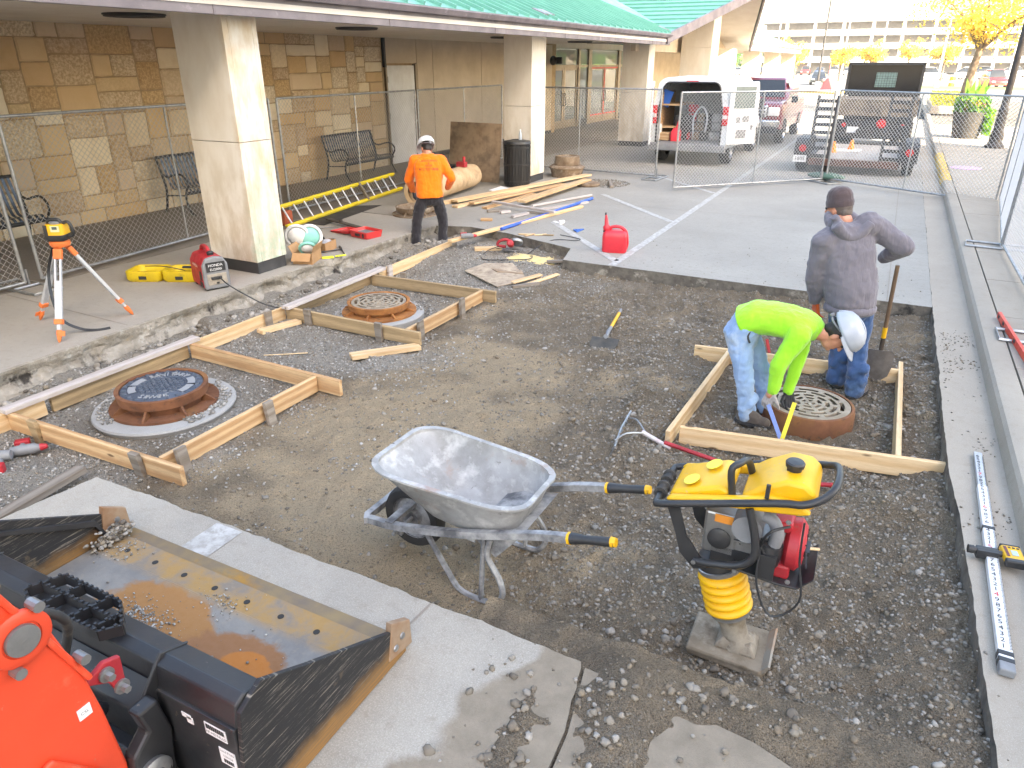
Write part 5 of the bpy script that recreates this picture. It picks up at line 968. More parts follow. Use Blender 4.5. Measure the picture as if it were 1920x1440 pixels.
for x0, x1 in ((XL - .012, XL + .02), (XR - .02, XR + .014)):
    m = MB(); m.prism([(1.82, .06), (1.99, .03), (1.985, .17), (1.86, .245)], x0, x1, PM); c = m.build('side_cutter', mk('rust_worn_cutter', srgb('a08a74'), srgb('90694a'), 6, .6, .3, .2, 40), bk, bevel=.004)
    for y_, z_ in ((1.87, .10), (1.92, .13)): m = MB(); m.lathe([(0, 0), (.017, 0), (.015, .006), (0, .007)], 12, T(x1, y_, z_) @ RY(pi / 2)); m.build('bolt', MT['steel'], c)
for x in (XL + .02, XR - .02):
    s = 1 if x < -2 else -1; m = MB(); m.prism([(1.85, .06), (1.80, .20), (1.22, .48), (1.22, .46), (1.79, .17), (1.835, .055)], x, x + s * .02, PM); m.build('side_stiffener', MT['bk'], bk)
m = MB(); m.box((-2.515, 1.96, .014), (1.9, .09, .02)); ce = m.build('cutting_edge', mk('worn_edge', srgb('8f7a58'), srgb('7d6f60'), 6, .6, .4, .15, 50, layers=[(srgb('a77d3c'), 4, .5, .65)]), bk, bevel=.004)
MB().box((-2.515, 1.80, .037), (1.86, .24, .008)).build('wear_plate', MT['brust'], bk)
m0 = MB().lathe([(0, 0), (.016, 0), (.016, .002), (0, .002)], 12).mesh('bolt_hole', MT['dark'])
for k in range(8): o = bpy.data.objects.new('bolt_hole', m0); COL.objects.link(o); o.parent = bk; o.location = (-3.28 + k * .22, 1.83, .0415)
m = MB(); m.loft([[(x, y, z) for y, z in ((1.115, .46), (1.20, .50), (1.205, .525), (1.115, .56), (1.075, .54), (1.06, .44))] for x in (XL + .013, XR - .013)]); m.build('top_rail', MT['bk'], bk, bevel=.008)
m = MB(); m.box((-2.515, 1.065, .25), (1.9, .03, .4)); m.build('back_plate', MT['bk'], bk, bevel=.004)
m = MB(); m.loft([[(x, y, z) for y, z in ((1.06, .42), (1.06, .47), (.98, .40), (.98, .38))] for x in (-3.1, -1.95)]); m.build('attach_lip', MT['bk'], bk, bevel=.004)
m = MB(); m.box((-2.515, .985, .13), (1.0, .05, .1)); m.build('attach_bar', MT['bk'], bk, bevel=.006)
for x in (-3.08, -1.95): m = MB(); m.prism([(1.21, .53), (1.10, .572), (.99, .44), (.98, .05), (1.05, .04), (1.07, .46)], x - .007, x + .007, PM); m.build('gusset', MT['bk'], bk, bevel=.003)
# step grate on the rail
st = MB(); st.prism([(-2.66, 1.07), (-2.60, 1.18), (-2.26, 1.18), (-2.16, 1.11), (-2.2, 1.06), (-2.6, 1.05)], .57, .60); 
grd = MB(); q = [(-2.66, 1.07), (-2.60, 1.19), (-2.27, 1.19), (-2.15, 1.11), (-2.2, 1.05), (-2.6, 1.04)]
for (a, b) in list(zip(q, q[1:] + q[:1])) + [((-2.52, 1.04), (-2.48, 1.19)), ((-2.36, 1.045), (-2.32, 1.19)), ((-2.63, 1.12), (-2.2, 1.12)), ((-2.24, 1.05), (-2.2, 1.15))]:
    grd.beam((*a, .582), (*b, .582), .010, .045); L = math.dist(a, b)
    for k in range(int(L / .028)): f = (k + .5) / int(L / .028); grd.box((a[0] + (b[0] - a[0]) * f, a[1] + (b[1] - a[1]) * f, .608), (.010, .010, .010))
grd.build('step_grating', MT['bk'], bk, kind='stuff')
# labels
def lbl(x, z, w, h, nm='label'): return MB().box((0, 0, 0), (w, .002, h)).build(nm, MT['paper'], bk, T(x, 1.0485, z) @ RY(0))
l1 = lbl(-1.66, .395, .10, .055); l2 = lbl(-1.625, .29, .075, .075)
FB = RX(pi / 2)
text('lettering', 'AF-HD74LLD', .017, MT['text_k'], l1, T(0, -.0015, -.014) @ FB); m = MB()
for k in range(26): m.box((-.044 + k * .0034, -.0014, .011), (.0012 + .0010 * ((k * 7) % 3), .0006, .022))
m.build('barcode', MT['text_k'], l1, kind='stuff')
text('lettering', 'Land Pride', .0155, MT['text_k'], l2, T(0, -.0015, .026) @ FB); text('lettering', '1330154', .014, MT['text_k'], l2, T(0, -.0015, .003) @ FB); m = MB()
for k in range(14): m.box((-.022 + k * .0034, -.0014, -.02), (.0012 + .001 * ((k * 5) % 3), .0006, .018))
m.build('barcode', MT['text_k'], l2, kind='stuff')
lbl(-1.80, .40, .045, .02, 'torn_label'); lbl(-1.785, .385, .03, .03, 'torn_label')
# grit in the bucket
x = -2.75 + .10 * RNG.standard_normal(900); y = 1.47 + .065 * RNG.standard_normal(900); x = np.concatenate([x, -2.5 + .07 * RNG.standard_normal(120), -3.3 + .06 * RNG.standard_normal(160), -2.5 + .5 * RNG.standard_normal(60)]); y = np.concatenate([y, 1.76 + .04 * RNG.standard_normal(120), 1.82 + .07 * RNG.standard_normal(160), 1.55 + .14 * RNG.standard_normal(60)])
k = (y > 1.3) & (y < 1.92) & (x > -3.44) & (x < -1.6); x, y = x[k], y[k]; r = .002 + .006 * RNG.random(len(x)) ** 2.5; scatter('bucket_gravel', np.stack([x, y, np.where(y > 1.7, .043, .05) + r * .5], -1), r, MT['stone_lime'], label='pale grit and pebbles lying in the loader bucket', cat='gravel')
# caked soil at the far left inner corner
pc = np.array([-3.43, 1.85, .05]) + np.abs(RNG.standard_normal((260, 3))) * np.array([.022, .0, .035]) + RNG.standard_normal((260, 3)) * np.array([.004, .05, .0]); scatter('caked_soil', pc, .005 + .011 * RNG.random(260), MT['stone_rubble'], 2, label='caked soil in the far left corner of the bucket', cat='soil'); tx = bpy.data.textures.new('soilnoise', 'CLOUDS'); tx.noise_scale = .04
# loader arm
MT['orange'] = mk('orange_loader_paint', srgb('dd4a2d'), srgb('d24428'), 3, .42, layers=[(srgb('c7684d'), 8, .6, .8), (srgb('a98d78'), 40, .66, .76)])
la = thing('skid_loader', 'bright orange loader arm in the lower left corner', 'loader', (0, 0, 0)); AX = -1.92
m = MB(); ap = [(.70, 1.15), (.75, 1.05), (.80, .93), (.845, .72), (.865, .55), (.885, .28), (.87, .10), (.70, .06), (.30, .35), (.05, .9), (.1, 1.35), (.45, 1.45), (.62, 1.30)]; m.prism(ap, AX - .12, AX, PM); arm = m.build('arm_plate', MT['orange'], la, bevel=.012, seg=3)
m = MB(); m.lathe([(0, 0), (.085, 0), (.085, .016), (.075, .022), (.054, .022), (.052, .018), (0, .018)], 32, T(AX, .715, .985) @ RY(pi / 2)); m.build('pin_boss', MT['orange'], arm, smooth=35)
m = MB(); m.lathe([(0, 0), (.048, 0), (.046, .012), (0, .014)], 28, T(AX + .017, .715, .985) @ RY(pi / 2)); m.build('pin', MT['steel'], arm, smooth=35)
for y_, z_ in ((.775, 1.06), (.68, .895), (.845, .80)): m = MB(); m.tube([(AX - .01, y_, z_), (AX + .035, y_, z_)], .017, 10); m.build('bolt', MT['steel'], arm, smooth=35)
m = MB(); m.beam((AX + .004, .695, 1.16), (AX + .004, .855, .70), .02, .016, (1, 0, 0)); m.build('edge_flange', MT['orange'], arm, bevel=.01)
m = MB(); m.prism([(.55, .50), (.68, .54), (.80, .36), (.80, .2), (.60, .2)], AX + .001, AX + .022, PM); m.build('raised_panel', MT['orange'], arm, bevel=.012, seg=3); m = MB(); m.prism([(.60, .40), (.68, .44), (.76, .31), (.76, .2), (.62, .22)], AX + .0225, AX + .026, PM); m.build('opening', MT['dark'], arm)
m = MB(); m.box((AX + .002, .81, .60), (.003, .042, .042)); lb = m.build('label', MT['paper'], arm); text('lettering', 'CSL', .016, MT['text_k'], lb, T(AX + .004, .81, .60) @ RZ(pi / 2) @ RX(pi / 2))
# linkage between arm and bucket
m = MB(); m.prism([(.84, .655), (.92, .69), (.975, .67), (.97, .56), (.94, .53), (.92, .60)], AX - .05, AX - .03, PM); lk = m.build('red_latch', MT['redmet'], la, bevel=.006)
for y_, z_ in ((.915, .645), (.95, .56)): m = MB(); m.tube([(AX - .05, y_, z_), (AX + .005, y_, z_)], .014, 6); m.tube([(AX - .03, y_, z_), (AX - .02, y_, z_)], .026, 12); m.build('bolt', MT['steel'], lk)
m = MB(); m.prism([(.94, .46), (1.02, .46), (1.045, .30), (1.02, .10), (.92, .05), (.87, .12), (.89, .30), (.96, .36)], AX - .03, AX + .03, PM); m.build('quick_hitch', MT['bk'], la, bevel=.012)
m = MB(); m.lathe([(.03, 0), (.062, 0), (.066, .02), (.05, .03), (.03, .03)], 24, T(AX + .03, .935, .19) @ RY(pi / 2)); m.build('pin_ring', MT['galv'], la, smooth=35); m = MB(); m.tube([(AX - .2, .6, .75), (AX - .2, .80, .52), (AX - .2, .95, .36)], [.04, .04, .028], 12); m.build('tilt_cylinder', MT['bk'], la, smooth=40)
m = MB(); m.prism([(.86, .10), (.99, .20), (1.01, -.0), (.9, .0)], AX - .10, AX + .06, PM); m.build('hitch_foot', MT['bk'], la, bevel=.008)
m = MB(); m.tube(curve_pts([(AX - .15, .45, .95), (AX - .2, .8, .9), (AX - .25, .95, .75), (AX - .4, .98, .5)], 4), .016, 8); m.build('hydraulic_hose', MT['rubber'], la, smooth=60)
# ---------------------------------------------------------------- tripod and laser
MT['org'] = mk('orange_tripod_plastic', srgb('e27a3f'), srgb('d8703a'), 7, .5); MT['alu'] = mk('satin_aluminium', srgb('c9ccd2'), srgb('b9bcc2'), 9, .4, .35)
tp = thing('tripod', 'silver and orange surveying tripod standing on the walkway', 'tripod', (-6.98, 4.05, 0)); hd = Vector((0, 0, .86))
for k, (fx, fy) in enumerate(((-6.76, 3.67), (-7.58, 3.99), (-6.87, 4.55))):
    f = Vector((fx + 6.98, fy - 4.05, .0)); top = hd + f.normalized() * .07 + Vector((0, 0, -.06)); M_ = frame(top, f); L = (f - top).length
    leg = MB(); leg.box((L * .42, -.024, 0), (L * .68, .016, .03)); leg.build('leg_rail', MT['alu'], tp, M_, bevel=.003); leg = MB(); leg.box((L * .42, .024, 0), (L * .68, .016, .03)); leg.build('leg_rail', MT['alu'], tp, M_, bevel=.003)
    leg = MB(); leg.box((L * .6, 0, 0), (L * .55, .032, .022)); sl_ = leg.build('leg_slide', MT['alu'], tp, M_)
    leg = MB(); leg.box((.03, 0, 0), (.10, .075, .045)); leg.build('leg_bracket', MT['org'], tp, M_, bevel=.006); leg = MB(); leg.box((L * .77, 0, 0), (.05, .075, .05)); leg.build('leg_clamp', MT['org'], tp, M_, bevel=.006)
    leg = MB(); leg.tube([(L * .86, 0, 0), (L * .9, 0, 0), (L * .97, 0, 0), (L, 0, 0)], [.022, .026, .016, .003], 8); leg.box((L * .9, .035, .01), (.05, .05, .008)); leg.build('foot', MT['org'], tp, M_, smooth=40)
    if k == 0: text('lettering', 'JOHNSON', .035, MT['text_k'], sl_, T(L * .45, 0, -.0112) @ RX(pi)); 
m = MB(); m.lathe([(0, -.03), (.075, -.03), (.09, -.01), (.09, .02), (.07, .03), (0, .03)], 20, T(*hd)); m.build('head', MT['org'], tp, smooth=40)
m = MB(); m.tube(curve_pts([(-.05, -.05, .82), (-.1, -.12, .6), (-.02, -.2, .35), (.05, -.2, .15), (.14, -.1, .04), (.24, .0, .012), (.3, .1, .012)], 5), .02, 4, flat=.2); m.build('strap', MT['black'], tp)
ls = thing('laser_level', 'yellow and black rotary laser level on top of the tripod', 'laser level', (-6.98, 4.05, .892), R(30)); m = MB()
m.loft([[(x, y, z) for x, y in rrect(w, d, .04, 3)] for z, w, d in ((.0, .16, .15), (.03, .19, .18), (.06, .19, .18))]); m.build('base', MT['black'], ls, smooth=40); m = MB(); m.loft([[(x, y, z) for x, y in rrect(w, d, .04, 3)] for z, w, d in ((.06, .185, .175), (.14, .175, .165), (.155, .15, .14))]); by = m.build('body', MT['yel'], ls, smooth=40)
m = MB(); m.box((.03, -.089, .115), (.08, .006, .055)); pn = m.build('control_panel', plain('cream_panel', srgb('cfc9a0'), .5), by, RX(-.06)); m = MB(); m.box((.03, -.0935, .122), (.045, .003, .026)); m.build('screen', plain('lcd_dark', srgb('4f5a55'), .3), by, RX(-.06))
m = MB(); m.box((-.055, -.0885, .1), (.03, .012, .11)); m.build('front_rib', MT['black'], by); m = MB(); m.tube(curve_pts([(.09, 0, .03), (.14, 0, .05), (.145, 0, .12), (.12, 0, .17), (.07, 0, .16)], 4), .016, 8); m.build('side_guard', MT['black'], ls, smooth=50); m = MB(); m.tube(curve_pts([(-.07, 0, .15), (-.05, 0, .19), (.03, 0, .195), (.06, 0, .16)], 4), .016, 8); m.build('carry_handle', MT['black'], ls, smooth=50); m = MB(); m.lathe([(.05, .15), (.05, .175), (.03, .18), (0, .18)], 14); m.build('rotor_window', MT['grey'], ls, smooth=40)
# ---------------------------------------------------------------- yellow case, generator
ycm = mk('yellow_case_plastic', srgb('d9be23'), srgb('c9ad1d'), 5, .55, layers=[(srgb('8f7d33'), 8, .6, .75)])
yc = thing('laser_case', 'open yellow carrying case lying on the walkway', 'case', (-7.72, 5.68, 0), R(26))
for s, nm in ((-1, 'lid'), (1, 'tray')):
    m = MB(); o_, i_ = rrect(.44, .36, .06, 3), rrect(.38, .30, .05, 3); m.loft([[(x + s * .225, y, 0) for x, y in rrect(.40, .32, .06, 3)], [(x + s * .225, y, .03) for x, y in o_], [(x + s * .225, y, .13) for x, y in o_], [(x + s * .225, y, .13) for x, y in i_], [(x + s * .225, y, .06) for x, y in rrect(.33, .25, .05, 3)]]); p_ = m.build(nm, ycm, yc, smooth=40)
    m = MB(); m.box((s * .225, -.183, .055), (.09, .012, .04)); m.build('latch', MT['black'], p_); m = MB(); m.ball((s * .225 + .03, .0, .065), (.10, .07, .035), 10, 6); m.build('foam_insert', ycm, p_, smooth=180)
m = MB(); m.box((.26, .02, .14), (.12, .05, .02)); m.build('spare_clamp', MT['black'], yc)
ge = thing('generator', 'red and grey portable generator standing on the walkway beside the near column', 'generator', (-7.0, 5.72, 0), R(-24)); m = MB()
GP = [(-.145, .02), (.145, .02), (.15, .10), (.145, .30), (.10, .38), (.0, .40), (-.10, .38), (-.145, .30), (-.15, .10)]
m.prism(GP, -.24, .19, PM @ I4); o = m.build('housing', MT['redmet'], ge, bevel=.02, seg=3); m = MB(); m.prism([(p[0] * 1.0, p[1]) for p in GP], .19, .25, PM); pn = m.build('end_panel', MT['grey'], ge, bevel=.02, seg=3)
m = MB(); m.box((.2535, 0, .28), (.004, .22, .11)); fp = m.build('name_plate', MT['black'], pn); m = MB(); m.box((.2545, 0, .135), (.006, .22, .13)); cp = m.build('control_panel', mk('worn_panel', srgb('a79f92'), srgb('877f74'), 12, .7), pn, bevel=.006)
XP = RZ(pi / 2) @ RX(pi / 2)
text('lettering', 'HONDA', .044, MT['text_w'], fp, T(.2562, 0, .298) @ XP); text('lettering', 'EU2000i', .040, MT['text_w'], fp, T(.2562, 0, .250) @ XP)
m = MB(); m.box((.262, -.01, .15), (.03, .12, .035)); m.build('outlet', MT['black'], cp, bevel=.006); m = MB(); m.box((.259, .0, .09), (.012, .03, .02)); m.build('outlet', MT['black'], cp)
text('lettering', 'HONDA', .05, MT['text_w'], o, T(-.02, -.1512, .27) @ RX(pi / 2)); m = MB(); m.box((.14, -.149, .17), (.07, .01, .10)); vg = m.build('vent', MT['black'], o)
m = MB(); m.box((.13, -.149, .07), (.09, .012, .06)); m.build('pull_start_recess', MT['black'], o)
m = MB(); m.tube(curve_pts([(-.2, 0, .38), (-.14, 0, .45), (.02, 0, .46), (.1, 0, .39)], 4), .026, 8); m.build('carry_handle', MT['redmet'], ge, smooth=50); m = MB(); m.lathe([(.035, 0), (.04, .03), (.03, .045), (0, .046)], 14, T(.13, .0, .395)); m.build('fuel_cap', MT['black'], ge, smooth=40)
m = MB()
for sx_ in (-.18, .18): m.box((sx_, 0, .012), (.06, .26, .024))
m.build('rubber_feet', MT['rubber'], ge, kind='stuff')
m = MB(); m.tube(curve_pts([(-6.74, 5.63, .15), (-6.6, 5.62, .08), (-6.45, 5.72, -.05), (-6.3, 5.85, -.18), (-6.1, 5.95, -.22), (-5.9, 6.1, -.18)], 6), .008, 6); tag(m.build('extension_cord', MT['black'], smooth=60), 'black cord running from the generator over the broken edge', 'cord')
m = MB(); m.tube(curve_pts([(-8.0, 5.6, .14), (-7.7, 5.65, .16), (-7.5, 5.9, .05), (-7.35, 6.0, .015)], 5), .006, 6); tag(m.build('thin_cord', MT['black'], smooth=60), 'thin black cord draped across the yellow case', 'cord')
# ---------------------------------------------------------------- boxes and red case by the near column
MT['card'] = mk('cardboard', srgb('b08a63'), srgb('a37e59'), 5, .85)
def carton(name, label, loc, rz, w, d, h, flaps=1):
    t = thing(name, label, 'box', loc, rz)
    for (x_, y_, a, b) in ((0, -d / 2, w, .006), (0, d / 2, w, .006), (-w / 2, 0, .006, d - .006), (w / 2, 0, .006, d - .006)): MB().box((x_, y_, h / 2), (a, b, h)).build('side', MT['card'], t)
    MB().box((0, 0, .004), (w - .01, d - .01, .006)).build('bottom', MT['card'], t)
    if flaps:
        MB().box((0, 0, .06), (w - .01, .005, .12)).build('flap', MT['card'], t, T(0, -d / 2 - .006, h) @ RX(2.4)); MB().box((0, 0, .05), (.005, d - .01, .1)).build('flap', MT['card'], t, T(-w / 2 - .004, 0, h) @ RY(-.5)); MB().box((0, 0, .05), (.005, d - .01, .1)).build('flap', MT['card'], t, T(w / 2 + .004, 0, h) @ RY(.35))
    return t
carton('cardboard_box', 'open cardboard box of respirators beside the near column', (-6.76, 7.12, 0), R(22), .26, .36, .15)
MT['teal'] = plain('teal_plastic', srgb('7fc0b4'), .5)
for i, (x_, y_, z_, rx, cm) in enumerate(((-6.98, 7.2, .30, .2, 'white'), (-6.86, 7.32, .28, -.1, 'white'), (-6.76, 7.14, .17, .6, 'teal'))):
    t = thing('face_mask' if i == 2 else 'hose_reel', ['white round reel leaning on the near column above the box', 'white and teal reel behind the cardboard box', 'pale teal mask lying in the cardboard box'][i], ['reel', 'reel', 'mask'][i], M=T(x_, y_, z_) @ RZ(R(42)) @ RX(pi / 2 + rx)); m = MB()
    r_ = .15 if i < 2 else .1; m.tube([(r_ * cos(a), r_ * sin(a), 0) for a in np.linspace(0, 2 * pi, 24, endpoint=False)], .022, 8, closed=True); m.build('rim', MT[cm], t, smooth=60); m = MB(); m.ball((0, 0, 0), (r_ * .85, r_ * .85, .05), 16, 8); m.build('disc', MT['teal' if i == 1 else 'white'], t, smooth=60)
carton('small_box', 'small open box of plastic fittings behind the cardboard box', (-6.95, 7.72, 0), R(10), .15, .3, .13, 0); m = MB(); m.ball((-6.95, 7.72, .09), (.06, .12, .07), 10, 7); o = m.build('plastic_bag', mk('clear_bag', srgb('b5b5bb'), srgb('8a8a92'), 20, .3), smooth=60); tag(o, 'crumpled clear bag in the small open box', 'bag')
rc_ = thing('tool_case', 'open red tool case lying on the walkway beyond the near column', 'tool case', (-7.2, 8.72, 0), R(-12)); MT['redcase'] = mk('red_case', srgb('d33b3b'), srgb('c23434'), 5, .5)
for (x_, y_, w, d, h, a, nm) in ((.22, 0, .42, .34, .10, 0, 'tray'), (-.26, .03, .46, .36, .04, -.10, 'lid')):
    m = MB(); m.loft([[(x, y, 0) for x, y in rrect(w - .04, d - .04, .03, 2)], [(x, y, h) for x, y in rrect(w, d, .03, 2)], [(x, y, h) for x, y in rrect(w - .03, d - .03, .02, 2)], [(x, y, h * .35) for x, y in rrect(w - .06, d - .06, .02, 2)]]); p_ = m.build(nm, MT['redcase'], rc_, T(x_, y_, .004) @ RY(a), smooth=30)
    if nm == 'tray': MB().box((0, -.168, .05), (.1, .012, .035)).build('latch', MT['black'], p_); MB().box((.0, .02, .06), (.26, .16, .03)).build('drill_bits', MT['grey'], p_, bevel=.008); MB().box((.13, -.17, .05), (.02, .02, .06)).build('corner', MT['black'], p_)
for i, (a, b, r_) in enumerate((((-7.0, 7.35, .02), (-6.72, 7.78, .02), .015), ((-6.86, 7.9, .02), (-6.55, 7.62, .02), .018), ((-7.6, 8.0, .02), (-7.25, 8.25, .02), .016), ((-7.55, 8.3, .02), (-7.1, 8.0, .02), .014), ((-8.05, 8.75, .02), (-7.75, 8.95, .02), .015))):
    m = MB(); m.tube([a, Vector(a).lerp(Vector(b), .3), Vector(a).lerp(Vector(b), .32), b], [r_, r_, r_ * .6, r_ * .6], 8); tag(m.build('chisel', MT['black' if i != 4 else 'steel'], smooth=40), ['black chisel beside the cardboard box', 'black chisel in front of the small open box', 'black bar between the small box and the red case', 'second black bar behind the small open box', 'steel bar lying under the ladder end'][i], 'tool')
m = MB(); m.box((0, 0, .012), (.16, .08, .02)); m.tube([(.1, 0, .02), (.25, .03, .02)], .014, 6); tag(m.build('yellow_glove', plain('hi_vis_yellow', srgb('cfd63a'), .7), None, T(-6.62, 7.36, 0) @ RZ(.8), bevel=.006), 'bright yellow strap end by the cardboard box', 'strap')
m = MB(); m.box((0, 0, 0), (.9, .10, .02)); m.lathe([(0, 0), (.03, 0), (.03, .04), (0, .05)], 8, T(-.1, .0, .01)); tag(m.build('pry_bar', mk('dark_plank', srgb('4b443d'), srgb('3d3732'), 8, .7), None, T(-7.75, 9.1, .05) @ RZ(-.25) @ RY(.03)), 'dark flat bar lying behind the red tool case', 'bar')
# ---------------------------------------------------------------- ladder
MT['lady'] = mk('yellow_fibreglass', srgb('d9c321'), srgb('cdb51c'), 5, .5)
ld = thing('ladder', 'yellow fibreglass ladder lying on its side along the fence', 'ladder', M=frame((-8.42, 8.5, .05), (-9.02, 12.55, .05)) @ RX(-.55)); L = 4.05
for z in (0.0, .33): m = MB(); m.box((L / 2, 0, z), (L, .03, .045)); m.box((L / 2, .024, z), (L, .022, .07)); m.build('rail', MT['lady'], ld, bevel=.004)
for k in range(13): m = MB(); m.tube([(.15 + k * .305, .0, .02), (.15 + k * .305, .0, .31)], .015, 8); m.build('rung', MT['alu'], ld, smooth=50)
m = MB(); m.box((2.6, -.01, .17), (.05, .05, .36)); m.build('bracket', MT['dusty'], ld)
# black mats under the ladder
sheet('rubber_mat', 'dark flat mat lying under the ladder', [(-8.75, 9.0, .003), (-8.1, 9.0, .003), (-8.35, 10.9, .003), (-8.75, 10.6, .003)], .006, mk('dark_mat', srgb('3c3a38'), srgb('322f2d'), 6, .9), 'mat')
# ---------------------------------------------------------------- clay pipe, old castings, plywood, bin
pd = thing('clay_pipe', 'large tan clay pipe lying behind the orange shirt worker', 'pipe', M=frame((-7.62, 11.02, .275), (-7.85, 13.45, .275))); MT['clay'] = mk('clay', srgb('c0a888'), srgb('ad9270'), 4, .85, bump=.2, bscale=50, layers=[(srgb('8f7a60'), 3, .55, .7)])
m = MB(); m.lathe([(.19, .0), (.27, .0), (.275, .02), (.275, .20), (.235, .24), (.23, .4), (.235, 2.3), (.22, 2.42), (.1, 2.45), (.19, .3)], 36, RY(pi / 2)); m.build('barrel', MT['clay'], pd, smooth=40); m = MB(); m.lathe([(0, .6), (.195, .6)], 24, RY(pi / 2)); m.build('inside', MT['dark'], pd)
MT['old'] = mk('old_crusted_iron', srgb('8b7a67'), srgb('6b5845'), 6, .95, 0, .5, 30, layers=[(srgb('a59a8b'), 4, .52, .66), (srgb('55412f'), 9, .56, .7)])
oc = casting('old_casting', 'old crusted manhole frame lying in front of the clay pipe', (-7.32, 10.5, 0.0), .4, MT['old'], .33, .14, 6)
oc2 = thing('old_casting_stack', 'stack of old crusted manhole frames beside the second column', 'manhole frame', (-6.75, 15.95, 0)); zz = 0
for (r0, r1, h, nm) in ((.36, .40, .2, 'lower_frame'), (.42, .34, .06, 'middle_flange'), (.30, .28, .2, 'upper_frame')):
    m = MB(); m.lathe([(r0 - .06, 0), (r0, 0), (r0 * .99 + r1 * .01, h * .3), (r1, h), (r1 - .06, h), (r1 - .07, h - .03), (0, h - .04)], 28, T(.02 * zz, 0, zz)); o = m.build(nm, MT['old'], oc2, smooth=40); zz += h; d_ = o.modifiers.new('d', 'DISPLACE'); d_.texture = tx; d_.strength = .03
m = MB(); m.lathe([(0, 0), (.25, 0), (.27, .03), (.26, .06), (.2, .075), (0, .08)], 24); o = m.build('old_ring', MT['old'], None, T(-5.78, 14.85, 0), smooth=40); tag(o, 'flat crusted iron ring beside the lumber ends', 'ring'); crumbs('loose_gravel', 'gravel scattered around the flat crusted iron ring', -5.6, 15.3, .0, .6, 0, 1100, MT['stone_mix'])
board('short dark timber beside the flat crusted iron ring', (-5.45, 15.35, .04), (-5.2, 14.75, .03), .08, .06, MT['wgrey'], 'timber')
pl = MB(); pl.box((0, 0, .62), (1.35, .02, 1.24)); o = pl.build('plywood_sheet', MT['ply'], None, T(-8.33, 14.3, 0.0) @ RZ(-.06) @ RX(-.12), bevel=.002, seg=1); tag(o, 'brown plywood sheet leaning behind the bin', 'plywood')
bn = thing('litter_bin', 'black slatted round litter bin in front of the second column', 'bin', (-7.15, 14.15, 0)); m = MB(); m.lathe([(.25, .06), (.26, .85), (.0, .86)], 28); m.build('liner', MT['dark'], bn, smooth=40)
for k in range(28): a = 2 * pi * k / 28; MB().box((0, 0, .46), (.012, .045, .82)).build('slat', MT['bframe'], bn, RZ(a) @ T(.275, 0, 0))
for z in (.1, .46, .8): m = MB(); m.lathe([(.28, z - .022), (.292, z - .022), (.292, z + .022), (.28, z + .022)], 28); m.build('hoop', MT['bframe'], bn)
m = MB(); m.lathe([(.29, .86), (.30, .88), (.285, .925), (.12, .955), (.115, .92)], 28); m.build('lid', MT['bframe'], bn, smooth=40); m = MB(); m.lathe([(.27, .0), (.28, .06), (.0, .06)], 28); m.build('base', MT['bframe'], bn)
bt = thing('water_bottle', 'clear water bottle standing on the bin lid', 'bottle', (-7.1, 14.2, .93)); m = MB(); m.lathe([(0, 0), (.032, 0), (.034, .02), (.032, .1), (.034, .13), (.014, .19), (.014, .21)], 14); m.build('body', mk('clear_bottle', srgb('c3cdd6'), srgb('aab6c2'), 9, .2), bt, smooth=50); m = MB(); m.lathe([(.016, .2), (.016, .225), (0, .225)], 10); m.build('cap', MT['paper'], bt)
m = MB(); rr_s = random.Random(9); rings = []
for i in range(8): u = i / 7; s = sin(pi * min(max(u, .08), .92)) ** .6; rings.append([(u * 1.1 - .55, (.26 * s) * cos(2 * pi * j / 12) * rr_s.uniform(.7, 1.25), .16 * s + .15 * s * sin(2 * pi * j / 12) * rr_s.uniform(.7, 1.3)) for j in range(12)])
m.loft(rings); tag(m.build('black_bag', mk('black_polythene', (.012, .012, .013), (.025, .025, .026), 8, .28), None, T(-8.5, 13.65, .12) @ RZ(.3), smooth=40), 'crumpled black plastic bag behind the clay pipe', 'bag')
m = MB(); m.box((0, 0, .05), (.2, .12, .1)); m.lathe([(.03, .1), (.03, .2), (0, .21)], 10, T(.05, 0, 0)); tag(m.build('spray_can', MT['redmet'], None, T(-7.78, 12.9, .5), bevel=.01), 'red and white can resting on the clay pipe', 'can')
sheet('torn_paper', 'torn white packaging beside the bin', [(-7.35, 13.25, .01), (-6.95, 13.1, .01), (-6.9, 13.45, .03), (-7.25, 13.6, .05)], .01, MT['paper'], 'paper')
# red rags behind ladder
m = MB(); m.box((0, 0, .12), (.3, .2, .24)); tag(m.build('terracotta_pot', mk('terracotta', srgb('a8573a'), srgb('95492f'), 6, .8), None, T(-8.75, 8.75, 0), bevel=.03), 'orange brown clay block behind the ladder end', 'block')
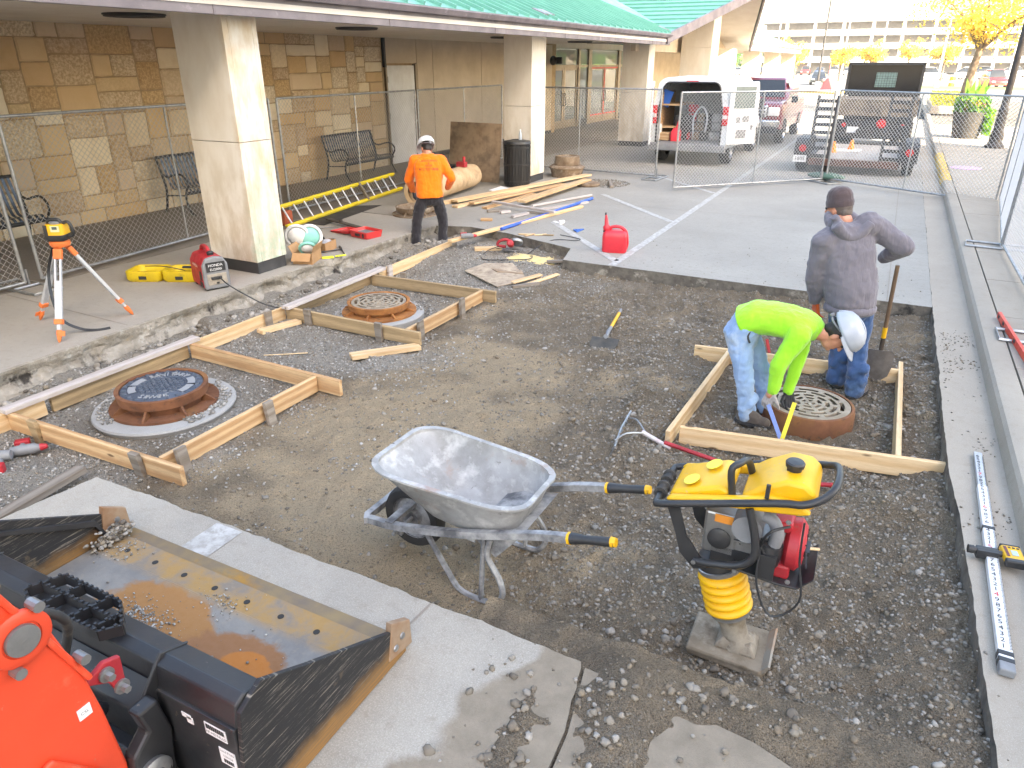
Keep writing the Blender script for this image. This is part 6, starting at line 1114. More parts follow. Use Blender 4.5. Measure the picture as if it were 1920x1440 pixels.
# ---------------------------------------------------------------- people
TXF = bpy.data.textures.new('folds', 'CLOUDS'); TXF.noise_scale = .09; TXF.noise_depth = 2
TXS = bpy.data.textures.new('fine_folds', 'CLOUDS'); TXS.noise_scale = .035; TXS.noise_depth = 1
def cap(m, p0, r0, p1, r1, n=12):
    p0, p1 = Vector(p0), Vector(p1); d = (p1 - p0).normalized(); pts, rs = [], []
    for k in range(4): a = pi / 2 * (1 - k / 3.0); pts.append(p0 - d * r0 * sin(a)); rs.append(max(r0 * cos(a), .001))
    for k in range(4): a = pi / 2 * k / 3.0; pts.append(p1 + d * r1 * sin(a)); rs.append(max(r1 * cos(a), .001))
    m.tube(pts, rs, n)
def chain(m, P, rs, n=12):
    for i in range(len(P) - 1): cap(m, P[i], rs[i], P[i + 1], rs[i + 1], n)
def body_loft(m, secs, n=20):
    """secs: (centre, right vec, fwd vec, rx, ry)"""
    rings = []
    for c, rv, fv, rx, ry in secs:
        c, rv, fv = Vector(c), Vector(rv).normalized(), Vector(fv).normalized(); ring = []
        for j in range(n):
            a = 2 * pi * j / n; ca, sa = cos(a), sin(a); e = .85
            ring.append(c + rv * rx * math.copysign(abs(ca) ** e, ca) + fv * ry * math.copysign(abs(sa) ** e, sa))
        rings.append(ring)
    m.loft(rings)
def cloth(m, name, mat, parent, vox=.012, fold=.02, fine=.006, it=3):
    o = m.build(name, mat, parent); r = o.modifiers.new('remesh', 'REMESH'); r.mode = 'VOXEL'; r.voxel_size = vox; r.use_smooth_shade = True
    s = o.modifiers.new('smooth', 'SMOOTH'); s.factor = .6; s.iterations = it
    if fold: d = o.modifiers.new('fold', 'DISPLACE'); d.texture = TXF; d.strength = fold; d.mid_level = .5; d.texture_coords = 'GLOBAL'
    if fine: d = o.modifiers.new('fine', 'DISPLACE'); d.texture = TXS; d.strength = fine; d.mid_level = .5; d.texture_coords = 'GLOBAL'
    return o
def fabric(name, c1, c2, rough=.9, scale=5, layers=(), fine=300):
    t = NT(name); v = t.vec((1, 1, 1), False); n1 = t.noise(v, scale, 5); n2 = t.noise(v, fine, 2); n3 = t.noise(v, 18, 4, .6)
    col = t.mix(t.ramp(n1, .35, .65), c1, c2)
    for (c, sc, lo, hi) in layers: col = t.mix(t.ramp(t.noise(v, sc, 5), lo, hi), col, c)
    b = t.bump(n2, .25, .002); b = t.bump(n3, .35, .012, b); b = t.bump(t.noise(t.vec((7, 7, 1.6), False), 2.2, 3, .5, .6), .4, .045, b); m = t.out(col, rough, 0, b, .2); t.b.inputs['Sheen Weight'].default_value = .25; return m
def hand(name, wrist, dirv, palm_n, mat, parent, curl=.6, s=1.0, thumb_side=1):
    """palm from wrist along dirv; fingers curl towards palm_n"""
    w = Vector(wrist); d = Vector(dirv).normalized(); n = Vector(palm_n); n = (n - d * n.dot(d)).normalized(); b = d.cross(n) * thumb_side; m = MB()
    def P(a, c, e): return w + (d * a + b * c + n * e) * s
    for c in (-.03, -.01, .012, .032): cap(m, P(.0, c * .7, 0), .017 * s, P(.085, c, 0), .0145 * s, 8)
    for c, L in ((-.034, .062), (-.012, .078), (.011, .082), (.033, .072)):
        p = P(.088, c, .002); a = 0
        for k, f in enumerate((.45, .32, .26)):
            a += curl * (.8 if k else .55); q = p + (d * cos(a) + n * sin(a)) * L * f * s; cap(m, p, (.0105 - .001 * k) * s, q, (.0095 - .001 * k) * s, 8); p = q
    p = P(.022, .038, .004); q = P(.052, .068, .018); cap(m, p, .014 * s, q, .0115 * s, 8); q2 = P(.085, .072, .034 + .02 * curl); cap(m, q, .0115 * s, q2, .0095 * s, 8)
    o = m.build(name, mat, parent); r = o.modifiers.new('remesh', 'REMESH'); r.mode = 'VOXEL'; r.voxel_size = .0045; r.use_smooth_shade = True; sm = o.modifiers.new('smooth', 'SMOOTH'); sm.iterations = 2; return o
def head(parent, c, up, fwd, neck_base, hair_mat, hair=True, s=1.0):
    """c = head centre; builds skin head with face; returns matrix"""
    c, u, f = Vector(c), Vector(up).normalized(), Vector(fwd); f = (f - u * f.dot(u)).normalized(); r = f.cross(u)   # right
    M = Matrix((r, f, u)).transposed().to_4x4(); M.translation = c
    m = MB(); m.ball((0, -.01, .025), (.077, .098, .105), 18, 12, M); m.ball((0, .03, -.055), (.055, .062, .07), 14, 10, M); m.ball((0, .015, -.02), (.068, .08, .08), 14, 10, M)
    cap(m, M @ Vector((0, .095, .01)), .010, M @ Vector((0, .112, -.022)), .014, 8)
    for sx in (-1, 1): m.ball((sx * .076, -.005, -.01), (.012, .022, .034), 8, 8, M); m.ball((sx * .03, .083, .027), (.022, .012, .009), 8, 6, M)
    m.ball((0, .085, -.055), (.026, .012, .008), 8, 6, M); m.ball((0, .078, -.092), (.022, .018, .018), 8, 6, M)
    cap(m, M @ Vector((0, -.02, -.06)), .056, Vector(neck_base), .066, 12)
    o = m.build('body', MT['skin'], parent); rm_ = o.modifiers.new('remesh', 'REMESH'); rm_.mode = 'VOXEL'; rm_.voxel_size = .006; rm_.use_smooth_shade = True; sm = o.modifiers.new('smooth', 'SMOOTH'); sm.iterations = 2
    for sx in (-1, 1): e = MB(); e.ball((sx * .03, .089, .012), .011, 8, 6, M); e.build('eye', MT['text_k'], parent, smooth=180)
    if hair: h = MB(); h.ball((0, -.022, .03), (.082, .097, .105), 18, 12, M); h.ball((0, -.065, -.02), (.066, .045, .06), 14, 10, M); oh = h.build('hair', hair_mat, parent, smooth=180)
    return M
def hard_hat(label, M, mat, grp=None):
    """M head matrix; hat is its own thing worn by the person"""
    t = thing('hard_hat', label, 'hard hat', M=M @ T(0, -.005, .055) @ RX(.04)); m = MB(); prof = [(.148, .0), (.146, .02), (.138, .06), (.118, .098), (.08, .122), (.04, .131), (0, .133)]
    rings = [[(r * .92 * cos(2 * pi * j / 28), r * 1.08 * sin(2 * pi * j / 28), z) for j in range(28)] for r, z in prof[:-1]]; rings.append([(.001 * cos(2 * pi * j / 28), .001 * sin(2 * pi * j / 28), .133) for j in range(28)]); m.loft(rings, False); sh_ = m.build('shell', mat, t, smooth=180)
    sd_ = sh_.modifiers.new('s', 'SOLIDIFY'); sd_.thickness = .004
    m = MB(); m.tube([(0, .16 * cos(a), -.0 + .134 * sin(a)) for a in np.linspace(.12, pi - .12, 14)], .009, 6); m.build('ridge', mat, t, smooth=60)
    m = MB(); n = 24; inner = []; outer = []
    for j in range(n + 1):
        a = pi * j / n * 1.0; ex = .062 * sin(a) ** .7; inner.append((.137 * cos(a), .16 * sin(a), .004)); outer.append(((.137 + ex * .35) * cos(a), (.16 + ex) * sin(a), -.012 - .012 * sin(a)))
    m.add(inner + outer + [(p[0], p[1], p[2] - .005) for p in inner] + [(p[0], p[1], p[2] - .005) for p in outer], [(i, i + 1, n + 2 + i, n + 1 + i) for i in range(n)] + [(2 * n + 2 + i, 3 * n + 3 + i, 3 * n + 4 + i, 2 * n + 3 + i) for i in range(n)] + [(n + 1 + i, n + 2 + i, 3 * n + 4 + i, 3 * n + 3 + i) for i in range(n)]); m.build('brim', mat, t, smooth=40)
    m = MB(); m.tube([(.139 * .92 * cos(a), .139 * 1.08 * sin(a), .003) for a in np.linspace(0, 2 * pi, 30, endpoint=False)], .007, 6, closed=True); m.build('rim', mat, t, smooth=60)
    m = MB(); m.tube(curve_pts([(-.105, -.03, -.005), (-.08, -.11, -.03), (0, -.135, -.035), (.08, -.11, -.03), (.105, -.03, -.005)], 4), .014, 6, flat=.5); m.lathe([(0, 0), (.02, 0), (.018, .016), (0, .018)], 10, T(0, -.148, -.035) @ RX(pi / 2)); m.build('suspension', MT['grey'], t, smooth=50)
    return t
def boot(parent, ankle, fwd, mat, s=1.0, z0=None):
    a = Vector(ankle); f = Vector((fwd[0], fwd[1], 0)).normalized(); r = Vector((f.y, -f.x, 0)); z0 = a.z - .09 if z0 is None else z0; m = MB()
    cap(m, a + Vector((0, 0, .06)), .055, a - f * .02 + Vector((0, 0, -.03)), .05); cap(m, (a - f * .03).xy.to_3d() + Vector((0, 0, z0 + .045)), .045, (a + f * .16).xy.to_3d() + Vector((0, 0, z0 + .04)), .042); cap(m, a, .052, (a + f * .1).xy.to_3d() + Vector((0, 0, z0 + .055)), .042)
    o = m.build('boot', mat, parent); q = o.modifiers.new('remesh', 'REMESH'); q.mode = 'VOXEL'; q.voxel_size = .008; q.use_smooth_shade = True; sm = o.modifiers.new('smooth', 'SMOOTH'); sm.iterations = 3
    m = MB(); m.loft([[(a + f * (u * .145 + .065) + r * v * .05).xy.to_3d() + Vector((0, 0, z)) for u, v in rrect(2, 2, .7, 3)] for z in (z0, z0 + .022)]); m.build('sole', MT['rubber'], parent, smooth=40); return o
MT['jeans_d'] = fabric('dark_blue_denim', srgb('3b5680'), srgb('2c4468'), .9, 4, [(srgb('5a769c'), 3, .55, .7)]); MT['jeans_l'] = fabric('light_blue_denim', srgb('93aed0'), srgb('7d9bc2'), .9, 4, [(srgb('b3bfc9'), 3, .52, .68)]); MT['pants_k'] = fabric('black_trousers', srgb('2c2a2e'), srgb('222025'), .85)
MT['lime'] = fabric('hi_vis_lime_shirt', srgb('9be03a'), srgb('8fd530'), .8, 3); MT['hiorange'] = fabric('hi_vis_orange_shirt', srgb('f47a16'), srgb('ee7010'), .8, 3); MT['hoodie'] = fabric('grey_hoodie_fleece', srgb('706c74'), srgb('69656d'), .95, 4)
MT['glove_g'] = fabric('grey_glove', srgb('a8a29f'), srgb('8c8684'), .8, 20); MT['glove_k'] = fabric('black_glove', srgb('2d2d30'), srgb('222225'), .7, 20); MT['glove_o'] = fabric('orange_glove', srgb('e2692f'), srgb('cf5b27'), .7, 20); MT['boot_b'] = fabric('brown_boot', srgb('6b625a'), srgb('574d45'), .8, 9); MT['hairk'] = mk('dark_hair', srgb('2b2320'), srgb('1f1917'), 30, .6, bump=.4, bscale=120); MT['hairg'] = mk('grey_hair', srgb('6d625b'), srgb('574d47'), 30, .6, bump=.4, bscale=120)
MT['hat_w'] = mk('white_hat', srgb('e3e6ea'), srgb('d6dade'), 4, .35); MT['hat_g'] = mk('grey_hat', srgb('a9afb8'), srgb('9ba1ab'), 4, .35)
def inv(t): bpy.context.view_layer.update(); return t
def person(label, x, y, z):
    t = thing('person', label, 'person', (x, y, z)); return t
class W2L:      # parts are written in world coordinates, then moved under the person's empty
    def __init__(s, t): s.t = t; s.before = set(bpy.data.objects)
    def done(s):
        o_ = Vector(s.t.location)
        for ob in set(bpy.data.objects) - s.before:
            if ob.parent is s.t: ob.data.transform(T(*-o_))
V = Vector
# ---- bending worker in lime shirt
g_ = person('bending worker in lime green shirt and pale jeans, measuring the form', -.66, 5.48, -.2); w = W2L(g_)
hipR, hipL = V((-.80, 5.40, .52)), V((-.78, 5.60, .52)); knR, knL = V((-.70, 5.38, .16)), V((-.62, 5.64, .16)); anR, anL = V((-.66, 5.40, -.11)), V((-.545, 5.62, -.11))
m = MB(); body_loft(m, [(V((-.70, 5.5, .66)), (0, -1, 0), (.75, 0, -.65), .165, .115), (V((-.76, 5.5, .58)), (0, -1, 0), (.8, 0, -.6), .178, .135), (V((-.795, 5.5, .50)), (0, -1, 0), (.95, 0, -.3), .182, .14), (V((-.78, 5.5, .42)), (0, -1, 0), (1, 0, 0), .165, .115)])
chain(m, [hipR + V((.01, .02, -.04)), hipR.lerp(knR, .5), knR, knR.lerp(anR, .45), anR + V((0, 0, .03)), anR + V((0, 0, -.03))], [.100, .088, .072, .066, .062, .066]); chain(m, [hipL + V((.01, -.02, -.04)), hipL.lerp(knL, .5), knL, knL.lerp(anL, .45), anL + V((0, 0, .03)), anL + V((0, 0, -.03))], [.100, .088, .072, .066, .062, .066])
for kk, (a_, b_) in enumerate(((anR, knR), (anL, knL))):
    for q in range(3): cap(m, a_ + V((.03 * (-1) ** q, .02, .02 + .05 * q)), .052, a_ + V((-.02 * (-1) ** q, -.02, .04 + .05 * q)), .05)
cloth(m, 'jeans', MT['jeans_l'], g_, .012, .03, .010)
sp = [V((-.80, 5.5, .60)), V((-.70, 5.5, .655)), V((-.58, 5.5, .665)), V((-.46, 5.5, .655)), V((-.36, 5.5, .645)), V((-.28, 5.5, .62)), V((-.235, 5.5, .60))]
m = MB(); secs = []
for i, (p, rx, ry) in enumerate(zip(sp, (.178, .180, .180, .188, .192, .14, .075), (.125, .128, .122, .118, .112, .095, .07))):
    d = (sp[min(i + 1, 6)] - sp[max(i - 1, 0)]).normalized(); secs.append((p, (0, -1, 0), d.cross(V((0, -1, 0))), rx, ry))
body_loft(m, secs)
shR, shL = V((-.36, 5.33, .62)), V((-.36, 5.67, .62)); elR, elL = V((-.465, 5.27, .38)), V((-.355, 5.64, .34)); wrR, wrL = V((-.475, 5.29, .165)), V((-.39, 5.60, .055))
chain(m, [V((-.38, 5.42, .64)), shR, shR.lerp(elR, .5), elR, elR.lerp(wrR, .55), wrR], [.10, .088, .072, .062, .052, .046]); chain(m, [V((-.38, 5.58, .64)), shL, shL.lerp(elL, .5), elL, elL.lerp(wrL, .55), wrL], [.10, .085, .07, .06, .05, .044])
cloth(m, 'shirt', MT['lime'], g_, .010, .016, .004)
M_ = head(g_, (-.115, 5.5, .605), (.80, 0, .42), (.42, -.10, -.85), (-.27, 5.5, .615), MT['hairk'])
for nm, wr, mat, d, n in (('glove', wrR, 'glove_g', (-.25, -.10, -.9), (.5, .7, -.1)), ('glove', wrL, 'glove_k', (.25, -.25, -.8), (.4, -.6, .2))): hand(nm, V(wr) + V(d).normalized() * .02, d, n, MT[mat], g_, .75, 1.12)
m = MB(); cap(m, wrR + V((0, 0, .02)), .036, wrR + V((-.01, 0, -.04)), .036); m.build('wrist', MT['skin'], g_, smooth=180)
boot(g_, anR + V((0, 0, -.0)), (1, -.12), MT['boot_b'], z0=-.205); boot(g_, anL, (1, .05), MT['boot_b'], z0=-.205)
m = MB(); m.tube(curve_pts([(-.70, 5.345, .61), (-.72, 5.33, .55), (-.70, 5.325, .50)], 3), .008, 6); m.build('key_clip', MT['black'], g_, smooth=60); m = MB(); m.tube([(-.585, 5.36, .54), (-.55, 5.345, .44)], .012, 6); m.build('red_pen', MT['redmet'], g_, smooth=60)
w.done(); hard_hat('light grey hard hat worn by the bending lime shirt worker', M_, MT['hat_g'])
tm = thing('folding_rule', 'folding rule with blue and yellow legs held by the lime shirt worker', 'rule'); m = MB(); m.beam((-.485, 5.22, .07), (-.335, 5.02, -.11), .03, .006, (0, 1, 0)); m.build('blue_leg', plain('blue_rule', srgb('7c8fc4'), .5), tm); m = MB(); m.beam((-.30, 5.16, .155), (-.335, 5.02, -.115), .03, .006, (0, 1, 0)); m.build('yellow_leg', plain('yellow_rule', srgb('dcc82e'), .5), tm)
# ---- standing worker in grey hoodie
h_ = person('standing worker in grey hoodie, brown beanie and dark jeans, seen from behind', .0, 6.42, -.2); w = W2L(h_)
fw = V((-.55, .83, 0)).normalized(); rt = V((fw.y, -fw.x, 0))
pel = V((-.06, 6.42, .60)); anL, anR = V((-.075, 6.52, -.10)), V((.085, 6.32, -.10)); hipL, hipR = pel - rt * .095 + V((0, 0, -.03)), pel + rt * .095 + V((0, 0, -.03)); knL, knR = V((-.12, 6.55, .20)), V((.055, 6.40, .20))
m = MB(); body_loft(m, [(pel + V((-.01, 0, .12)), rt, fw, .17, .12), (pel + V((0, 0, .03)), rt, fw, .182, .135), (pel + V((0, 0, -.07)), rt, fw, .178, .135), (pel + V((0, 0, -.15)), rt, fw, .15, .105)])
chain(m, [hipL + V((0, 0, -.05)), hipL.lerp(knL, .5), knL, knL.lerp(anL, .5), anL + V((0, 0, .03)), anL + V((0, 0, -.035))], [.098, .088, .078, .072, .078, .084]); chain(m, [hipR + V((0, 0, -.05)), hipR.lerp(knR, .5), knR, knR.lerp(anR, .5), anR + V((0, 0, .03)), anR + V((0, 0, -.035))], [.098, .088, .078, .072, .078, .084])
for a_ in (anL, anR):
    for q in range(4): cap(m, a_ + V((.03 * (-1) ** q, .03, .0 + .05 * q)), .062, a_ + V((-.03 * (-1) ** q, -.03, .02 + .05 * q)), .06)
cloth(m, 'jeans', MT['jeans_d'], h_, .012, .03, .010)
c0 = pel + V((-.02, 0, .0)); up = (V((-.235, 6.46, 1.24)) - c0); m = MB()
body_loft(m, [(c0 + up * t_, rt + V((0, 0, tw)), fw, rx, ry) for t_, rx, ry, tw in ((-.06, .185, .145, 0), (.0, .205, .165, .02), (.2, .218, .175, .05), (.5, .222, .165, .1), (.78, .222, .145, .14), (.92, .19, .125, .14), (1.03, .10, .09, .1))])
shL, shR = V((-.37, 6.33, 1.10)), V((-.02, 6.56, 1.22)); elL, elR = V((-.39, 6.36, .80)), V((.225, 6.62, 1.06)); wrL, wrR = V((-.36, 6.45, .585)), V((.10, 6.78, .93))
chain(m, [shL + V((.06, .05, .03)), shL, shL.lerp(elL, .5), elL, elL.lerp(wrL, .55), wrL], [.11, .10, .088, .08, .07, .058]); chain(m, [shR + V((-.06, -.05, .02)), shR, shR.lerp(elR, .5), elR, elR.lerp(wrR, .55), wrR], [.11, .10, .09, .084, .07, .056])
cloth(m, 'hoodie', MT['hoodie'], h_, .012, .026, .004)
nb = V((-.255, 6.48, 1.24)); m = MB(); k_ = [nb + rt * (.115 * cos(a)) + fw * (.115 * sin(a)) + V((0, 0, .045 * sin(a) + .01)) for a in np.linspace(0, 2 * pi, 20, endpoint=False)]
m.tube(k_, .05, 8, closed=True); kb = [nb - fw * .09 + rt * x_ + V((0, 0, z_)) for x_, z_ in ((-.15, .02), (-.08, -.05), (.0, -.085), (.08, -.05), (.15, .03))]; m.tube(curve_pts([q_ - fw * .05 for q_ in kb], 4), .05, 8); m.tube(curve_pts([q + V((0, 0, .055)) + fw * .0 for q in kb], 4), .036, 8); cloth(m, 'hood', MT['hoodie'], h_, .011, .02, .004)
m = MB(); hb_ = [(pel + V((-.02, 0, -.045)) + rt * .19 * cos(a) + fw * .15 * sin(a)) for a in np.linspace(0, 2 * pi, 28, endpoint=False)]; m.tube(hb_, .03, 8, closed=True, flat=1.3); m.build('hem_band', MT['hoodie'], h_, smooth=180)
hc = V((-.315, 6.52, 1.345)); M_ = head(h_, hc, (-.18, .06, .97), (-.85, .45, -.35), nb + V((0, 0, .02)), MT['hairg'])
m = MB(); Mb = M_ @ T(0, -.012, .04); rings = [[(r * .93 * cos(2 * pi * j / 22), r * 1.06 * sin(2 * pi * j / 22), z) for j in range(22)] for r, z in ((.102, -.02), (.106, .01), (.104, .03), (.100, .035), (.098, .07), (.086, .105), (.06, .130), (.025, .142))]; m.loft(rings, True, Mb); m.build('beanie', fabric('brown_knit', srgb('574a4b'), srgb('4a3f40'), .95, 12), h_, smooth=60)
hand('glove', wrL + V((.005, .01, -.03)), (.15, .25, -.9), (.7, .5, .2), MT['glove_o'], h_, .5, 1.1, -1)
boot(h_, anL, fw + V((.2, -.1, 0)), MT['boot_b'], z0=-.205); boot(h_, anR, V((.3, .2, 0)) + fw * .2, MT['boot_b'], z0=-.205); w.done()
# ---- worker in orange shirt
o_ = person('worker in orange long sleeve shirt and black trousers standing in the trench', -6.25, 9.4, -.25); w = W2L(o_)
fw = V((-.60, .80, 0)).normalized(); rt = V((fw.y, -fw.x, 0)); pel = V((-6.33, 9.50, .56)); anL, anR = V((-6.43, 9.22, -.17)), V((-6.26, 9.66, -.15))
hipL, hipR = pel - rt * .10, pel + rt * .10; knL, knR = V((-6.46, 9.30, .18)), V((-6.18, 9.62, .18)); anL = V((-6.45, 9.22, -.17)); anR = V((-6.16, 9.55, -.15))
m = MB(); body_loft(m, [(pel + V((0, 0, .1)), rt, fw, .175, .12), (pel, rt, fw, .19, .135), (pel + V((0, 0, -.09)), rt, fw, .182, .13), (pel + V((0, 0, -.15)), rt, fw, .15, .1)])
chain(m, [hipL + V((0, 0, -.06)), hipL.lerp(knL, .5), knL, knL.lerp(anL, .5), anL], [.102, .094, .08, .075, .078]); chain(m, [hipR + V((0, 0, -.06)), hipR.lerp(knR, .5), knR, knR.lerp(anR, .5), anR], [.102, .094, .08, .075, .078]); cloth(m, 'trousers', MT['pants_k'], o_, .012, .03, .008)
m = MB(); c0 = pel + V((0, 0, .0)); nk = V((-6.43, 9.64, 1.15)); up = nk - c0
body_loft(m, [(c0 + up * t_, rt, fw, rx, ry) for t_, rx, ry in ((-.06, .205, .15), (.05, .21, .155), (.3, .212, .155), (.6, .222, .15), (.82, .218, .135), (.94, .17, .11), (1.02, .085, .08))])
shL, shR = nk - rt * .20 + V((0, 0, -.10)), nk + rt * .20 + V((0, 0, -.10)); elL, elR = V((-6.73, 9.52, .76)), V((-6.05, 9.72, .80)); wrL, wrR = V((-6.76, 9.68, .56)), V((-6.22, 9.86, .63))
chain(m, [shL + rt * .05, shL, shL.lerp(elL, .5), elL, elL.lerp(wrL, .55), wrL], [.10, .092, .08, .07, .058, .048]); chain(m, [shR - rt * .05, shR, shR.lerp(elR, .5), elR, elR.lerp(wrR, .55), wrR], [.10, .092, .08, .07, .058, .048]); shirt = cloth(m, 'shirt', MT['hiorange'], o_, .012, .026, .006)
M_ = head(o_, nk + V((-.07, .08, .065)), (-.42, .48, .78), (-.75, .40, -.55), nk + V((0, 0, -.02)), MT['hairk']); hand('glove', wrL, (-.05, .3, -.9), (.8, .2, 0), MT['glove_k'], o_, .8, 1.12)
boot(o_, anL, (-.7, .6), MT['boot_b'], z0=-.265); boot(o_, anR, (-.5, .8), MT['boot_b'], z0=-.245); w.done()
hard_hat('white hard hat worn by the orange shirt worker', M_, MT['hat_w'])
zu = V((up.x, up.y, up.z)).normalized(); bn_ = (-fw); bn_ = (bn_ - zu * bn_.dot(zu)).normalized(); xr = zu.cross(bn_).normalized()
for s_, sz, f_ in (('LANDSCAPING', .040, .80), ('&', .035, .73), ('MORE', .040, .675), ('815.929.0888', .055, .59)):
    p = c0 + up * f_ + bn_ * .30 - o_.location; Mt = Matrix((xr, zu, bn_)).transposed().to_4x4(); Mt.translation = p; tt = text('lettering', s_, sz, MT['text_k'], o_, Mt)
    sw_m = tt.modifiers.new('wrap', 'SHRINKWRAP'); sw_m.target = shirt; sw_m.wrap_method = 'PROJECT'; sw_m.use_project_z = True; sw_m.use_negative_direction = True; sw_m.use_positive_direction = False; sw_m.offset = .004
# ---------------------------------------------------------------- vehicles
MT['carglass'] = plain('vehicle_glass', (.02, .024, .028), .08, 0, .7); MT['chrome'] = plain('chrome', (.6, .6, .6), .2, .9); MT['lamp_r'] = plain('red_lamp', srgb('c22a2f'), .25); MT['lamp_c'] = plain('clear_lamp', (.7, .7, .7), .2, .2)
MT['vanw'] = mk('van_white', srgb('d9dcdf'), srgb('cfd3d6'), 2, .35, layers=[(srgb('b3b0a8'), 5, .62, .78)]); MT['maroon'] = plain('maroon_paint', srgb('741d30'), .3, .3, coat=.6)
def vring(y, hw, zb, zt, tum=.9, r=.16, n=5):
    """closed outline at station y: flat floor, sides leaning in towards the roof"""
    P = [(-hw, zb), (-hw * 1.0, zb + (zt - zb) * .5)]; hw2 = hw * tum
    for i in range(n + 1): a = pi - pi / 2 * i / n; P.append((-hw2 + r + r * cos(a), zt - r + r * sin(a)))
    for i in range(n + 1): a = pi / 2 - pi / 2 * i / n; P.append((hw2 - r + r * cos(a), zt - r + r * sin(a)))
    P += [(hw, zb + (zt - zb) * .5), (hw, zb)]; return [(x, y, z) for x, z in P]
def wheel(parent, x, y, r=.36, w=.24, rim='steel'):
    m = MB(); s = 1 if x > 0 else -1; m.lathe([(r * .62, -w / 2), (r * .9, -w / 2), (r, -w * .35), (r, w * .35), (r * .9, w / 2), (r * .62, w / 2)], 26, T(x, y, r) @ RY(pi / 2)); t = m.build('wheel', MT['rubber'], parent, smooth=40)
    m = MB(); m.lathe([(0, s * w * .30), (r * .2, s * w * .34), (r * .3, s * w * .2), (r * .55, s * w * .25), (r * .63, s * w * .48), (r * .64, s * w * .3)], 22, T(x, y, r) @ RY(pi / 2)); m.build('rim', MT[rim], t, smooth=40); return t
van = thing('cargo_van', 'white cargo van parked with its rear doors open', 'van', (-4.78, 19.15, 0))
def shell(name, rings, mat, parent, th=.03, cap_=False):
    m = MB(); m.loft(rings, cap_, closed=False) if not cap_ else m.loft(rings, True); o = m.build(name, mat, parent, smooth=45)
    if th: s = o.modifiers.new('s', 'SOLIDIFY'); s.thickness = th; s.offset = -1
    return o
shell('body', [vring(y, hw, zb, zt, tm, r) for y, hw, zb, zt, tm, r in ((0, .97, .46, 2.06, .87, .2), (.08, .985, .44, 2.09, .87, .2), (2.0, .995, .40, 2.11, .87, .22), (3.5, .995, .40, 2.08, .86, .22), (3.75, .99, .40, 2.0, .86, .2), (4.45, .96, .42, 1.28, .93, .12), (5.1, .92, .45, 1.12, .93, .12), (5.3, .85, .5, .95, .95, .1))], MT['vanw'], van)
m = MB(); m.prism([(-.83, .55), (.83, .55), (.78, .95), (-.78, .95)], 5.25, 5.32, Matrix(((1, 0, 0, 0), (0, 0, 1, 0), (0, 1, 0, 0), (0, 0, 0, 1)))); m.build('grille', MT['black'], van)
q = MB(); q.add([(-.78, 3.80, 1.93), (.78, 3.80, 1.93), (.84, 4.40, 1.33), (-.84, 4.40, 1.33)], [(0, 1, 2, 3)]); o = q.build('windscreen', MT['carglass'], van, T(0, .012, .012))
for s in (-1, 1): q = MB(); q.add([(s * .985, 3.0, 1.35), (s * .985, 3.75, 1.35), (s * .90, 3.65, 1.85), (s * .90, 3.0, 1.88)], [(0, 1, 2, 3)]); q.build('side_window', MT['carglass'], van, T(s * .02, 0, 0))
MB().box((0, 1.6, .52), (1.86, 3.2, .1)).build('floor', MT['grey'], van); MB().box((0, 3.1, 1.2), (1.8, .04, 1.4)).build('bulkhead', MT['grey'], van)
m = MB(); m.box((-.80, .75, 1.15), (.05, 1.3, 1.2)); m.build('plywood_lining', MT['pine_b'], van); m = MB(); m.box((-.52, .8, 1.45), (.5, 1.4, .03)); m.build('shelf', MT['pine_b'], van); m = MB(); m.box((-.58, .45, .9), (.36, .5, .03)); m.build('shelf', MT['pine_b'], van)
# rear frame, bumper, lamps
m = MB(); R1 = vring(-.01, .985, .50, 2.075, .87, .2); R2 = [(x * .86, y, .5 + (z - .5) * .95) for x, y, z in R1]; m.add(R1 + R2, [(i, i + 1, len(R1) + i + 1, len(R1) + i) for i in range(len(R1) - 1)]); m.build('rear_frame', MT['vanw'], van, smooth=40)
m = MB(); m.tube([(x * .84, -.02, .52 + (z - .5) * .93) for x, y, z in R1], .022, 6); m.build('door_seal', MT['black'], van, smooth=60)
m = MB(); m.loft([[(x, y, z) for y, z in ((-.16, .36), (-.16, .52), (0, .54), (0, .34))] for x in (-1.0, 1.0)]); m.build('rear_bumper', MT['grey'], van, bevel=.02)
MB().box((0, -.015, 2.0), (.3, .02, .04)).build('top_brake_lamp', MT['lamp_r'], van, bevel=.004)
for s in (-1, 1): l = MB(); l.box((s * .90, -.03, 1.22), (.13, .06, .44)); ll = l.build('tail_lamp', MT['lamp_r'], van, bevel=.015); MB().box((s * .90, -.062, 1.2), (.12, .004, .09)).build('reverse_lamp', MT['lamp_c'], ll)
def vdoor(hx, ang, s):
    d = MB(); M_ = T(hx, -.02, .55) @ RZ(ang); d.prism([(0, 0), (s * .86, 0), (s * .86, 1.1), (s * .8, 1.46), (s * .06, 1.46), (0, 1.15)], -.02, .02, Matrix(((1, 0, 0, 0), (0, 0, 1, 0), (0, 1, 0, 0), (0, 0, 0, 1)))); o = d.build('rear_door', MT['vanw'], van, M_, bevel=.012)
    for f in (-1, 1): q = MB(); q.box((s * .43, f * .026, 1.10), (.6, .006, .5)); q.build('door_window', mk('door_glass' + str(f), (.16, .2, .19), (.12, .15, .15), 3, .1), o, bevel=.02)
    q = MB(); q.box((s * .43, .03, .45), (.62, .012, .55)); q.build('inner_panel', MT['vanw'], o, bevel=.02)
    for (x_, z_, w_, h_) in ((.28, .58, .12, .14), (.5, .6, .2, .14), (.4, .25, .3, .2), (.7, .4, .08, .12)): q = MB(); q.box((s * x_, .037, z_), (w_, .004, h_)); q.build('panel_hole', MT['grey'], o, bevel=.006)
    return o
vdoor(.97, R(-133 + 180) - pi, -1); vdoor(-.97, R(-255 + 180), 1)
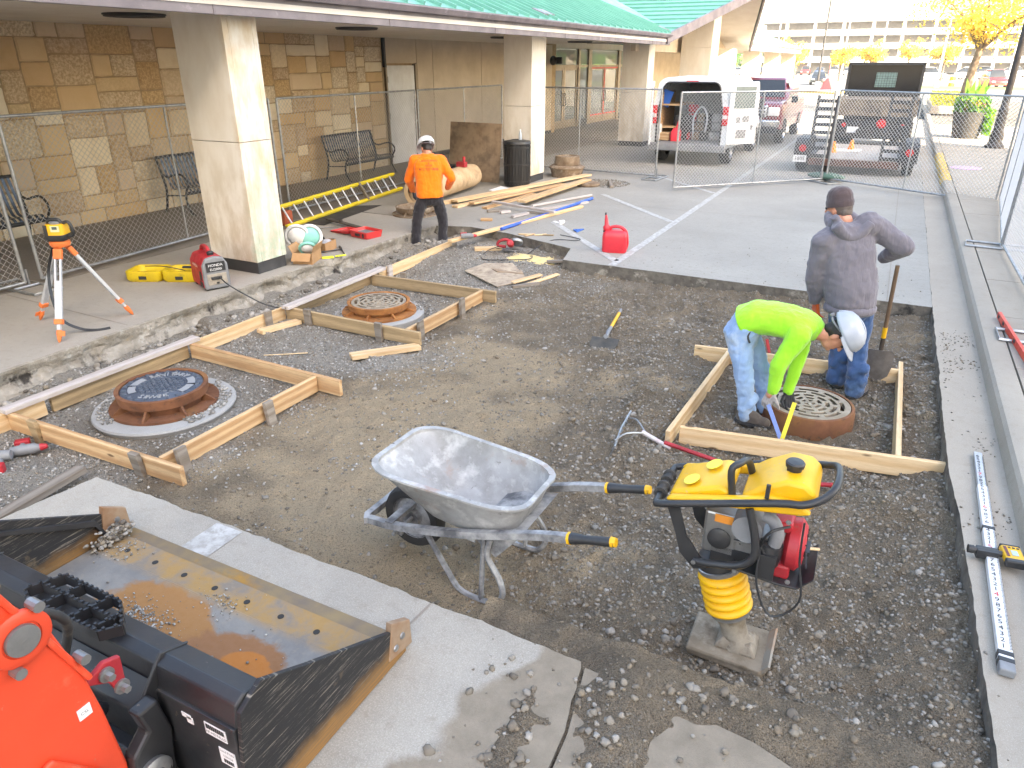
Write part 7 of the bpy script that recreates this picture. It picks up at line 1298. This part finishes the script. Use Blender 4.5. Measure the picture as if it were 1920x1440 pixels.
for x_ in (-.86, .86):
    for y_ in (.85, 4.2): wheel(van, x_, y_, .37, .25)
for s in (-1, 1): m = MB(); m.box((s * 1.12, 3.75, 1.35), (.16, .12, .3)); m.build('mirror', MT['black'], van, bevel=.02)
text('lettering', 'WALL TO WALL', .16, plain('faded_red_print', srgb('a86a70'), .6), van, T(1.003, 2.3, 1.15) @ RZ(pi / 2) @ RX(pi / 2)); text('lettering', 'PLUMBING & SEWER', .12, plain('faded_blue_print', srgb('7d8db4'), .6), van, T(1.005, 2.3, .92) @ RZ(pi / 2) @ RX(pi / 2))
# load in the van: each a thing
def bx_thing(name, label, cat, c, d, mat, rz=0, bevel=.02): m = MB(); m.box((0, 0, d[2] / 2), d); return tag(m.build(name, mat, None, T(*c) @ RZ(rz), bevel=bevel), label, cat)
t = thing('red_fuel_jug', 'red fuel jug standing on the rear edge of the van floor', 'fuel can', (-5.12, 19.3, .575)); m = MB(); m.loft([[(x, y, z) for x, y in rrect(w_, d_, .05, 3)] for z, w_, d_ in ((0, .24, .22), (.22, .25, .23), (.32, .15, .12))]); m.build('body', MT['redcan'], t, smooth=50); m = MB(); m.tube([(0, 0, .3), (.03, 0, .48)], [.025, .01], 8); m.build('spout', MT['redcan'], t, smooth=50)
bx_thing('tool_crate', 'wooden tool crate at the left of the van floor', 'crate', (-5.45, 19.4, .575), (.32, .3, .2), MT['pine_b']); bx_thing('white_bucket_box', 'white tub in the left rear corner of the van', 'tub', (-5.62, 19.32, .575), (.2, .2, .42), MT['white'], bevel=.06); bx_thing('black_tool_chest', 'black chest standing behind the red fuel jug in the van', 'chest', (-5.05, 19.85, .575), (.45, .4, .6), MT['black'])
m = MB(); m.tube(curve_pts([(-4.75, 19.7, .6), (-4.8, 19.7, 1.1), (-4.62, 19.7, 1.4), (-4.45, 19.7, 1.15), (-4.5, 19.7, .6)], 5), .025, 8); tag(m.build('coiled_hose', MT['alu'], smooth=60), 'grey hose looping upright in the middle of the van load', 'hose')
rr_v = random.Random(4)
for i in range(16):
    x_, z_ = -4.9 + .2 * (i % 5), .575 + .22 * (i // 5); y_ = 19.75 + .1 * rr_v.random() + (.0 if i // 5 == 0 else .25)
    o = bx_thing('van_clutter', ['red', 'brown', 'black', 'pale grey', 'steel grey'][i % 5] + ' tool in the heap inside the van, ' + ['bottom', 'second', 'third', 'top'][i // 5] + ' row, ' + ['first', 'second', 'third', 'fourth', 'fifth'][i % 5] + ' from the left', 'tool', (x_, y_, z_), (.2, .25, .2), [MT['redmet'], MT['black'], MT['steel'], MT['old'], MT['tray']][(i * 3) % 5], rr_v.uniform(-.5, .5), .04); o['group'] = 'tools heaped inside the van'
m = MB(); m.box((0, 0, 0), (.3, .02, .4)); tag(m.build('blue_rag', plain('blue_cloth', srgb('2f63b8'), .9), None, T(-5.52, 19.45, 1.6) @ RZ(.3) @ RY(.3)), 'blue cloth hanging inside the van at the upper left', 'cloth')
# pickup
pk = thing('pickup_truck', 'maroon pickup truck parked facing the camera beyond the van', 'pickup', (-4.36, 25.1, 0))
shell('body', [vring(y, hw, zb, zt, tm, r) for y, hw, zb, zt, tm, r in ((0, .90, .55, 1.18, .97, .08), (.08, .97, .5, 1.24, .96, .1), (.6, 1.0, .45, 1.30, .95, .12), (1.55, 1.0, .45, 1.36, .94, .12), (4.0, 1.0, .45, 1.36, .95, .1), (5.7, 1.0, .5, 1.32, .97, .08))], MT['maroon'], pk, 0, True)
shell('cab', [vring(y, hw, 1.30, zt, tm, r) for y, hw, zt, tm, r in ((1.35, .93, 1.34, .98, .02), (2.15, .93, 1.94, .78, .12), (2.6, .94, 1.98, .78, .14), (3.9, .94, 1.96, .78, .14), (4.15, .94, 1.36, .97, .02))], MT['maroon'], pk, 0, True)
q = MB(); q.add([(-.84, 1.42, 1.39), (.84, 1.42, 1.39), (.68, 2.08, 1.89), (-.68, 2.08, 1.89)], [(0, 1, 2, 3)]); q.build('windscreen', MT['carglass'], pk, T(0, -.025, .012))
for s in (-1, 1):
    for a, b in ((1.9, 2.85), (2.95, 3.85)): q = MB(); q.add([(s * .945, a, 1.40), (s * .945, b, 1.40), (s * .785, b - .02, 1.86), (s * .785, a + .25, 1.86)], [(0, 1, 2, 3)]); q.build('side_window', MT['carglass'], pk, T(s * .012, 0, 0))
    m = MB(); m.box((s * .76, -.0, 1.02), (.36, .12, .26)); hl = m.build('headlight', MT['lamp_c'], pk, bevel=.03); m = MB(); m.box((s * 1.12, 1.75, 1.32), (.2, .12, .2)); m.build('mirror', MT['black'], pk, bevel=.03)
    for y_ in (.95, 4.55): wheel(pk, s * .9, y_, .40, .27, 'chrome')
m = MB(); m.box((0, -.02, 1.02), (1.15, .1, .36)); gl = m.build('grille', MT['chrome'], pk, bevel=.03)
for z_ in (.92, 1.02, 1.12): MB().box((0, -.075, z_), (1.0, .02, .05)).build('grille_bar', MT['black'], gl)
m = MB(); m.ball((0, -.09, 1.02), (.13, .02, .06), 14, 8); m.build('emblem', plain('blue_oval', srgb('2a3f78'), .3), gl, smooth=180); m = MB(); m.box((0, -.06, .66), (1.96, .2, .24)); m.build('front_bumper', MT['chrome'], pk, bevel=.05); MB().box((0, -.17, .67), (.35, .01, .16)).build('number_plate', MT['paper'], pk); MB().box((0, 0, .45), (1.8, .3, .15)).build('valance', MT['black'], pk)
# trailer
tl = thing('equipment_trailer', 'flat equipment trailer with plank deck and raised ladder ramps', 'trailer', (-.82, 19.2, 0)); MT['tsteel'] = mk('black_trailer_steel', (.025, .025, .028), (.05, .045, .04), 7, .6, .2); MT['deckw'] = mk('deck_wood', srgb('aca59c'), srgb('968e85'), 5, .85, stretch=(8, .6, 8), val=.1)
for k in range(8): MB().box((0, 0, 0), (.225, 3.7, .045)).build('deck_plank', MT['deckw'], tl, T(-.81 + k * .231, 1.9, .33), bevel=.004)
m = MB(); m.box((0, .0, .26), (1.95, .1, .15)); m.build('rear_beam', mk('rusty_beam', srgb('6d4a3c'), srgb('4d3c36'), 8, .8), tl, bevel=.01); MB().box((0, 3.8, .30), (1.9, .08, .16)).build('front_beam', MT['tsteel'], tl)
for s in (-1, 1):
    MB().box((s * .97, 1.9, .30), (.08, 3.8, .16)).build('side_beam', MT['tsteel'], tl); m = MB(); m.prism([(-.05, .32), (.1, .68), (.3, .76), (1.5, .76), (1.7, .68), (1.85, .32), (1.8, .32), (1.66, .64), (1.5, .72), (.3, .72), (.14, .64), (0, .32)], -.15, .15, T(s * 1.19, 0, 0) @ PM); m.build('fender', MT['tsteel'], tl, bevel=.006)
    for y_ in (.5, 1.25): wheel(tl, s * 1.18, y_, .32, .22)
    m = MB(); m.lathe([(0, 0), (.085, 0), (.08, .03), (0, .035)], 14, T(s * 1.15, -.04, .56) @ RX(pi / 2)); m.build('tail_lamp', MT['lamp_r'], tl, smooth=40); MB().box((s * 1.16, -.02, .45), (.26, .04, .4)).build('lamp_plate', MT['tsteel'], tl)
    for x_ in (s * .57, s * 1.0): m = MB(); m.beam((x_, .05, .33), (x_, .40, 1.72), .06, .09, (0, 1, 0)); m.build('ramp_rail', MT['tsteel'], tl)
    for k in range(8): f = (k + .35) / 8; m = MB(); m.box((s * .785, .05 + .35 * f, .33 + 1.39 * f), (.43, .05, .075)); m.build('ramp_rung', MT['tsteel'], tl)
p_ = MB().box((-1.18, -.05, .32), (.30, .01, .16)).build('number_plate', MT['paper'], tl); text('lettering', '1605', .12, MT['text_k'], p_, T(-1.18, -.057, .32) @ RX(pi / 2))
for i, (x_, y_) in enumerate(((-1.38, 20.6), (-1.0, 21.2))):
    t = thing('traffic_cone', ['small orange cone on the trailer deck, nearer the left ramp', 'small orange cone on the trailer deck, nearer the middle'][i], 'cone', (x_, y_, .354)); m = MB(); m.lathe([(.09, 0), (.085, .02), (.03, .26), (0, .262)], 14); m.build('body', plain('cone_orange' + str(i), srgb('f08a1e'), .5), t, smooth=50); m = MB(); m.lathe([(.062, .11), (.045, .18)], 14); m.build('band', plain('cone_band' + str(i), srgb('f6c53a'), .5), t)
for i in range(3): board(['white board lying on the trailer deck, nearest', 'white board lying on the trailer deck, middle', 'white board lying on the trailer deck, farthest'][i], (-1.42, 20.8 + .22 * i, .372), (-.75, 20.95 + .2 * i, .372), .09, .03, MT['white'], 'white_board')
# dump truck
dt = thing('dump_truck', 'black dump truck standing in front of the trailer, seen from behind', 'truck', (-.66, 23.4, 0)); MT['dirty'] = mk('dirt_coated_steel', srgb('7d7060'), srgb('655a4d'), 6, .9, layers=[(srgb('3a3734'), 4, .5, .68)])
PMy = Matrix(((1, 0, 0, 0), (0, 0, 1, 0), (0, 1, 0, 0), (0, 0, 0, 1)))
m = MB(); m.box((0, 2.4, 1.98), (2.05, .12, .92)); hb_ = m.build('headboard', plain('gloss_black', (.012, .012, .014), .12, 0, .6), dt, bevel=.02)
for z_ in (1.56, 2.40): MB().box((0, 2.32, z_), (2.08, .08, .07)).build('headboard_rail', MT['tsteel'], hb_)
for s in (-1, 1): MB().box((s * 1.0, 2.32, 1.98), (.07, .08, .80)).build('headboard_post', MT['tsteel'], hb_)
w_ = MB().box((.05, 2.33, 1.96), (.56, .02, .40)).build('window', mk('meshed_window', srgb('7f9a96'), srgb('5d7774'), 6, .3), hb_)
for k in range(8): MB().box((-.2 + k * .072, 2.315, 1.96), (.008, .008, .40)).build('window_bar', MT['tsteel'], w_)
for k in range(6): MB().box((.05, 2.313, 1.80 + k * .066), (.56, .008, .008)).build('window_bar', MT['tsteel'], w_)
MB().box((0, 1.15, 1.42), (2.05, 2.4, .16)).build('bed_floor', MT['dirty'], dt); MB().box((0, -.02, 1.24), (2.05, .1, .34)).build('tailgate', MT['dirty'], dt, bevel=.01)
for s in (-1, 1): MB().box((s * 1.0, 1.15, 1.36), (.06, 2.4, .34)).build('bed_side', MT['dirty'], dt)
MB().box((0, .15, .80), (1.9, .2, .32)).build('rear_apron', MT['tsteel'], dt, bevel=.01); MB().box((0, .0, .55), (1.7, .16, .14)).build('rear_bumper', MT['tsteel'], dt, bevel=.01); MB().box((0, 2.2, .62), (.8, 4.5, .2)).build('chassis', MT['tsteel'], dt)
for s in (-1, 1):
    for x_ in (.62, .9): wheel(dt, s * x_, .95, .45, .24)
    wheel(dt, s * .9, 4.1, .45, .26); m = MB(); m.lathe([(0, 0), (.06, 0), (.055, .03), (0, .035)], 14, T(s * .75, .04, .82) @ RX(pi / 2)); m.build('tail_lamp', MT['lamp_r'], dt, smooth=40)
shell('cab', [vring(y, hw, .6, zt, tm, r) for y, hw, zt, tm, r in ((2.6, .92, 2.28, .85, .15), (2.7, .95, 2.32, .85, .18), (4.0, .95, 2.28, .85, .16), (4.3, .93, 1.5, .95, .1), (5.0, .9, 1.35, .95, .1))], MT['tsteel'], dt, 0, True)
m = MB(); m.ball((.2, .03, .88), (.13, .03, .13), 14, 8); m.build('red_reflector', MT['lamp_r'], dt, smooth=60); m = MB(); m.box((-.5, .03, .7), (.3, .03, .16)); m.build('number_plate', MT['paper'], dt)
m = MB(); m.lathe([(.0, 0), (.05, 0), (.05, .09), (0, .1)], 12, T(.05, 3.6, 2.34)); m.build('beacon', MT['lamp_c'], dt, smooth=50)

# ---------------------------------------------------------------- background
def car(label, x, y, rz, paint, grp=None, suv=0):
    t = thing('parked_car', label, 'car', (x, y, 0), rz, grp); h = 1.45 + .3 * suv
    shell('body', [vring(yy, hw, .28, zt, tm, r) for yy, hw, zt, tm, r in ((0, .72, .66, .95, .1), (.12, .82, .78, .95, .1), (1.1, .88, .92 + .1 * suv, .94, .1), (3.6, .88, .95 + .1 * suv, .94, .1), (4.35, .82, .88 + .1 * suv, .94, .1), (4.45, .74, .7, .95, .1))], paint, t, 0, True)
    shell('cabin', [vring(yy, hw, .85, zt, tm, r) for yy, hw, zt, tm, r in ((1.05, .78, .92, .98, .02), (1.75, .78, h - .02, .76, .1), (2.3, .79, h, .76, .12), (3.3, .79, h - .03, .76, .12), (4.1, .76, .95 + .3 * suv, .95, .04))], MT['carglass'], t, 0, True)
    shell('roof', [vring(yy, .80, h - .1, zt + .012, .78, .07) for yy, zt in ((1.85, h - .02), (2.3, h), (3.3, h - .02))], paint, t, 0, True)
    for s in (-1, 1):
        for yy in (.8, 3.5): wheel(t, s * .76, yy, .31, .2)
        m = MB(); m.box((s * .62, .03, .62), (.3, .1, .13)); m.build('headlight', MT['lamp_c'], t, bevel=.02)
    MB().box((0, .0, .46), (.9, .06, .14)).build('grille', MT['black'], t); return t
PC = {n: plain('car_paint_' + n, c, .25, .3, coat=.5) for n, c in dict(black=(.02, .022, .026), white=(.7, .7, .7), silver=(.4, .41, .42), red=(.35, .03, .03), blue=(.05, .09, .2), grey=(.12, .125, .13)).items()}
car('dark sedan driving towards the camera beyond the pickup', -9.3, 96, R(8), PC['black'])
rr_c = random.Random(12); kinds = ['white', 'silver', 'black', 'white', 'grey', 'red', 'blue', 'white', 'silver']
for k in range(13):
    c = kinds[k % 9]; car(c + ' car in the far row behind the pickup, ' + ['first', 'second', 'third', 'fourth', 'fifth', 'sixth', 'seventh', 'eighth', 'ninth', 'tenth', 'eleventh', 'twelfth', 'last'][k] + ' from the left', -33 + k * 2.75, 168 + rr_c.uniform(-1, 1), R(rr_c.uniform(-4, 4)), PC[c], 'cars in the far parking row', k % 2)
for k, (x_, y_, c, a, lab) in enumerate(((5.0, 132, 'white', 1.5, 'white car side on in the sunny lot beside the tree trunk'), (10.5, 138, 'white', 1.6, 'second white car side on in the sunny lot, right of the trunk'), (14, 160, 'grey', 1.5, 'grey car side on in the sunny lot at the right edge'), (19, 165, 'silver', 1.6, 'silver car in the sunny lot at the far right edge'), (8.3, 92, 'red', .2, 'red car behind the planter'), (-3.5, 150, 'silver', .3, 'silver car just left of the dump truck'), (2, 150, 'white', 1.5, 'white car just right of the dump truck'))): car(lab, x_, y_, a, PC[c], None, 1)
for k in range(9): car('car seen small through the far arcade, ' + ['nearest', 'second', 'third', 'fourth', 'fifth', 'sixth', 'seventh', 'eighth', 'farthest'][k] + ' in its row', -20 - (k % 3) * 4, 62 + k * 6, R(80), PC[kinds[(k + 2) % 9]], 'cars beyond the far arcade')
# garage
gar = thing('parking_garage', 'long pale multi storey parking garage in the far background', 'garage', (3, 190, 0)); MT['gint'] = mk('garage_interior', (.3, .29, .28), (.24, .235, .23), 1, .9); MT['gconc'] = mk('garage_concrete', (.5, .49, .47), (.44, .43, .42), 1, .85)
for k in range(4):
    z_ = 2.4 + k * 2.75; MB().box((0, 0, z_ + .55), (72, .3, 1.15)).build('parapet', MT['gconc'], gar); MB().box((0, 12, z_), (72, 24, .3)).build('deck', MT['gconc'], gar); MB().box((0, 3.2, z_ - 1), (70, .3, 2.2)).build('inner_wall', MT['gint'], gar)  # inner walls added close behind the parapets to catch skylight, brightening the gaps
for k in range(13): MB().box((-36 + k * 6, .3, 5.6), (.6, .5, 11.2)).build('pier', MT['gconc'], gar)
# light poles
def pole(label, x, y, h, mat, r=.09):
    t = thing('light_pole', label, 'light pole', (x, y, 0), group='parking lot light poles'); m = MB(); m.tube([(0, 0, 0), (0, 0, h)], [r, r * .7], 10); m.build('shaft', mat, t, smooth=60); m = MB(); m.lathe([(r * 2.4, 0), (r * 2.4, .6), (r * 1.2, .65)], 12); m.build('footing', MT['gconc'], t)
    for s in (-1, 1): m = MB(); m.box((s * .45, 0, h - .02), (.5, .25, .12)); m.build('lamp_head', mat, t, bevel=.02)
    m = MB(); m.tube([(-.4, 0, h - .02), (.4, 0, h - .02)], .04, 6); m.build('arm', mat, t)
pole('dark light pole behind the pickup beside the yellow kerb island', -8.2, 84, 8.2, MT['tsteel'], .11); pole('white light pole above the headboard of the dump truck, left', -9.5, 130, 10.5, MT['white'], .12); pole('white light pole above the headboard of the dump truck, right', -4.4, 130, 10, MT['white'], .12); pole('white light pole between the far roof and the garage', -24, 160, 11, MT['white'], .12); pole('pale light pole right of the dump truck', 2.6, 90, 7.5, MT['white'], .12); pole('pale light pole near the right edge', 10.6, 110, 9, MT['white'], .14)
isl = slab('traffic_island', [(-8.6, 72), (-5.2, 69), (-4.6, 74), (-7.8, 78)], -.02, .14, MT['conc_side'], MT['ykerb'], 'traffic island with a yellow kerb beyond the pickup', 'island')
t = thing('red_barrier', 'red water filled barrier on the traffic island', 'barrier', (-6.4, 74, .14)); m = MB(); m.prism([(-.55, 0), (.55, 0), (.12, 1.0), (-.12, 1.0)], -.5, .5, PMy); m.build('body', plain('barrier_red', srgb('d8323a'), .5), t, bevel=.05); m = MB(); m.tube([(0, 0, 1.0), (0, 0, 2.4)], .04, 6); m.build('flag_pole', plain('barrier_pole', srgb('c75a5a'), .5), t)
for i, (x_, y_) in enumerate(((4.2, 96), (9.4, 94))):
    t = thing('traffic_drum', ['orange traffic drum on the far grass strip, left', 'orange traffic drum on the far grass strip, right'][i], 'drum', (x_, y_, 0)); m = MB(); m.lathe([(.3, 0), (.28, 1.0), (0, 1.02)], 14); m.build('body', plain('drum_orange' + str(i), srgb('f09a2a'), .5), t, smooth=40); m = MB(); m.lathe([(.30, .4), (.295, .6)], 14); m.build('band', MT['paper'], t)
MT['grass'] = mk('grass', (.10, .17, .045), (.14, .2, .06), 4, .95, bump=.3); slab('grass_strip', [(1.2, 84), (40, 80), (40, 92), (1.2, 94)], -.1, .1, MT['grass'], MT['conc_side'], 'green grass strip across the road at the right', 'grass')
# trees
def leaf_mat(name, c1, c2, c3):
    t = NT(name); g = t.n('ShaderNodeNewGeometry'); cr = t.n('ShaderNodeValToRGB'); e = cr.color_ramp; e.elements[0].color = c4(c1); e.elements[1].color = c4(c3); x = e.elements.new(.5); x.color = c4(c2); t.l(g.outputs['Random Per Island'], cr.inputs[0]); m = t.out(cr.outputs[0], .7)
    t.b.inputs['Transmission Weight'].default_value = 0; tr_ = t.n('ShaderNodeBsdfTranslucent'); t.l(cr.outputs[0], tr_.inputs['Color']); ms = t.n('ShaderNodeMixShader'); ms.inputs[0].default_value = .4; t.l(t.b.outputs[0], ms.inputs[1]); t.l(tr_.outputs[0], ms.inputs[2]); t.l(ms.outputs[0], t.t.nodes['Material Output'].inputs['Surface']); return m
MT['leaf_y'] = leaf_mat('yellow_leaves', srgb('e0bd4a'), srgb('ecd06a'), srgb('d0b54c')); MT['leaf_g'] = leaf_mat('green_leaves', srgb('3f6b2c'), srgb('5a8a34'), srgb('7ba53f')); MT['bark'] = mk('bark', srgb('7a6c5c'), srgb('5f5347'), 6, .95, bump=.6, bscale=25, bdist=.02)
def leaves(pos, size, mat, name, parent):
    n = len(pos); a = RNG.standard_normal((n, 3)); a /= np.linalg.norm(a, axis=1)[:, None]; b = RNG.standard_normal((n, 3)); b -= a * (a * b).sum(1)[:, None]; b /= np.linalg.norm(b, axis=1)[:, None]; s = size * (.6 + .8 * RNG.random(n))[:, None]
    V_ = np.stack([pos - a * s, pos + b * s * .5, pos + a * s, pos - b * s * .5], 1); me = bpy.data.meshes.new(name); me.vertices.add(4 * n); me.vertices.foreach_set('co', V_.ravel()); me.loops.add(4 * n); me.polygons.add(n); me.loops.foreach_set('vertex_index', np.arange(4 * n)); me.polygons.foreach_set('loop_start', np.arange(n) * 4); me.polygons.foreach_set('loop_total', np.full(n, 4)); me.materials.append(mat); me.update(calc_edges=True)
    o = bpy.data.objects.new(name, me); COL.objects.link(o); o.parent = parent; return o
def tree(label, x, y, h, tr_r, crown_r, nleaf, lsize, seed, first=.45, mat='leaf_y', lean=0):
    rr = random.Random(seed); t = thing('tree', label, 'tree', (x, y, 0)); tm_ = MB(); tips = []
    top = V((lean, 0, h * first)); tm_.tube(curve_pts([(0, 0, -.1), (lean * .3, 0, h * first * .5), top], 4), [tr_r * (1.15 - .45 * i / 8) for i in range(9)], 9)
    for k in range(7):
        a = 2 * pi * k / 7 + rr.uniform(-.3, .3); el = rr.uniform(.35, 1.2); L = crown_r * rr.uniform(.7, 1.1); d = V((cos(a) * cos(el), sin(a) * cos(el), sin(el) * 1.1)); p0 = top + V((0, 0, -rr.random() * h * .06)); p1 = p0 + d * L * .5 + V((0, 0, .1 * L)); p2 = p0 + d * L
        tm_.tube(curve_pts([p0, p1, p2], 3), [tr_r * .45 * (1 - i / 8) + .006 for i in range(7)], 6)
        for q in range(5):
            f = rr.uniform(.35, 1); b = p0.lerp(p2, f); e = b + V((rr.uniform(-1, 1), rr.uniform(-1, 1), rr.uniform(-.4, .8))) * L * .42; tm_.tube([b, b.lerp(e, .5) + V((0, 0, .05)), e], [tr_r * .13, tr_r * .08, .004], 5); tips += [e, b.lerp(e, .6)]
    tm_.build('trunk', MT['bark'], t, smooth=60); tp_ = np.array([p[:] for p in tips]); cl = tp_[RNG.integers(0, len(tp_), nleaf)] + RNG.standard_normal((nleaf, 3)) * crown_r * .13 * np.array([1, 1, .8]); leaves(cl, lsize, MT[mat], 'crown', t); return t
tree('large yellow autumn tree with forked trunk behind the planter', 2.55, 44, 7.5, .22, 3.3, 6000, .08, 2, .42, lean=.25)
tree('yellow tree reaching in from the upper right corner', 5.6, 40, 7.0, .2, 3.0, 5500, .085, 5, .5)
for i, (x_, y_, h_) in enumerate(((-14.5, 115, 6.5), (-8.8, 118, 6.0), (-5.2, 120, 6.5), (-.5, 125, 7), (3.6, 112, 6.5), (-19, 128, 7))): tree(['small yellow tree beside the far roof', 'small yellow tree left of the headboard', 'thin yellow tree above the headboard', 'thin yellow tree right above the headboard', 'small yellow tree beside the white pole', 'small yellow tree behind the far columns'][i], x_, y_, h_, .12, 2.3, 1800, .16, 20 + i, .4)
m_ = thing('far_tree_row', 'green trees along the far edge of the parking lot', 'trees', (0, 230, 0)); m_['kind'] = 'stuff'
pp = np.stack([RNG.uniform(-120, 120, 9000), RNG.uniform(-4, 8, 9000), RNG.random(9000) ** .8 * 6], -1); pp[:, 2] *= .6 + .5 * vno(pp[:, 0], pp[:, 1] * 0, .12, 50); leaves(pp, .6, MT['leaf_g'], 'foliage', m_)
# planter, lamp post, flower bed
pt = thing('planter', 'dark round planter full of flowers and tall leaves on the sidewalk', 'planter', (2.02, 29.3, .125)); m = MB(); m.lathe([(.36, 0), (.40, .1), (.48, .7), (.52, .82), (.46, .84), (.44, .76), (0, .74)], 24); m.build('pot', mk('dark_pot', srgb('4a4640'), srgb('37342f'), 12, .8, bump=.5, bscale=40), pt, smooth=40)
n = 1500; a = RNG.random(n) * 2 * pi; r_ = .5 * np.sqrt(RNG.random(n)); leaves(np.stack([r_ * np.cos(a), r_ * np.sin(a), .8 + .45 * RNG.random(n)], -1), .09, MT['leaf_g'], 'foliage', pt)
n = 900; leaves(np.stack([.45 + .22 * RNG.random(n), -.35 + .6 * RNG.random(n), .15 + .75 * RNG.random(n)], -1), .07, leaf_mat('lime_leaves', srgb('6fa02f'), srgb('8fbf3a'), srgb('5d8a2c')), 'trailing_foliage', pt)
m = MB(); rr = random.Random(8)
for k in range(16): a = rr.uniform(0, 2 * pi); b = V((.15 * cos(a), .15 * sin(a), .9)); e = b + V((rr.uniform(-.3, .4), rr.uniform(-.3, .3), rr.uniform(.4, .95))); mid = b.lerp(e, .5) + V((0, 0, .1)); m.add([b + V((-.02, 0, 0)), b + V((.02, 0, 0)), mid + V((.09, .02, 0)), e, mid + V((-.09, -.02, 0))], [(0, 1, 2, 3, 4)])
m.build('tall_leaves', MT['leaf_g'], pt, kind='stuff')
n = 260; a = RNG.random(n) * 2 * pi; leaves(np.stack([.42 * np.cos(a), .42 * np.sin(a), .85 + .3 * RNG.random(n)], -1), .06, leaf_mat('red_petals', srgb('c8404a'), srgb('d86a70'), srgb('b02f3a')), 'red_flowers', pt); n = 160; leaves(np.stack([-.2 + .4 * RNG.random(n), -.45 + .1 * RNG.random(n), .95 + .25 * RNG.random(n)], -1), .06, leaf_mat('yellow_petals', srgb('d8c23a'), srgb('e6d45a'), srgb('c2a82e')), 'yellow_flowers', pt)
lp = thing('street_lamp', 'dark street lamp with flared base on the sidewalk', 'street lamp', (2.62, 26.2, .125)); m = MB(); m.lathe([(.26, 0), (.26, .06), (.2, .12), (.17, .22), (.19, .3), (.14, .5), (.125, 1.0), (.135, 1.05), (.10, 1.12), (.09, 1.6), (.085, 4.4), (.07, 4.5)], 18); m.build('post', mk('dark_bronze', srgb('3b3430'), srgb('2f2a27'), 6, .55), lp, smooth=40); m = MB(); m.lathe([(.07, 0), (.2, .1), (.2, .5), (.05, .6), (0, .62)], 14, T(0, 0, 4.5)); m.build('lantern', MT['lamp_c'], lp, smooth=40)
fb = thing('flower_bed', 'raised flower bed with yellow blossoms behind the planter', 'flower bed', (2.3, 47, .125)); m = MB(); m.box((0, 0, .18), (2.2, 9, .36)); m.build('wall', MT['conc_side'], fb, bevel=.03); n = 2200; leaves(np.stack([RNG.uniform(-1, 1, n), RNG.uniform(-4.3, 4.3, n), .36 + .45 * RNG.random(n)], -1), .09, leaf_mat('yellow_blossom', srgb('c8bf3a'), srgb('8fa03a'), srgb('dcc94a')), 'blossom', fb)
m = MB(); m.lathe([(0, 0), (.35, 0), (.35, .006), (0, .006)], 20); tag(m.build('painted_mark', mk('purple_paint', srgb('b08fb8'), srgb('c2a8b8'), 12, .8), None, T(1.62, 20.7, .131)), 'faint purple paint mark on the sidewalk', 'paint mark', None, 'structure')
# ---------------------------------------------------------------- added haze
hz_ = MB().box((0, 0, 0), (320, 330, 47)).build('haze', [], None, T(0, 110, 21.9)); hz_['kind'] = 'stuff'; hz_['label'] = 'thin pale haze added to veil the far background'
hm = bpy.data.materials.new('haze'); hm.use_nodes = True; hn = hm.node_tree; hn.nodes.remove(hn.nodes['Principled BSDF']); pv = hn.nodes.new('ShaderNodeVolumePrincipled'); pv.inputs['Color'].default_value = (.95, .95, .95, 1); pv.inputs['Density'].default_value = .00035; hn.links.new(pv.outputs[0], hn.nodes['Material Output'].inputs['Volume'])  # thin scattering volume added to wash out the distance as lens glare would
hz_.data.materials.clear(); hz_.data.materials.append(hm); S.cycles.volume_bounces = 0
